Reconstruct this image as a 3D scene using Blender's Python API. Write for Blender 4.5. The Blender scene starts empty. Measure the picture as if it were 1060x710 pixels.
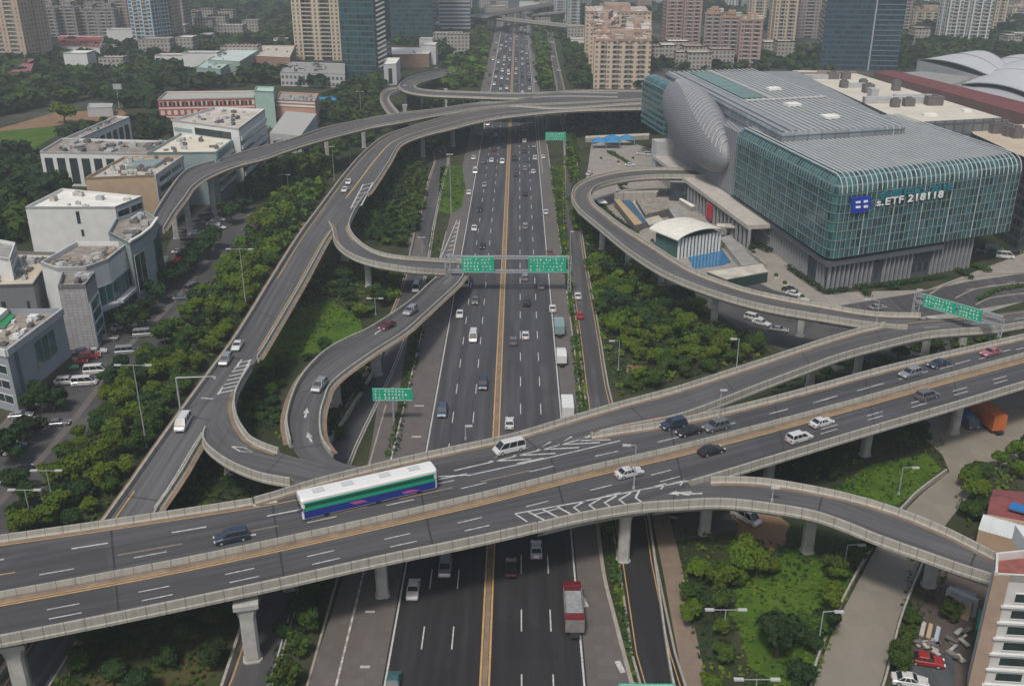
import bpy, bmesh, math, random
import numpy as np
from mathutils import Vector, Matrix
from mathutils.geometry import tessellate_polygon
R = random.Random(7)
sc = bpy.context.scene
COL = sc.collection
# ------------------------------------------------------------------ camera, world, sun, exposure
CH, PITCH, F = 95.0, math.atan(0.424), 1000.0
YAW = math.atan(0.00645)
cam_d = bpy.data.cameras.new('camera')
cam_d.sensor_width = 36.0
cam_d.lens = F / 1060 * 36
cam_d.clip_start, cam_d.clip_end = 0.5, 20000
cam = bpy.data.objects.new('camera', cam_d)
COL.objects.link(cam)
cam.location = (0, 0, CH)
cam.rotation_euler = (math.pi / 2 - PITCH, 0, YAW)
sc.camera = cam
world = bpy.data.worlds.new('World')
sc.world = world
world.use_nodes = True
wn = world.node_tree
bg = wn.nodes['Background']
sky = wn.nodes.new('ShaderNodeTexSky')
sky.sky_type = 'NISHITA'
sky.sun_disc = False
sky.sun_elevation = math.radians(58)
sky.sun_rotation = math.radians(200)
sky.dust_density = 4.0
sky.air_density = 1.2
sky.ozone_density = 0.6
wn.links.new(sky.outputs[0], bg.inputs[0])
bg.inputs[1].default_value = 0.062
sun_d = bpy.data.lights.new('sun', 'SUN')
sun_d.energy = 1.5
sun_d.angle = math.radians(9)
sun_d.color = (1.0, 0.95, 0.88)
sun = bpy.data.objects.new('sun', sun_d)
COL.objects.link(sun)
_az, _el = math.radians(200), math.radians(58)
_dir = Vector((math.sin(_az) * math.cos(_el), math.cos(_az) * math.cos(_el), math.sin(_el)))
sun.rotation_euler = (-_dir).to_track_quat('-Z', 'Y').to_euler()
vs = sc.view_settings
vs.view_transform = 'Standard'
vs.look = 'None'
vs.gamma = 1
vs.use_curve_mapping = False
vs.exposure = 0.68
sc.cycles.volume_bounces = 0
sc.cycles.max_bounces = 5
sc.cycles.diffuse_bounces = 2
sc.cycles.glossy_bounces = 3
sc.cycles.transparent_max_bounces = 6
sc.cycles.sample_clamp_indirect = 4

# ------------------------------------------------------------------ pixel -> world at a real height
_c, _s = math.cos(PITCH), math.sin(PITCH)
_cy, _sy = math.cos(YAW), math.sin(YAW)
def P(px, py, z=0.0):
    u, v = (px - 530) / F, (py - 355) / F
    dn = _s + v * _c
    t = (CH - z) / dn
    fx, fy = u * t, (_c - v * _s) * t
    return Vector((fx * _cy - fy * _sy, fx * _sy + fy * _cy, z))

# ------------------------------------------------------------------ materials
MATS = {}
def _new(name):
    m = bpy.data.materials.new(name); m.use_nodes = True
    return m, m.node_tree, m.node_tree.nodes['Principled BSDF']
def _n(nt, t, **k):
    n = nt.nodes.new(t)
    for a, b in k.items(): setattr(n, a, b)
    return n
def _math(nt, op, a, b=None, clamp=False):
    n = nt.nodes.new('ShaderNodeMath'); n.operation = op; n.use_clamp = clamp
    for i, x in enumerate((a, b)):
        if x is None: continue
        if isinstance(x, (int, float)): n.inputs[i].default_value = x
        else: nt.links.new(x, n.inputs[i])
    return n.outputs[0]
def _mix(nt, fac, a, b, mode='MIX'):
    n = nt.nodes.new('ShaderNodeMixRGB'); n.blend_type = mode
    for i, x in ((0, fac), (1, a), (2, b)):
        if isinstance(x, (int, float)): n.inputs[i].default_value = x
        elif isinstance(x, tuple): n.inputs[i].default_value = (*x[:3], 1)
        else: nt.links.new(x, n.inputs[i])
    return n.outputs[0]
def _noise(nt, scale, detail=4, vec=None, rough=0.6, out=0):
    n = nt.nodes.new('ShaderNodeTexNoise'); n.inputs['Scale'].default_value = scale
    n.inputs['Detail'].default_value = detail; n.inputs['Roughness'].default_value = rough
    if vec is not None: nt.links.new(vec, n.inputs['Vector'])
    return n.outputs[out]
def _ramp(nt, fac, stops):
    n = nt.nodes.new('ShaderNodeValToRGB')
    el = n.color_ramp.elements
    while len(el) < len(stops): el.new(0.5)
    for e, (p, c) in zip(el, stops):
        e.position = p; e.color = (*c, 1) if isinstance(c, tuple) else (c, c, c, 1)
    nt.links.new(fac, n.inputs[0])
    return n.outputs[0]
def _pos(nt, sx=1, sy=1, sz=1, kind='Position'):
    g = nt.nodes.new('ShaderNodeNewGeometry') if kind == 'Position' else nt.nodes.new('ShaderNodeTexCoord')
    m = nt.nodes.new('ShaderNodeMapping'); m.inputs['Scale'].default_value = (sx, sy, sz)
    nt.links.new(g.outputs[kind], m.inputs[0])
    return m.outputs[0]
def plain(name, col, rough=0.7, var=0.0, scale=0.5, metal=0.0, spec=0.4, bump=0.0, bscale=3.0, coat=0.0):
    if name in MATS: return MATS[name]
    m, nt, b = _new(name)
    b.inputs['Roughness'].default_value = rough
    b.inputs['Metallic'].default_value = metal
    b.inputs['Specular IOR Level'].default_value = spec
    b.inputs['Coat Weight'].default_value = coat
    if var:
        p = _pos(nt)
        f = _noise(nt, scale, 6, p, 0.65)
        lo = tuple(c * (1 - var) for c in col); hi = tuple(min(1, c * (1 + var)) for c in col)
        nt.links.new(_ramp(nt, f, [(0.3, lo), (0.7, hi)]), b.inputs['Base Color'])
    else:
        b.inputs['Base Color'].default_value = (*col, 1)
    if bump:
        bp = _n(nt, 'ShaderNodeBump'); bp.inputs['Strength'].default_value = bump
        nt.links.new(_noise(nt, bscale, 5, _pos(nt)), bp.inputs['Height'])
        nt.links.new(bp.outputs[0], b.inputs['Normal'])
    MATS[name] = m
    return m
def asphalt(name, col, axis='Y', patch=0.35):
    """worn asphalt: fine grain, lengthwise tyre wear, repair patches"""
    m, nt, b = _new(name)
    if axis == 'UV':
        tc = nt.nodes.new('ShaderNodeTexCoord'); mp = nt.nodes.new('ShaderNodeMapping'); mp.inputs['Scale'].default_value = (0.02, 0.7, 1)
        nt.links.new(tc.outputs['UV'], mp.inputs[0]); wv = mp.outputs[0]
    else: wv = _pos(nt, *((0.55, 0.02, 1) if axis == 'Y' else (0.08, 0.08, 1)))
    b.inputs['Roughness'].default_value = 0.85
    b.inputs['Specular IOR Level'].default_value = 0.3
    g = _noise(nt, 0.25, 6, _pos(nt), 0.7)
    fine = _noise(nt, 6.0, 3, _pos(nt))
    wear = _noise(nt, 1.0, 4, wv, 0.6)
    c = _mix(nt, g, tuple(x * 0.8 for x in col), tuple(x * 1.25 for x in col))
    c = _mix(nt, _ramp(nt, wear, [(0.42, 0.0), (0.62, 1.0)]), c, tuple(x * 1.6 for x in col))
    c = _mix(nt, _math(nt, 'MULTIPLY', fine, 0.35), c, tuple(x * 0.6 for x in col))
    v = _n(nt, 'ShaderNodeTexVoronoi'); v.inputs['Scale'].default_value = 0.05; v.distance = 'CHEBYCHEV'
    nt.links.new(_pos(nt, 1, 0.5, 1), v.inputs['Vector'])
    sep = _n(nt, 'ShaderNodeSeparateColor'); nt.links.new(v.outputs['Color'], sep.inputs[0])
    c = _mix(nt, _math(nt, 'MULTIPLY', _math(nt, 'GREATER_THAN', sep.outputs[0], 0.75), patch), c, tuple(x * 0.7 for x in col))
    if axis == 'UV':
        sp = nt.nodes.new('ShaderNodeSeparateXYZ'); nt.links.new(tc.outputs['UV'], sp.inputs[0])
        jt = _math(nt, 'LESS_THAN', _math(nt, 'FRACT', _math(nt, 'DIVIDE', sp.outputs[0], 24.0)), 0.014)
        c = _mix(nt, _math(nt, 'MULTIPLY', jt, 0.7), c, tuple(x * 0.35 for x in col))
    st = _ramp(nt, _noise(nt, 0.9, 6, _pos(nt), 0.75), [(0.60, 0.0), (0.72, 1.0)])
    c = _mix(nt, _math(nt, 'MULTIPLY', st, 0.45), c, tuple(x * 0.55 for x in col))
    nt.links.new(c, b.inputs['Base Color'])
    return m
def paving(name, col, joint=2.0, dark=0.6):
    m, nt, b = _new(name)
    b.inputs['Roughness'].default_value = 0.85
    p = _pos(nt)
    g = _noise(nt, 0.15, 6, p, 0.7)
    c = _mix(nt, g, tuple(x * 0.75 for x in col), tuple(x * 1.25 for x in col))
    br = _n(nt, 'ShaderNodeTexBrick'); br.offset = 0.0
    br.inputs['Color1'].default_value = (1, 1, 1, 1); br.inputs['Color2'].default_value = (0.86, 0.86, 0.86, 1)
    br.inputs['Mortar'].default_value = (dark, dark, dark, 1); br.inputs['Scale'].default_value = 1.0 / joint
    br.inputs['Mortar Size'].default_value = 0.02; br.inputs['Brick Width'].default_value = 1.0; br.inputs['Row Height'].default_value = 1.0
    nt.links.new(p, br.inputs['Vector'])
    c = _mix(nt, 1.0, c, br.outputs[0], 'MULTIPLY')
    c = _mix(nt, _math(nt, 'MULTIPLY', _ramp(nt, _noise(nt, 0.6, 5, p), [(0.5, 0.0), (0.75, 1.0)]), 0.4), c, tuple(x * 0.55 for x in col))
    nt.links.new(c, b.inputs['Base Color'])
    return m
def concrete_uv(name, col, joint=2.5, streak=0.45):
    """concrete with panel joints along the length (uv in metres) and rain streaks"""
    m, nt, b = _new(name)
    b.inputs['Roughness'].default_value = 0.85
    tc = _n(nt, 'ShaderNodeTexCoord'); sp = _n(nt, 'ShaderNodeSeparateXYZ'); nt.links.new(tc.outputs['UV'], sp.inputs[0])
    fr = _math(nt, 'FRACT', _math(nt, 'DIVIDE', sp.outputs[0], joint))
    jt = _math(nt, 'LESS_THAN', fr, 0.05)
    mp = _n(nt, 'ShaderNodeMapping'); mp.inputs['Scale'].default_value = (1.3, 0.12, 1); nt.links.new(tc.outputs['UV'], mp.inputs[0])
    st = _noise(nt, 1.0, 5, mp.outputs[0], 0.7)
    g = _noise(nt, 0.3, 5, _pos(nt), 0.6)
    c = _mix(nt, g, tuple(x * 0.8 for x in col), tuple(min(1, x * 1.2) for x in col))
    c = _mix(nt, _math(nt, 'MULTIPLY', _ramp(nt, st, [(0.45, 0.0), (0.7, 1.0)]), streak), c, (col[0] * 0.35, col[1] * 0.34, col[2] * 0.33))
    c = _mix(nt, _math(nt, 'MULTIPLY', jt, 0.7), c, tuple(x * 0.3 for x in col))
    nt.links.new(c, b.inputs['Base Color'])
    return m
def window_wall(name, wall, glass, pu=3.2, pv=3.2, wu=0.55, wv=0.55, band=None, var=0.25, vert=None, rough=0.25):
    """wall with a grid of windows (uv in metres); every window of its own tone. band: floor-slab line colour; vert: pilaster colour every 4 bays"""
    if name in MATS: return MATS[name]
    m, nt, b = _new(name)
    tc = _n(nt, 'ShaderNodeTexCoord'); sp = _n(nt, 'ShaderNodeSeparateXYZ'); nt.links.new(tc.outputs['UV'], sp.inputs[0])
    u = _math(nt, 'DIVIDE', sp.outputs[0], pu); v = _math(nt, 'DIVIDE', sp.outputs[1], pv)
    fu = _math(nt, 'FRACT', u); fv = _math(nt, 'FRACT', v)
    iu = _math(nt, 'LESS_THAN', _math(nt, 'ABSOLUTE', _math(nt, 'SUBTRACT', fu, 0.5)), wu / 2)
    iv = _math(nt, 'LESS_THAN', _math(nt, 'ABSOLUTE', _math(nt, 'SUBTRACT', fv, 0.5)), wv / 2)
    w = _math(nt, 'MULTIPLY', iu, iv)
    cb = _n(nt, 'ShaderNodeCombineXYZ'); nt.links.new(_math(nt, 'FLOOR', u), cb.inputs[0]); nt.links.new(_math(nt, 'FLOOR', v), cb.inputs[1])
    wnz = _n(nt, 'ShaderNodeTexWhiteNoise'); nt.links.new(cb.outputs[0], wnz.inputs['Vector'])
    gl = _mix(nt, wnz.outputs['Value'], tuple(x * (1 - var) for x in glass), tuple(min(1, x * (1 + 2 * var)) for x in glass))
    wl = _mix(nt, _noise(nt, 0.06, 4, _pos(nt)), tuple(x * 0.82 for x in wall), tuple(min(1, x * 1.15) for x in wall))
    if vert:
        fw = _math(nt, 'FRACT', _math(nt, 'DIVIDE', u, 4.0))
        wl = _mix(nt, _math(nt, 'LESS_THAN', fw, 0.22), wl, vert)
        w = _math(nt, 'MULTIPLY', w, _math(nt, 'GREATER_THAN', fw, 0.22))
    c = _mix(nt, w, wl, gl)
    if band:
        bd = _math(nt, 'GREATER_THAN', _math(nt, 'ABSOLUTE', _math(nt, 'SUBTRACT', fv, 0.5)), 0.42)
        c = _mix(nt, bd, c, band)
    nt.links.new(c, b.inputs['Base Color'])
    nt.links.new(_math(nt, 'SUBTRACT', 0.8, _math(nt, 'MULTIPLY', w, 0.8 - rough)), b.inputs['Roughness'])
    MATS[name] = m
    return m
def foliage(name, c1, c2):
    m, nt, b = _new(name)
    b.inputs['Roughness'].default_value = 0.75
    b.inputs['Specular IOR Level'].default_value = 0.15
    g = _n(nt, 'ShaderNodeNewGeometry'); oi = _n(nt, 'ShaderNodeObjectInfo')
    big = _noise(nt, 0.12, 3, _pos(nt))
    f = _math(nt, 'ADD', _math(nt, 'MULTIPLY', g.outputs['Random Per Island'], 0.5), _math(nt, 'MULTIPLY', oi.outputs['Random'], 0.5))
    c = _mix(nt, f, c1, c2)
    hs = nt.nodes.new('ShaderNodeHueSaturation'); nt.links.new(c, hs.inputs['Color']); nt.links.new(_math(nt, 'ADD', 0.475, _math(nt, 'MULTIPLY', oi.outputs['Random'], 0.05)), hs.inputs['Hue']); nt.links.new(_math(nt, 'ADD', 0.8, _math(nt, 'MULTIPLY', _math(nt, 'FRACT', _math(nt, 'MULTIPLY', oi.outputs['Random'], 7.3)), 0.45)), hs.inputs['Value']); c = hs.outputs[0]
    c = _mix(nt, _ramp(nt, big, [(0.35, 0.0), (0.7, 0.8)]), c, (c2[0] * 1.15, c2[1] * 1.0, c2[2] * 0.8))
    nt.links.new(c, b.inputs['Base Color'])
    tr = _n(nt, 'ShaderNodeBsdfTranslucent'); nt.links.new(c, tr.inputs[0])
    mx = _n(nt, 'ShaderNodeMixShader'); mx.inputs[0].default_value = 0.22
    out = nt.nodes['Material Output']
    nt.links.new(b.outputs[0], mx.inputs[1]); nt.links.new(tr.outputs[0], mx.inputs[2]); nt.links.new(mx.outputs[0], out.inputs[0])
    return m
def ground_mat(name, cols, scale=0.08):
    m, nt, b = _new(name)
    b.inputs['Roughness'].default_value = 0.95; b.inputs['Specular IOR Level'].default_value = 0.1
    f = _noise(nt, scale, 8, _pos(nt), 0.68)
    k = len(cols)
    c = _ramp(nt, f, [(0.3 + 0.4 * i / (k - 1), cc) for i, cc in enumerate(cols)])
    c = _mix(nt, _math(nt, 'MULTIPLY', _noise(nt, 1.6, 4, _pos(nt)), 0.5), c, tuple(x * 0.4 for x in cols[0]))
    nt.links.new(c, b.inputs['Base Color'])
    return m

A_HWY = asphalt('highway_asphalt', (0.056, 0.056, 0.061))
A_DARK = asphalt('dark_asphalt', (0.023, 0.023, 0.025))  # darker asphalt tone for the road stretches south of the viaduct
A_RD = asphalt('road_asphalt', (0.066, 0.065, 0.068))
A_DECK = asphalt('deck_asphalt', (0.064, 0.0645, 0.068), 'UV')
A_RAMP = asphalt('ramp_asphalt', (0.084, 0.083, 0.085), 'UV', 0.2)
A_LOT = asphalt('lot_asphalt', (0.062, 0.060, 0.060), 'X')
PAVE = paving('shoulder_paving', (0.125, 0.112, 0.105), 1.4, 0.8)
PLAZA = paving('plaza_paving', (0.30, 0.275, 0.245), 3.0, 0.75)
CONC_RD = paving('concrete_road', (0.24, 0.215, 0.175), 5.0, 0.86)
CONC = concrete_uv('parapet_concrete', (0.37, 0.355, 0.31))
GIRD = concrete_uv('girder_concrete', (0.33, 0.325, 0.30), 20.0, 0.35)
PIERM = plain('pier_concrete', (0.40, 0.395, 0.37), 0.85, 0.22, 0.6)
STRIP = plain('median_strip', (0.21, 0.155, 0.11), 0.9, 0.3, 0.4)
WHITE = plain('white_line_paint', (0.46, 0.46, 0.44), 0.75, 0.42, 1.6)
YELL = plain('yellow_line_paint', (0.46, 0.29, 0.115), 0.75, 0.3, 1.5)
KERB = plain('kerb_concrete', (0.30, 0.27, 0.235), 0.9, 0.2, 0.5)
GREEN = plain('sign_green', (0.01, 0.36, 0.22), 0.5, 0.12, 0.8)
SIGNW = plain('sign_white', (0.75, 0.8, 0.78), 0.5)
STEEL = plain('galvanised_steel', (0.42, 0.44, 0.46), 0.5, 0.15, 1.0, 0.3)
LAMPW = plain('lamp_head_white', (0.45, 0.45, 0.44), 0.4)
RUBB = plain('tyre_rubber', (0.02, 0.02, 0.02), 0.9)
CGLASS = plain('car_glass', (0.02, 0.025, 0.03), 0.12, spec=0.8)
HEADL = plain('headlight_glass', (0.7, 0.7, 0.68), 0.2)
TAILL = plain('taillight_red', (0.35, 0.01, 0.01), 0.3)
SOIL = ground_mat('bare_soil', [(0.16, 0.09, 0.05), (0.30, 0.19, 0.12), (0.24, 0.17, 0.11)], 0.1)
GRASSM = ground_mat('grass_ground', [(0.042, 0.090, 0.012), (0.075, 0.145, 0.018), (0.11, 0.17, 0.026)], 0.12)
BASEG = ground_mat('rough_ground', [(0.025, 0.04, 0.018), (0.05, 0.06, 0.03), (0.10, 0.09, 0.06)], 0.06)
CITYG = ground_mat('city_ground', [(0.03, 0.05, 0.03), (0.06, 0.065, 0.05), (0.18, 0.16, 0.14)], 0.02)
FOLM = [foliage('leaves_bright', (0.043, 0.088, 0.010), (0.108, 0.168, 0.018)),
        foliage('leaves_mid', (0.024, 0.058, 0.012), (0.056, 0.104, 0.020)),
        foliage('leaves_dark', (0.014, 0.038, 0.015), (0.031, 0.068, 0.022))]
BARK = plain('bark', (0.10, 0.075, 0.055), 0.95, 0.3, 2.0)

# ------------------------------------------------------------------ mesh helpers
class MB:
    def __init__(s): s.v = []; s.f = []; s.uv = []; s.m = []
    def face(s, pts, uv=None, mi=0):
        n = len(s.v); s.v.extend([tuple(p) for p in pts]); s.f.append(tuple(range(n, n + len(pts))))
        s.uv.append(uv or [(p[0], p[1]) for p in pts]); s.m.append(mi)
    def prism(s, poly, z0, z1, top=True, bot=False, mi=0, mt=None, z1s=None):
        """poly: list of (x,y) counter-clockwise or not; walls carry uv in metres"""
        n = len(poly); d = 0.0
        area = sum(poly[i][0] * poly[(i + 1) % n][1] - poly[(i + 1) % n][0] * poly[i][1] for i in range(n))
        if area < 0: poly = poly[::-1]
        for i in range(n):
            a, b = poly[i], poly[(i + 1) % n]
            L = math.hypot(b[0] - a[0], b[1] - a[1])
            s.face([(a[0], a[1], z0), (b[0], b[1], z0), (b[0], b[1], z1), (a[0], a[1], z1)], [(d, z0), (d + L, z0), (d + L, z1), (d, z1)], mi)
            d = round(d + L + 7)
        if top: s.face([(p[0], p[1], z1) for p in poly], None, mt if mt is not None else mi)
        if bot: s.face([(p[0], p[1], z0) for p in poly[::-1]], None, mi)
    def box(s, c, sz, rz=0.0, mi=0):
        x, y, z = sz[0] / 2, sz[1] / 2, sz[2] / 2
        co, si = math.cos(rz), math.sin(rz)
        pts = [(c[0] + a * co - b * si, c[1] + a * si + b * co) for a, b in ((-x, -y), (x, -y), (x, y), (-x, y))]
        s.prism(pts, c[2] - z, c[2] + z, True, True, mi)
    def tube(s, a, b, r0, r1=None, n=6, mi=0):
        a, b = Vector(a), Vector(b); r1 = r0 if r1 is None else r1
        d = (b - a).normalized(); q = d.orthogonal().normalized(); w = d.cross(q)
        ra = [a + (q * math.cos(2 * math.pi * i / n) + w * math.sin(2 * math.pi * i / n)) * r0 for i in range(n)]
        rb = [b + (q * math.cos(2 * math.pi * i / n) + w * math.sin(2 * math.pi * i / n)) * r1 for i in range(n)]
        for i in range(n):
            j = (i + 1) % n; s.face([ra[i], ra[j], rb[j], rb[i]], None, mi)
        s.face(ra[::-1], None, mi); s.face(rb, None, mi)
    def bar(s, a, b, w, h=None, mi=0):
        """square bar between two points"""
        a, b = Vector(a), Vector(b); h = h or w
        d = (b - a).normalized()
        up = Vector((0, 0, 1)) if abs(d.z) < 0.9 else Vector((0, 1, 0))
        q = d.cross(up).normalized() * (w / 2); u = q.cross(d).normalized() * (h / 2)
        A = [a + q + u, a - q + u, a - q - u, a + q - u]; B = [b + q + u, b - q + u, b - q - u, b + q - u]
        for i in range(4):
            j = (i + 1) % 4; s.face([A[i], A[j], B[j], B[i]], None, mi)
        s.face(A[::-1], None, mi); s.face(B, None, mi)
    def build(s, name, mat, parent=None, smooth=False):
        me = bpy.data.meshes.new(name)
        me.from_pydata(s.v, [], s.f)
        uvl = me.uv_layers.new(name='uv')
        flat = [c for f in s.uv for p in f for c in p]
        uvl.data.foreach_set('uv', flat)
        mats = mat if isinstance(mat, (list, tuple)) else [mat]
        for m in mats: me.materials.append(m)
        me.polygons.foreach_set('material_index', [min(i, len(mats) - 1) for i in s.m])
        if smooth: me.polygons.foreach_set('use_smooth', [True] * len(s.f))
        me.update()
        o = bpy.data.objects.new(name, me); COL.objects.link(o)
        if parent: o.parent = parent
        return o
def local(o, loc):
    """move an object's origin to loc without moving its geometry (parts follow)"""
    loc = Vector(loc)
    o.location = loc
    if o.type == 'MESH': o.data.transform(Matrix.Translation(-loc))
def tag(o, label, cat, group=None, kind=None):
    o['label'] = label; o['category'] = cat
    if group: o['group'] = group
    if kind: o['kind'] = kind
    return o
def thing(name, label, cat, loc=(0, 0, 0), rz=0.0, group=None):
    o = bpy.data.objects.new(name, None); COL.objects.link(o)
    o.location = loc; o.rotation_euler = (0, 0, rz)
    return tag(o, label, cat, group)
def part(mb, name, mat, parent, smooth=False):
    """mesh given in world coordinates, parented to a thing or a part standing anywhere"""
    o = mb.build(name, mat, None, smooth)
    o.parent = parent
    # parents are unrotated here: subtract the chain's locations
    off = Vector((0, 0, 0)); p = parent
    while p: off += p.location; p = p.parent
    o.data.transform(Matrix.Translation(-off))
    return o
def struct(mb, name, mat):
    o = mb.build(name, mat); o['kind'] = 'structure'; return o
def kids(o): return list(o.children)
def copy_tree(o, parent=None):
    c = o.copy(); COL.objects.link(c); c.parent = parent
    for ch in kids(o): copy_tree(ch, c)
    return c
def poly_mesh(px, z=0.0):
    pts = [P(x, y, 0) for x, y in px]
    mb = MB(); n = len(pts)
    for t in tessellate_polygon([pts]):
        q = [pts[i] for i in t]
        if (q[1] - q[0]).cross(q[2] - q[0]).z < 0: q = q[::-1]
        mb.face([(p.x, p.y, z) for p in q])
    return mb
def zone(name, px, z, mat): return struct(poly_mesh(px, z), name, mat)

# ------------------------------------------------------------------ polylines
def fillz(pts, z):
    out = [list(p) for p in pts]
    zs = [(i, p[2]) for i, p in enumerate(out) if len(p) > 2]
    if not zs: return [(p[0], p[1], z) for p in out]
    idx = [i for i, _ in zs]; val = [v for _, v in zs]
    return [(p[0], p[1], float(np.interp(i, idx, val))) for i, p in enumerate(out)]
def spline(pts, n, dz=0.0, z=0.0):
    """pixel points (x, y[, z]) -> n smooth world points; dz: height of the traced line above the surface"""
    w = [P(x, y, zz + dz) - Vector((0, 0, dz)) for x, y, zz in fillz(pts, z)]
    w = [w[0] * 2 - w[1]] + w + [w[-1] * 2 - w[-2]]
    fine = []
    for i in range(1, len(w) - 2):
        p0, p1, p2, p3 = w[i - 1:i + 3]
        for k in range(12):
            t = k / 12
            fine.append(0.5 * ((2 * p1) + (p2 - p0) * t + (2 * p0 - 5 * p1 + 4 * p2 - p3) * t * t + (3 * p1 - p0 - 3 * p2 + p3) * t ** 3))
    fine.append(w[-2])
    return resample(fine, n)
def resample(pl, n):
    a = np.array([tuple(p) for p in pl]); d = np.r_[0, np.cumsum(np.linalg.norm(np.diff(a[:, :2], axis=0), axis=1))]
    t = np.linspace(0, d[-1], n)
    return [Vector([float(np.interp(x, d, a[:, k])) for k in range(3)]) for x in t]
def plen(pl): return sum((pl[i + 1] - pl[i]).length for i in range(len(pl) - 1))
def normals(pl):
    out = []
    for i in range(len(pl)):
        d = pl[min(i + 1, len(pl) - 1)] - pl[max(i - 1, 0)]; d.z = 0; d.normalize()
        out.append(Vector((-d.y, d.x, 0)))       # left of travel
    return out
def offset(pl, off):
    return [p + n * off for p, n in zip(pl, normals(pl))]
def strip(mb, pl, w, dz=0.004, mi=0):
    nm = normals(pl); d = 0
    for i in range(len(pl) - 1):
        a, b = pl[i], pl[i + 1]; L = (b - a).length
        u = Vector((0, 0, dz))
        mb.face([a - nm[i] * w / 2 + u, b - nm[i + 1] * w / 2 + u, b + nm[i + 1] * w / 2 + u, a + nm[i] * w / 2 + u], [(d, 0), (d + L, 0), (d + L, w), (d, w)], mi)
        d += L
def dashes(mb, pl, w, on, off, dz=0.004, start=0.0):
    L = plen(pl); a = np.array([tuple(p) for p in pl]); d = np.r_[0, np.cumsum(np.linalg.norm(np.diff(a, axis=0), axis=1))]
    s = start
    def at(x): return Vector([float(np.interp(x, d, a[:, k])) for k in range(3)])
    while s < L:
        e = min(s + on, L)
        k = max(2, int((e - s) / 3) + 1)
        strip(mb, [at(s + (e - s) * i / (k - 1)) for i in range(k)], w, dz)
        s += on + off
def between(Lp, Rp, u): return [a.lerp(b, u) for a, b in zip(Lp, Rp)]
def sweep(mb, pl, prof, closed=True):
    """prof: (offset to the left, z) points swept along pl"""
    nm = normals(pl); n = len(prof); d = 0.0
    rings = [[p + q * o + Vector((0, 0, z)) for o, z in prof] for p, q in zip(pl, nm)]
    for i in range(len(pl) - 1):
        L = (pl[i + 1] - pl[i]).length
        for k in range(n if closed else n - 1):
            j = (k + 1) % n
            mb.face([rings[i][k], rings[i][j], rings[i + 1][j], rings[i + 1][k]], [(d, prof[k][1]), (d, prof[j][1]), (d + L, prof[j][1]), (d + L, prof[k][1])])
        d += L
    if closed:
        mb.face(rings[0][::-1]); mb.face(rings[-1])
# ------------------------------------------------------------------ ground, terrain, roads on the ground
g = MB(); g.face([(-5000, -600, -0.03), (5000, -600, -0.03), (5000, 9000, -0.03), (-5000, 9000, -0.03)]); struct(g, 'ground', CITYG)
zone('verge_ground', [(-80, 800), (1200, 800), (1150, 260), (1060, 140), (700, 60), (620, 25), (455, 25), (380, 60), (-60, 140)], 0.0, BASEG)
def Xline(off, y0, y1, n=2, z=0.0):
    """world polyline at constant lateral position; off = px offset from the vanishing line at y=710"""
    a = P(537 + off, 710, 0).x
    Y0, Y1 = P(537, y0, 0).y, P(537, y1, 0).y
    return [Vector((a, Y0 + (Y1 - Y0) * i / (n - 1), z)) for i in range(n)]
HX = lambda off: P(537 + off, 710, 0).x
def band(name, o0, o1, z, mat, ya=60.0, yb=1500.0):
    mb = MB(); x0, x1 = HX(o0), HX(o1)
    mb.face([(x0, ya, z), (x1, ya, z), (x1, yb, z), (x0, yb, z)]); return struct(mb, name, mat)
def band(name, o0, o1, z, mat, ya=60.0, yb=1500.0):
    mb = MB(); x0, x1 = HX(o0), HX(o1)
    mb.face([(x0, ya, z), (x1, ya, z), (x1, yb, z), (x0, yb, z)]); return struct(mb, name, mat)
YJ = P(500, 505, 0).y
band('highway_road', -142, 71, 0.012, A_HWY, YJ); band('highway_road', -142, 71, 0.012, A_DARK, 60, YJ)
band('shoulder_pavement', -189, -142, 0.008, PAVE)
band('shoulder_pavement', 71, 104, 0.008, PAVE)
# flared bottom end of the right-hand shoulder
zone('shoulder_pavement', [(604, 500), (613, 500), (617.6, 538), (625, 595), (636, 640), (653, 705), (662, 735), (608, 735)], 0.010, PAVE)
def road(name, pts, w, mat, z=0.012, n=60):
    pl = spline(pts, n); mb = MB(); strip(mb, pl, w, z); return pl, struct(mb, name, mat)
KL = []
s1, _ = road('service_road', [(245, 740), (258, 710), (290, 612), (330, 520), (352, 465), (372, 425), (396, 378), (413, 335), (429, 290), (441, 231), (452, 185), (457, 165), (450, 148), (436, 130)], 6.4, A_RD)
s2, _ = road('service_road', [(322, 735), (333, 710), (371, 590), (394, 470), (404, 400), (414, 345)], 4.4, PAVE, 0.010)
s3a = spline([(672, 735), (660, 705), (642, 584), (633, 535), (609, 428), (599, 346), (584, 229), (584, 150), (577, 95), (571, 62), (566, 30)], 90)
s3b = spline([(716, 735), (705, 710), (678, 584), (669, 531), (632, 414), (620, 346), (601, 234), (595, 150), (584, 92), (577, 62), (571, 30)], 90)
mb = MB()
for i in range(89): mb.face([s3a[i] + Vector((0, 0, .012)), s3b[i] + Vector((0, 0, .012)), s3b[i + 1] + Vector((0, 0, .012)), s3a[i + 1] + Vector((0, 0, .012))])
struct(mb, 'service_road', A_RD)
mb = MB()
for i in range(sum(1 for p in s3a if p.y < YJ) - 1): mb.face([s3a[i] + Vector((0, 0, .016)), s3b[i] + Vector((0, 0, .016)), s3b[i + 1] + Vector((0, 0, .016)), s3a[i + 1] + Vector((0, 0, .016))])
struct(mb, 'service_road', A_DARK)
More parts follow.
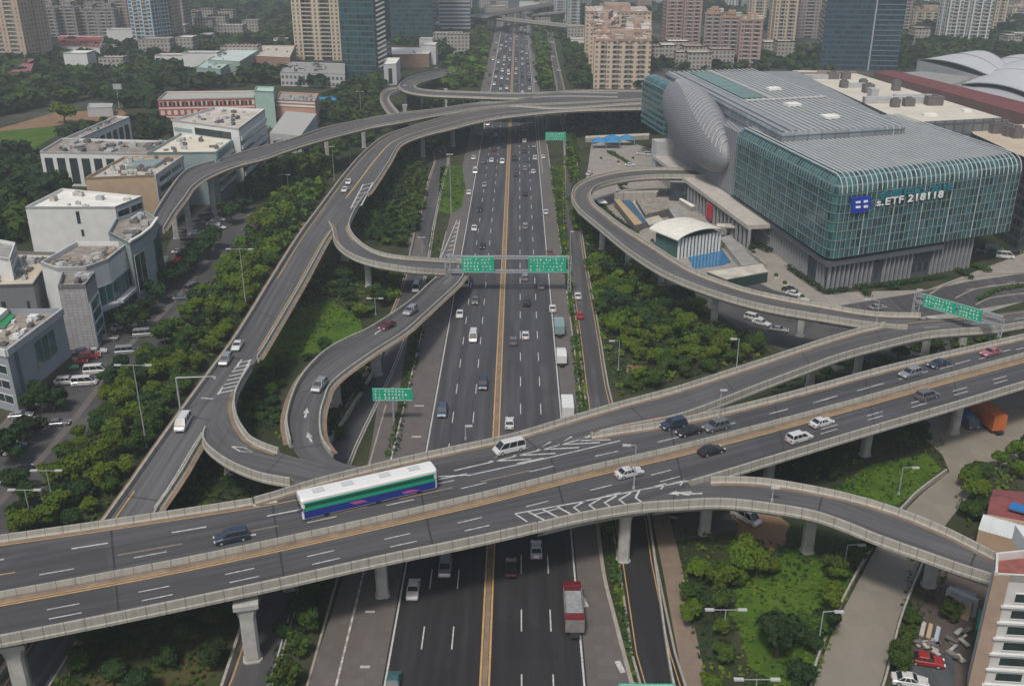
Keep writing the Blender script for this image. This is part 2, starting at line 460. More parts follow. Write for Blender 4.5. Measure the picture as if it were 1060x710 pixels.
# road and parking in front of the left-hand buildings
zone('parking_lot', [(-60, 470), (0, 452), (62, 375), (100, 356), (150, 310), (168, 270), (180, 240), (215, 200), (262, 190), (262, 235), (240, 270), (205, 322), (120, 400), (75, 470), (20, 548), (-60, 640)], 0.006, A_LOT)
mbp = MB()
sw = spline([(-20, 470), (30, 415), (75, 368), (112, 345), (150, 300), (170, 265)], 40); strip(mbp, sw, 3.0, 0.05)
struct(mbp, 'pavement', PAVE)
mbk = MB(); strip(mbk, spline([(-20, 540), (40, 478), (88, 420), (130, 362), (175, 318), (215, 270)], 40), 1.6, 0.05); struct(mbk, 'pavement', PAVE)
road('side_road', [(372, 222), (392, 226), (408, 231), (421, 240), (430, 252), (434, 268)], 5.5, PAVE, 0.018, 30)
# right: sidewalk, forecourt, concrete road, yards
path_pl, _ = road('path', [(735, 740), (720, 706), (695, 584), (684, 535), (676, 490), (668, 440)], 3.2, paving('tan_path', (0.22, 0.165, 0.125), 1.2, 0.8), 0.016)
zone('forecourt_plaza', [(612, 150), (640, 143), (690, 160), (760, 200), (856, 303), (960, 300), (1060, 262), (1100, 300), (1000, 330), (880, 350), (790, 330), (735, 315), (690, 286), (650, 262), (622, 232), (604, 205)], 0.006, PLAZA)
zone('lot_road', [(700, 292), (733, 319), (768, 342), (830, 375), (905, 395), (1000, 395), (1000, 335), (880, 322), (800, 300), (770, 285), (735, 300)], 0.016, A_LOT)
zone('forecourt_road', [(856, 318), (900, 311), (950, 303), (1000, 292), (1060, 283), (1120, 278), (1120, 300), (1060, 312), (1000, 322), (940, 330), (880, 330)], 0.020, A_RD)
zone('concrete_road', [(838, 735), (846, 694), (868, 640), (910, 561), (938, 527), (955, 510), (983, 488), (975, 470), (940, 440), (905, 425), (950, 400), (1200, 370), (1200, 460), (1060, 470), (1020, 492), (985, 535), (955, 575), (930, 640), (913, 705), (900, 735)], 0.012, CONC_RD)
zone('yard', [(925, 735), (935, 660), (958, 610), (990, 560), (1060, 540), (1160, 560), (1160, 735)], 0.006, ground_mat('yard_ground', [(0.07, 0.045, 0.04), (0.12, 0.10, 0.09), (0.16, 0.13, 0.11)], 0.15))
zone('yard_asphalt', [(922, 720), (930, 672), (990, 676), (985, 735), (922, 735)], 0.016, asphalt('yard_tar', (0.06, 0.07, 0.075)))
zone('bare_soil', [(762, 516), (784, 522), (803, 527), (809, 536), (818, 543), (813, 553), (816, 562), (803, 568), (794, 577), (784, 570), (775, 571), (771, 560), (762, 555), (765, 543), (757, 535), (760, 526)], 0.012, SOIL)
zone('under_deck_lot', [(690, 500), (765, 500), (778, 545), (700, 560)], 0.010, A_LOT)
zone('bare_soil', [(650, 375), (668, 380), (660, 390), (648, 385)], 0.014, SOIL)
zone('bare_soil', [(255, 222), (300, 228), (325, 232), (310, 238), (262, 236)], 0.014, SOIL)
zone('field_soil', [(0, 133), (60, 116), (125, 114), (140, 122), (105, 125), (70, 128), (30, 136), (0, 142)], 0.016, SOIL)
zone('sports_field', [(-10, 160), (0, 136), (55, 131), (62, 138), (30, 157), (0, 158)], 0.020, GRASSM)
zone('grass', [(315, 317), (345, 312), (372, 330), (378, 350), (345, 362), (300, 372), (262, 385), (252, 400), (270, 360), (300, 330)], 0.010, GRASSM)
zone('grass', [(760, 600), (775, 586), (800, 578), (826, 566), (850, 575), (868, 592), (880, 600), (872, 622), (868, 650), (850, 672), (842, 700), (820, 712), (795, 705), (776, 690), (770, 665), (758, 640), (763, 622)], 0.010, GRASSM)
zone('grass', [(860, 510), (900, 480), (960, 470), (975, 485), (945, 512), (915, 530)], 0.010, GRASSM)
zone('grass', [(456, 172), (478, 172), (482, 195), (478, 215), (466, 222), (453, 218)], 0.012, GRASSM)
zone('soil_verge', [(100, 655), (170, 620), (235, 620), (225, 740), (80, 740)], 0.010, ground_mat('verge_soil', [(0.03, 0.05, 0.015), (0.07, 0.08, 0.03), (0.14, 0.09, 0.05)], 0.12))
zone('parking_lot', [(0, 85), (90, 84), (150, 78), (165, 82), (120, 92), (60, 95), (0, 100)], 0.010, A_LOT)
zone('side_road', [(612, 40), (640, 90), (660, 96), (700, 76), (640, 20)], 0.010, A_LOT)
# kerbs (real steps)
def kerb(pl, w=0.35, h=0.14):
    mb = MB(); sweep(mb, pl, [(-w / 2, 0.0), (w / 2, 0.0), (w / 2, h), (-w / 2, h)]); struct(mb, 'kerb', KERB)
kerb(Xline(-189, 735, 240, 30)); kerb(Xline(-219, 735, 420, 20))
kerb(Xline(104, 500, 150, 20)); kerb(spline([(662, 735), (653, 705), (636, 640), (625, 595), (617.6, 538), (611, 500)], 30), 0.6, 0.3)
kerb(offset(s3a, 0.2)); kerb(offset(s3b, -0.2)); kerb(offset(s1, 3.3)); kerb(offset(s1, -3.3))
kerb(Xline(-142, 140, 20, 20)); kerb(Xline(77, 180, 20, 20))
kerb(spline([(962, 306), (980, 295), (1001, 288.5), (1030, 285), (1100, 281)], 30), .5, .5); kerb(spline([(989, 309), (1003, 302), (1018, 298), (1060, 293), (1110, 290)], 30), .4, .2); kerb(spline([(1010, 316), (1025, 309), (1060, 304), (1110, 299)], 30), .4, .2)
kerb(spline([(860, 318), (900, 311), (950, 303)], 20), .4, .14)
# verge walls along the sunken service roads
def low_wall(pl, h, w, label):
    mb = MB(); sweep(mb, pl, [(-w / 2, 0.0), (w / 2, 0.0), (w / 2, h), (-w / 2, h)])
    o = mb.build('low_wall', CONC); tag(o, label, 'wall')
low_wall(spline([(222, 740), (232, 710), (262, 620), (300, 520), (345, 455), (385, 390), (397, 365)], 40), 1.1, 0.4, 'low concrete wall beside the left service road below the loop ramp')
low_wall(spline([(712, 740), (696, 706), (680, 600), (672, 540), (664, 480)], 40), 0.8, 0.3, 'low kerb wall between the right service road and the tan path')
low_wall(spline([(836, 735), (843, 694), (865, 638), (907, 560), (935, 527), (952, 510), (979, 490)], 40), 1.0, 0.3, 'low wall along the left edge of the pale concrete road')
low_wall(spline([(905, 735), (916, 705), (933, 640), (958, 577)], 30), 1.0, 0.3, 'low wall along the right edge of the pale concrete road')
# road paint: highway
mw, my = MB(), MB()
for off in (-139, 68): strip(mw, Xline(off, 760, 12, 40), 0.28, 0.018)
for off in (-106, -73): dashes(mw, Xline(off, 760, 12, 2), 0.2, 5.0, 9.0, 0.018, 2.0)
for off in (3, 36): dashes(mw, Xline(off, 760, 12, 2), 0.2, 5.0, 9.0, 0.018, 6.0)
for off in (-40, -31): strip(my, Xline(off, 760, 12, 40), 0.30, 0.018)
mm = MB(); strip(mm, Xline(-35.5, 760, 12, 30), 0.75, 0.016); struct(mm, 'median_marking', STRIP)
# chevrons of the gore beside the exit, kerb dashes, shoulder arrows
dashes(mw, Xline(-189, 735, 250, 2), 0.3, 1.2, 1.0, 0.146)
for i in range(9):
    y = 232 + i * 4.6; a, b = P(462 + 11 - i * 1.6, y, 0), P(475 - i * 1.1, y - 1.5, 0)
    strip(mw, [a, b], 0.55, 0.03)
for a, b in (((473, 228), (456, 268)), ((476, 228), (468, 268))): strip(mw, [P(*a, 0), P(*b, 0)], 0.3, 0.032)
for x, y in ((642, 690), (604, 622)): strip(mw, [P(x - 3, y - 6, 0), P(x + 3, y + 6, 0)], 0.8, 0.03)
for x, y in ((383, 633), (434, 420), (431, 452), (378, 690)): strip(mw, [P(x - 5, y, 0), P(x + 5, y, 0)], 0.5, 0.03)
# service-road paint
strip(my, offset(s3a, -0.5), 0.16, 0.022); strip(my, offset(s3b, 0.5), 0.16, 0.022)
strip(my, offset(s1, 2.7), 0.2, 0.018); strip(mw, offset(s1, -2.7), 0.2, 0.018)
for t in range(5):
    dashes(mw, [P(1000 - t * 0, 300 - t, 0), P(1060, 290 - t, 0)], 0.2, 3, 5, 0.026) if t == 0 else None
# parking-bay lines on the right lot
for i in range(7): strip(mw, [P(800 + i * 9, 318 + i * 2.2, 0), P(790 + i * 9, 322 + i * 2.2, 0)], 0.15, 0.022)
struct(mw, 'lane_marking', WHITE); struct(my, 'lane_marking', YELL)
# hills far behind
def hill(cx, cy, rx, ry, h, seed):
    rr = np.random.default_rng(seed); n = 36; mb = MB(); ph = rr.uniform(0, 6.28, 6)
    def H(a, b):
        r = math.hypot(a, b); base = max(0, math.cos(min(r, 1) * math.pi / 2)) ** 1.4
        return h * base * (1 + .18 * math.sin(5 * a + ph[0]) * math.cos(4 * b + ph[1]) + .08 * math.sin(13 * a + ph[2]) * math.sin(11 * b + ph[3])) - 2
    for i in range(n):
        for j in range(n):
            q = [(-1 + 2 * (i + di) / n, -1 + 2 * (j + dj) / n) for di, dj in ((0, 0), (1, 0), (1, 1), (0, 1))]
            mb.face([(cx + a * rx, cy + b * ry, H(a, b)) for a, b in q])
    return struct(mb, 'hill', ground_mat('hill_woods%d' % seed, [(0.02, 0.045, 0.02), (0.035, 0.07, 0.03), (0.05, 0.09, 0.035)], 0.03))
hill(-430, 1750, 330, 420, 90, 3); hill(700, 2300, 500, 420, 70, 4); hill(-1150, 2200, 400, 450, 60, 5)

# ------------------------------------------------------------------ elevated roads
ZM = 12.0
def parapet(pl, parent, side, h=1.0, drop=0.75, w=0.4, gz=.036):
    """pl = outer line; side +1: the road lies left of travel"""
    mb = MB(); s = side
    gt = MB(); strip(gt, offset(pl, (w + .65) * s), .75, gz); part(gt, 'gutter', STRIP, parent)
    sweep(mb, pl, [(0, -drop), (-.14 * s, -drop), (-.14 * s, -.34), (0, -.22), (0.0, h - .12), (0.03 * s, h), (w * s * .8, h), (w * s, 0.25), (w * s + .25 * s, 0.006), (w * s + .25 * s, -0.02), (w * s, -drop)])
    return part(mb, 'parapet', CONC, parent)
def bridge(name, label, Lp, Rp, mat, zoff=0.0, girder=2.0, gin=0.10, group='elevated roads of the interchange', capends=True):
    """Lp/Rp: left and right edges in travel direction"""
    b = thing(name, label, 'bridge', Lp[0], 0, group)
    u = Vector((0, 0, zoff)); n = len(Lp); mb = MB(); dd = 0
    for i in range(n - 1):
        w0, w1_ = (Lp[i] - Rp[i]).length, (Lp[i + 1] - Rp[i + 1]).length; L = (Lp[i + 1] - Lp[i]).length
        for k in range(4):
            a0, a1 = k / 4, (k + 1) / 4
            mb.face([Rp[i].lerp(Lp[i], a0) + u, Rp[i].lerp(Lp[i], a1) + u, Rp[i + 1].lerp(Lp[i + 1], a1) + u, Rp[i + 1].lerp(Lp[i + 1], a0) + u],
                    [(dd, a0 * w0), (dd, a1 * w0), (dd + L, a1 * w1_), (dd + L, a0 * w1_)])
        dd += L
    deck = part(mb, 'road_deck', mat, b)
    gm = MB(); d = 0
    prof = [(0.02, -0.04), (0.02, -0.32), (gin, -0.62), (gin + .07, -girder), (1 - gin - .07, -girder), (1 - gin, -0.62), (0.98, -0.32), (0.98, -0.04)]
    rings = [[Lp[i].lerp(Rp[i], a) + Vector((0, 0, z + zoff)) for a, z in prof] for i in range(n)]
    for i in range(n - 1):
        L = (Lp[i + 1] - Lp[i]).length
        for k in range(8):
            j = (k + 1) % 8
            gm.face([rings[i][k], rings[i][j], rings[i + 1][j], rings[i + 1][k]], [(d, prof[k][1]), (d, prof[j][1]), (d + L, prof[j][1]), (d + L, prof[k][1])])
        d += L
    gm.face(rings[0][::-1]); gm.face(rings[-1])
    part(gm, 'girder', GIRD, b)
    return b, deck
def pier(parent, x, y, ztop, w=2.2, d=1.7, rz=0.0, z0=0.0, cap=None, world=None):
    c = world or P(x, y, 0)
    mb = MB(); co, si = math.cos(rz), math.sin(rz)
    def ring(sx, sy, z):
        q = [(-sx, -sy * .55), (-sx * .7, -sy), (sx * .7, -sy), (sx, -sy * .55), (sx, sy * .55), (sx * .7, sy), (-sx * .7, sy), (-sx, sy * .55)]
        return [(c.x + a * co - b * si, c.y + a * si + b * co, z) for a, b in q]
    rs = [ring(w * .52, d * .52, z0), ring(w * .52, d * .52, z0 + .3), ring(w * .43, d * .43, z0 + .31), ring(w * .42, d * .42, ztop - 2.4), ring(w * .62, d * .5, ztop - .35), ring(w * .62, d * .5, ztop)]
    for a, b in zip(rs, rs[1:]):
        for i in range(8):
            j = (i + 1) % 8; mb.face([a[i], a[j], b[j], b[i]])
    mb.face(rs[-1])
    o = part(mb, 'pier', PIERM, parent)
    if cap:
        m2 = MB(); m2.box((c.x, c.y, ztop - .25), (cap[0], cap[1], 0.7), rz); part(m2, 'cap', PIERM, o)
    return o
def paint(parent, mb, mat=WHITE): return part(mb, 'lane_marking', mat, parent)

# ---- main viaduct: two carriageways side by side (edges traced at parapet-top height)
N = 70
mN = spline([(-70, 564), (0, 553), (113, 537), (283, 511), (387, 489), (451, 476), (530, 462), (617, 446), (708, 431), (790, 412), (854, 395), (917, 378), (981, 363), (1060, 345), (1140, 327)], N, 1.0, ZM)
mM = spline([(-70, 625), (0, 612), (100, 594), (200, 575), (300, 554), (400, 532), (500, 509), (600, 484), (700, 461), (790, 438), (880, 414), (970, 389), (1060, 365), (1140, 343)], N, 1.0, ZM)
mS = spline([(-70, 671), (0, 658), (127, 633), (240, 609.5), (300, 596.5), (401, 574), (480, 558), (560, 540), (640, 519), (724, 495), (790, 475), (850, 457), (917, 437), (990, 416), (1060, 395), (1140, 371)], N, 1.0, ZM)
br, dk = bridge('viaduct', 'wide main viaduct with two carriageways carrying the bus over the highway', mN, mS, A_DECK, 0.0, 2.0, 0.06)
def cut(pl, px, py, z): c = P(px, py, z); return min(range(len(pl)), key=lambda k: (pl[k].xy - c.xy).length)
parapet(mS[:cut(mS, 560, 540, ZM + 1) + 1], br, 1); parapet(mS[cut(mS, 722, 495, ZM + 1):], br, 1)
k0 = cut(mN, 620, 446, ZM + 1); parapet(mN[k0:], br, -1); parapet(mN[:cut(mN, 268, 513.5, ZM + 1) + 1], br, -1)
mb = MB(); sweep(mb, mM, [(-.25, .004), (-.25, .25), (-.12, 1.0), (.12, 1.0), (.25, .25), (.25, .004)]); part(mb, 'median_barrier', CONC, br)
mMs = offset(mM, -1.0); mb = MB(); strip(mb, mMs, 1.3, 0.006); paint(dk, mb, STRIP)
w1, y1 = MB(), MB()
strip(y1, offset(mN, -1.5)[:int(N * .30)], .2, .01)
strip(y1, offset(mM, -1.9), 0.28, 0.012); strip(y1, offset(mM, -1.35), 0.12, 0.012)
dashes(w1, offset(mM, 3.9), 0.22, 4.5, 8.0, 0.008)
NN = [a + (b - a) * 1.0 for a, b in zip(mN, mN)]
dashes(w1, between(mN, mM, 0.36)[:int(N * .42)], 0.3, 5.0, 9.0, 0.008, 4)
strip(y1, offset(mN, -0.9)[int(N * .62):], 0.22, 0.008)
strip(y1, between(mN, mM, 0.62)[:int(N * .06)], 0.22, 0.008)
y3 = MB(); dashes(y3, between(mN, mM, 0.62)[int(N * .10):int(N * .40)], 0.35, 9, 5, 0.008); paint(dk, y3, plain('worn_line_paint', (.20, .165, .12), .8, .4, 2.5))
for u in (0.42, 0.66): dashes(w1, between(mMs, mS, u)[:int(N * .52)], 0.2, 4.0, 7.5, 0.008, 2)
for u in (0.45, 0.60): dashes(w1, between(mMs, mS, u)[int(N * .62):], 0.2, 4.0, 7.5, 0.008, 3)
dashes(w1, between(mN, mM, 0.55)[int(N * .62):], 0.2, 4.0, 7.5, 0.008, 3)
strip(w1, offset(mS, 0.8)[int(N * .68):], 0.2, 0.008)
paint(dk, w1); paint(dk, y1, YELL)
def deckz(x, y, Lp, Rp, z=10.0):
    for _ in range(6):
        c = P(x, y, z).xy; best = []
        for k in range(len(Lp)):
            a, d = Lp[k].xy, (Rp[k] - Lp[k]).xy; t = min(1, max(0, (c - a).dot(d) / d.length_squared)); best.append(((a + d * t - c).length, Lp[k].z + (Rp[k].z - Lp[k].z) * t))
        best.sort(); (d0, z0), (d1, z1) = best[:2]; z = (z0 * d1 + z1 * d0) / max(1e-6, d0 + d1)
    return z
def chev_on(px, Lp, Rp, parent, w=.5, dz=.014, mat=WHITE):
    mb = MB()
    for ln in px: strip(mb, resample([P(x, y, deckz(x, y, Lp, Rp)) for x, y in ln], 5), w, dz)
    return paint(parent, mb, mat)
def chev(px, z, parent, w=0.55, dz=0.010, mat=WHITE):
    mb = MB()
    for ln in px: strip(mb, [P(x, y, z) for x, y in ln], w, dz)
    return paint(parent, mb, mat)
# painted gore where the north-east ramp joins (pixels traced on the deck)
chev([[(432, 505), (470, 497)], [(440, 494), (484, 491.5)], [(484, 492), (560, 475.5), (600, 466), (642, 456)], [(470, 487), (505, 479), (560, 465.5), (615, 451)]], ZM, dk, .28)
chev([[(x + 15, y - 8.5), (x, y), (x + 44, y - 2.5)] for x, y in ((505.8, 477.5), (531, 471.6), (555.4, 465.5), (577, 460.3))], ZM, dk, .36)
chev([[(599.5, 456), (612, 450)], [(599.5, 456), (632, 455)]], ZM, dk, .36)
chev([[(533, 531.5), (600, 519.5), (664, 506.5), (728, 495)], [(533, 531.5), (546, 540)]], ZM, dk, .28)
chev([[(x, y), (x + 17, y + 9)] for x, y in ((547, 529.5), (562, 527), (577, 524.5))], ZM, dk, .36)
chev([[(x + 12, y - 7), (x, y), (x + 10, y + 7.5)] for x, y in ((594, 525), (610, 522.5), (626, 520), (641, 517))], ZM, dk, .36)
chev([[(662, 507), (658, 515), (669, 523)], [(676, 504), (690, 500), (684, 506)], [(697, 500), (710, 497), (704, 502)]], ZM, dk, .36)
# lane arrows
def arrow(x0, y0, x1, y1, z, parent, w=0.35, mat=WHITE):
    if not isinstance(z, (int, float)): z = deckz((x0 + x1) / 2, (y0 + y1) / 2, *z)
    a, b = P(x0, y0, z), P(x1, y1, z); d = (b - a); L = d.length; d.normalize(); q = Vector((-d.y, d.x, 0)); mb = MB(); u = Vector((0, 0, .012))
    mb.face([a - q * w / 2 + u, b - d * L * .4 - q * w / 2 + u, b - d * L * .4 + q * w / 2 + u, a + q * w / 2 + u])
    mb.face([b - d * L * .4 - q * w * 1.4 + u, b + u, b - d * L * .4 + q * w * 1.4 + u]); paint(parent, mb, mat)
arrow(287, 519, 255, 523.5, ZM, dk, .5); arrow(265, 553, 240, 558, ZM, dk, .4)
arrow(716, 509, 692, 511, ZM, dk, .5); arrow(727, 510.5, 704, 511.5, ZM, dk, .4)
for x, y in ((262, 682), (28, 726)): pier(br, x, y, ZM - 1.95, 2.6, 2.0, .25, cap=(3.4, 2.6))
for x, y in ((396, 616),): pier(br, x, y, ZM - 1.95, 2.2, 1.8, .25, cap=(3.2, 2.4))
for x, y in ((795, 497), (895, 471), (987, 448), (1075, 425), (680, 530)): pier(br, x, y, ZM - 1.95, 2.2, 1.8, .3)
for t in (.09, .2, .33): pier(br, 0, 0, ZM - 1.95, 2.2, 1.8, .25, world=between(mN, mM, .6)[int(N * t)] * 1 - Vector((0, 0, ZM)))

# ---- north-east ramp
Nn = 60
nO = spline([(262, 514), (292, 505.5), (324, 495.5), (387, 479.5), (451, 465), (530, 448), (590, 430), (647, 413.5), (698, 400), (736, 388), (790, 370.5), (838, 354.5), (865, 346), (897, 337), (943, 328), (989, 325), (1060, 317), (1130, 306)], Nn, 1.0, ZM)
nI = spline([(290, 517), (340, 508), (400, 496), (460, 485), (530, 470), (585, 456), (640, 441), (708, 427), (790, 396), (838, 378), (868, 367), (903, 357), (957, 344), (997, 340), (1032, 337.5), (1060, 333), (1130, 322)], Nn, 1.0, ZM)
nb, nd = bridge('ramp_bridge', 'curved north-east ramp that merges into the main viaduct beside the chevrons', nO, nI, A_RAMP, -0.012, 1.95)
parapet(nO[:int(Nn * .73)], nb, -1); parapet(nI[cut(nI, 620, 446, ZM + 1):], nb, 1)
w1, y1 = MB(), MB(); strip(y1, offset(nO, -1.1), 0.22, 0.016); strip(w1, offset(nI, .95)[int(Nn * .42):], 0.2, 0.0)
dashes(w1, between(nO, nI, .5)[int(Nn * .76):], 0.2, 4, 8, 0.0)
paint(nd, w1); paint(nd, y1, YELL)
for x, y in ((838, 400), (887, 387), (957, 368), (995, 361)): pier(nb, x, y, ZM - 1.9, 2.0, 1.7, .2)

# ---- loop ramp by the convention centre
lO = spline([(730, 174, 9), (683, 173, 9), (644, 175.5, 9), (612.5, 182.5, 9.2), (596, 191, 9.4), (591.5, 201, 9.6), (595.6, 211, 9.8), (603, 219, 10), (622.5, 235, 10.2), (651, 258, 10.5), (688, 281, 11), (736, 300, 11.4), (790, 315, 11.8), (859, 327, 12), (905, 334, 12), (940, 337, 12)], 80, 1.0)
lI = spline([(735, 181.5, 9), (690, 180.5, 9), (660, 182, 9), (637, 185.5, 9.2), (618, 191.5, 9.4), (611.5, 200, 9.6), (616, 210, 9.8), (627, 219, 10), (644, 232, 10.2), (680, 255, 10.5), (714, 276, 11), (749, 290, 11.4), (790, 302, 11.8), (854, 314, 12), (905, 322, 12), (953, 323.5, 12)], 80, 1.0)
lb, ld = bridge('loop_ramp', 'curved loop ramp sweeping round below the convention centre', lO, lI, A_RAMP, -0.02, 1.8)
parapet(lO, lb, 1); parapet(lI, lb, -1)
w1, y1 = MB(), MB(); strip(w1, offset(lO, 1.1), .2, .0); strip(y1, offset(lI, -1.1), .2, .004); paint(ld, w1); paint(ld, y1, YELL)
for x, y, z in ((623, 258, 10.3), (650, 274, 10.7), (684, 295, 11), (739, 333, 11.4), (828, 348, 11.9), (600, 232, 9.9), (640, 196, 9.2)): pier(lb, x, y, z - 1.75, 2.0, 1.6, -.6)

# ---- south-east ramp
sO = spline([(556, 541), (600, 531), (656, 521.5), (700, 518), (746, 516), (790, 520), (839, 528), (873, 539), (910, 554), (958, 571), (995, 584), (1032, 596), (1075, 612), (1120, 635)], 60, 1.0, ZM)
sI = spline([(560, 527), (620, 511), (670, 500), (724, 494), (749, 492.5), (790, 494), (841, 502), (890, 513), (935, 527), (975, 543), (1006, 558), (1043, 577), (1085, 597), (1130, 618)], 60, 1.0, ZM)
sb, sd = bridge('ramp_bridge', 'south-east ramp curving off the main viaduct towards the white apartment block', sI, sO, A_RAMP, -0.014, 1.9)
parapet(sO[:], sb, 1); parapet(sI[cut(sI, 735, 493.5, ZM + 1):], sb, -1)
w1, y1 = MB(), MB(); strip(y1, offset(sI, -1.1)[int(60 * .35):], .22, .004); strip(w1, offset(sO, 1.0)[20:], .2, .0); paint(sd, w1); paint(sd, y1, YELL)
for x, y in ((645, 580), (729, 552), (835, 571), (961, 606)): pier(sb, x, y, ZM - 1.85, 2.2, 1.8, .1)

# ---- long west ramp: from the high crossing down beside the trees and under the main viaduct
wL = spline([(700, 100, 14), (600, 105.5, 14), (530, 108.5, 14), (479, 115.5, 13.5), (444, 125.5, 13), (402.6, 138.5, 12.5), (380, 154, 12), (359, 177, 11.5), (334, 210, 11), (311, 241, 10.7), (285, 282, 10.4), (260, 323, 10), (242, 351, 9.6), (222, 378, 9.2), (190, 422, 8), (158, 467, 6.8), (140, 493, 6), (122, 518, 5), (92, 560, 3.4), (60, 608, 2), (11, 682, .5), (-20, 725, .2)], 110, 1.0)
wR = spline([(700, 111, 14), (600, 113, 14), (530, 119, 14), (493, 125, 13.5), (465, 132, 13), (436.6, 139, 12.5), (413, 149, 12), (401, 168, 11.5), (377, 203, 11), (344, 236, 10.7), (312, 291, 10.4), (278, 348, 10), (262, 373, 9.6), (240, 404, 9.2), (209, 449, 8), (186, 488, 6.8), (176, 503, 6), (165, 518, 5), (138, 565, 3.4), (115, 605, 2), (75, 668, .5), (45, 716, .2)], 110, 1.0)
wb, wd = bridge('ramp_bridge', 'long west ramp running down beside the tree belt and under the main viaduct', wR, wL, A_RAMP, 0.0, 1.6)
parapet(wL, wb, -1)
# right-hand parapet only where no branch leaves: above the loop, between the branches, below the split
def seg(pl, x0, x1, y0, y1):
    """stretch of a world polyline whose ground-plan runs between two traced pixel points"""
    a, b = P(x0, y0, 10), P(x1, y1, 10)
    i = min(range(len(pl)), key=lambda k: (pl[k].xy - a.xy).length); j = min(range(len(pl)), key=lambda k: (pl[k].xy - b.xy).length)
    return pl[min(i, j):max(i, j) + 1]
parapet(wR[:40], wb, 1) if False else None
iA = min(range(110), key=lambda k: (wR[k].xy - P(377, 203, 11).xy).length)
iB = min(range(110), key=lambda k: (wR[k].xy - P(344, 237, 10.7).xy).length)
iC = min(range(110), key=lambda k: (wR[k].xy - P(262, 373, 9.6).xy).length)
iD = min(range(110), key=lambda k: (wR[k].xy - P(209, 450, 8).xy).length)
parapet(wR[:iA + 1], wb, 1); parapet(wR[iB:iC + 1], wb, 1); parapet(wR[iD:], wb, 1)
w1, y1 = MB(), MB()
strip(y1, offset(wL, 0.9), .22, .01); strip(y1, offset(wR, -1.0)[iB:iC], .22, .01); strip(w1, offset(wR, -0.9)[iD:], .2, .01)
strip(y1, between(wL, wR, .5)[:iA + 4], .5, .01); strip(w1, offset(wR, -1.2)[:iA], .2, .01)
paint(wd, w1); paint(wd, y1, YELL)
chev_on([[(x, y), (x + 11, y - 2.5)] for x, y in ((364, 214.5), (366, 210), (368.3, 205.5), (370.6, 201), (372.9, 196.5), (375.2, 192))] + [[(363, 216), (376, 191)], [(374, 213), (386, 189)]], wL, wR, wd, .5, .02)
chev_on([[(x, y), (x + 15, y - 3.2)] for x, y in ((227, 407), (229.6, 402.6), (232.2, 398.2), (234.8, 393.8), (237.4, 389.4), (240, 385), (243, 380.6), (246, 376))] + [[(225.5, 408.5), (250, 372.5)], [(243, 405), (259, 372.5)], [(208, 412), (221, 413)]], wL, wR, wd, .42, .05)
for x, y in ((302, 318), (438, 163), (469, 152), (414, 160), (567, 134), (582, 129), (631, 132)):
    c = P(x, y, 0); k = min(range(110), key=lambda q: ((wL[q] + wR[q]).xy / 2 - c.xy).length)
    pier(wb, x, y, wL[k].z - 1.5, 2.4, 1.6, 0.4)
o = pier(wb, 496, 140, 11.8, 5.5, 1.5, 0)

# ---- loop off the west ramp towards the highway, with its hairpin back to the main viaduct
qO = spline([(338, 225, 10.8), (343, 235, 10.7), (346.6, 248, 10.5), (357, 258.5, 10.2), (374.6, 267, 9.8), (400, 273, 9.2), (430, 277, 8), (459, 279, 6), (470, 279.5, 5.3)], 50, 1.0)
qI = spline([(384, 193, 10.9), (372, 209, 10.8), (364, 223.5, 10.6), (362, 234, 10.5), (369.5, 246, 10.2), (387, 258, 9.5), (413, 264, 8.6), (459, 267.5, 6), (472, 268, 5.3)], 50, 1.0)
qb, qd = bridge('loop_ramp', 'loop ramp curling off the west ramp towards the highway gantry', qI, qO, A_RAMP, -0.02, 1.7)
parapet(qO[3:], qb, 1); parapet(qI[4:], qb, -1)
w1 = MB(); strip(w1, offset(qI, -1.1), .2, .0); strip(w1, offset(qO, 1.1), .2, .0); paint(qd, w1)
for x, y, z in ((382, 297, 10.1), (357, 270, 10.4)): pier(qb, x, y, z - 1.65, 2.2, 1.8, 0)
hO = spline([(472, 268, 5.3), (479, 271, 5.2), (480, 280, 5.1), (474, 291, 5.2), (459, 305, 6), (438, 324, 8), (418, 341.5, 9.2), (382, 364.5, 10.4), (344, 393, 11.2), (334, 413, 11.4), (330, 429, 11.6), (331, 448.5, 11.8), (339, 463, 12), (352, 473, 12), (385, 478.5, 12), (420, 478, 12)], 70, 1.0)
hI = spline([(470, 279.5, 5.3), (468, 280, 5.2), (465, 281, 5.1), (459, 283, 5.2), (448.5, 289.5, 6), (433, 304, 8), (413, 319.5, 9.2), (382, 339, 10.0), (362, 348, 10.4), (336, 363, 10.8), (311, 391, 11.2), (298.5, 424, 11.5), (299.5, 446, 11.8), (307, 464.5, 12), (330, 478, 12), (380, 490, 12)], 70, 1.0)
hb, hd = bridge('loop_ramp', 'tight loop ramp curling down to the main viaduct around the bushes', hI, hO, A_RAMP, -0.026, 1.7)
i1 = min(range(70), key=lambda k: (hO[k].xy - P(352, 474, 12).xy).length); i2 = min(range(70), key=lambda k: (hI[k].xy - P(306, 463, 12).xy).length)
parapet(hO[:i1], hb, 1); parapet(hI[4:i2], hb, -1)
w1, y1 = MB(), MB(); strip(w1, offset(hO, .95)[:i1], .2, 0); strip(y1, offset(hI, -1.0)[:i2], .2, .004); paint(hd, w1); paint(hd, y1, YELL)
arrow(324, 461, 318, 447, (hO, hI), hd, .4); arrow(315, 436, 318, 422, (hO, hI), hd, .4); arrow(395, 341, 384, 348, (hO, hI), hd, .35)
for x, y, z in ((390, 388, 10.4), (348, 420, 11.3)): pier(hb, x, y, z - 1.65, 2.6, 2.0, .5)
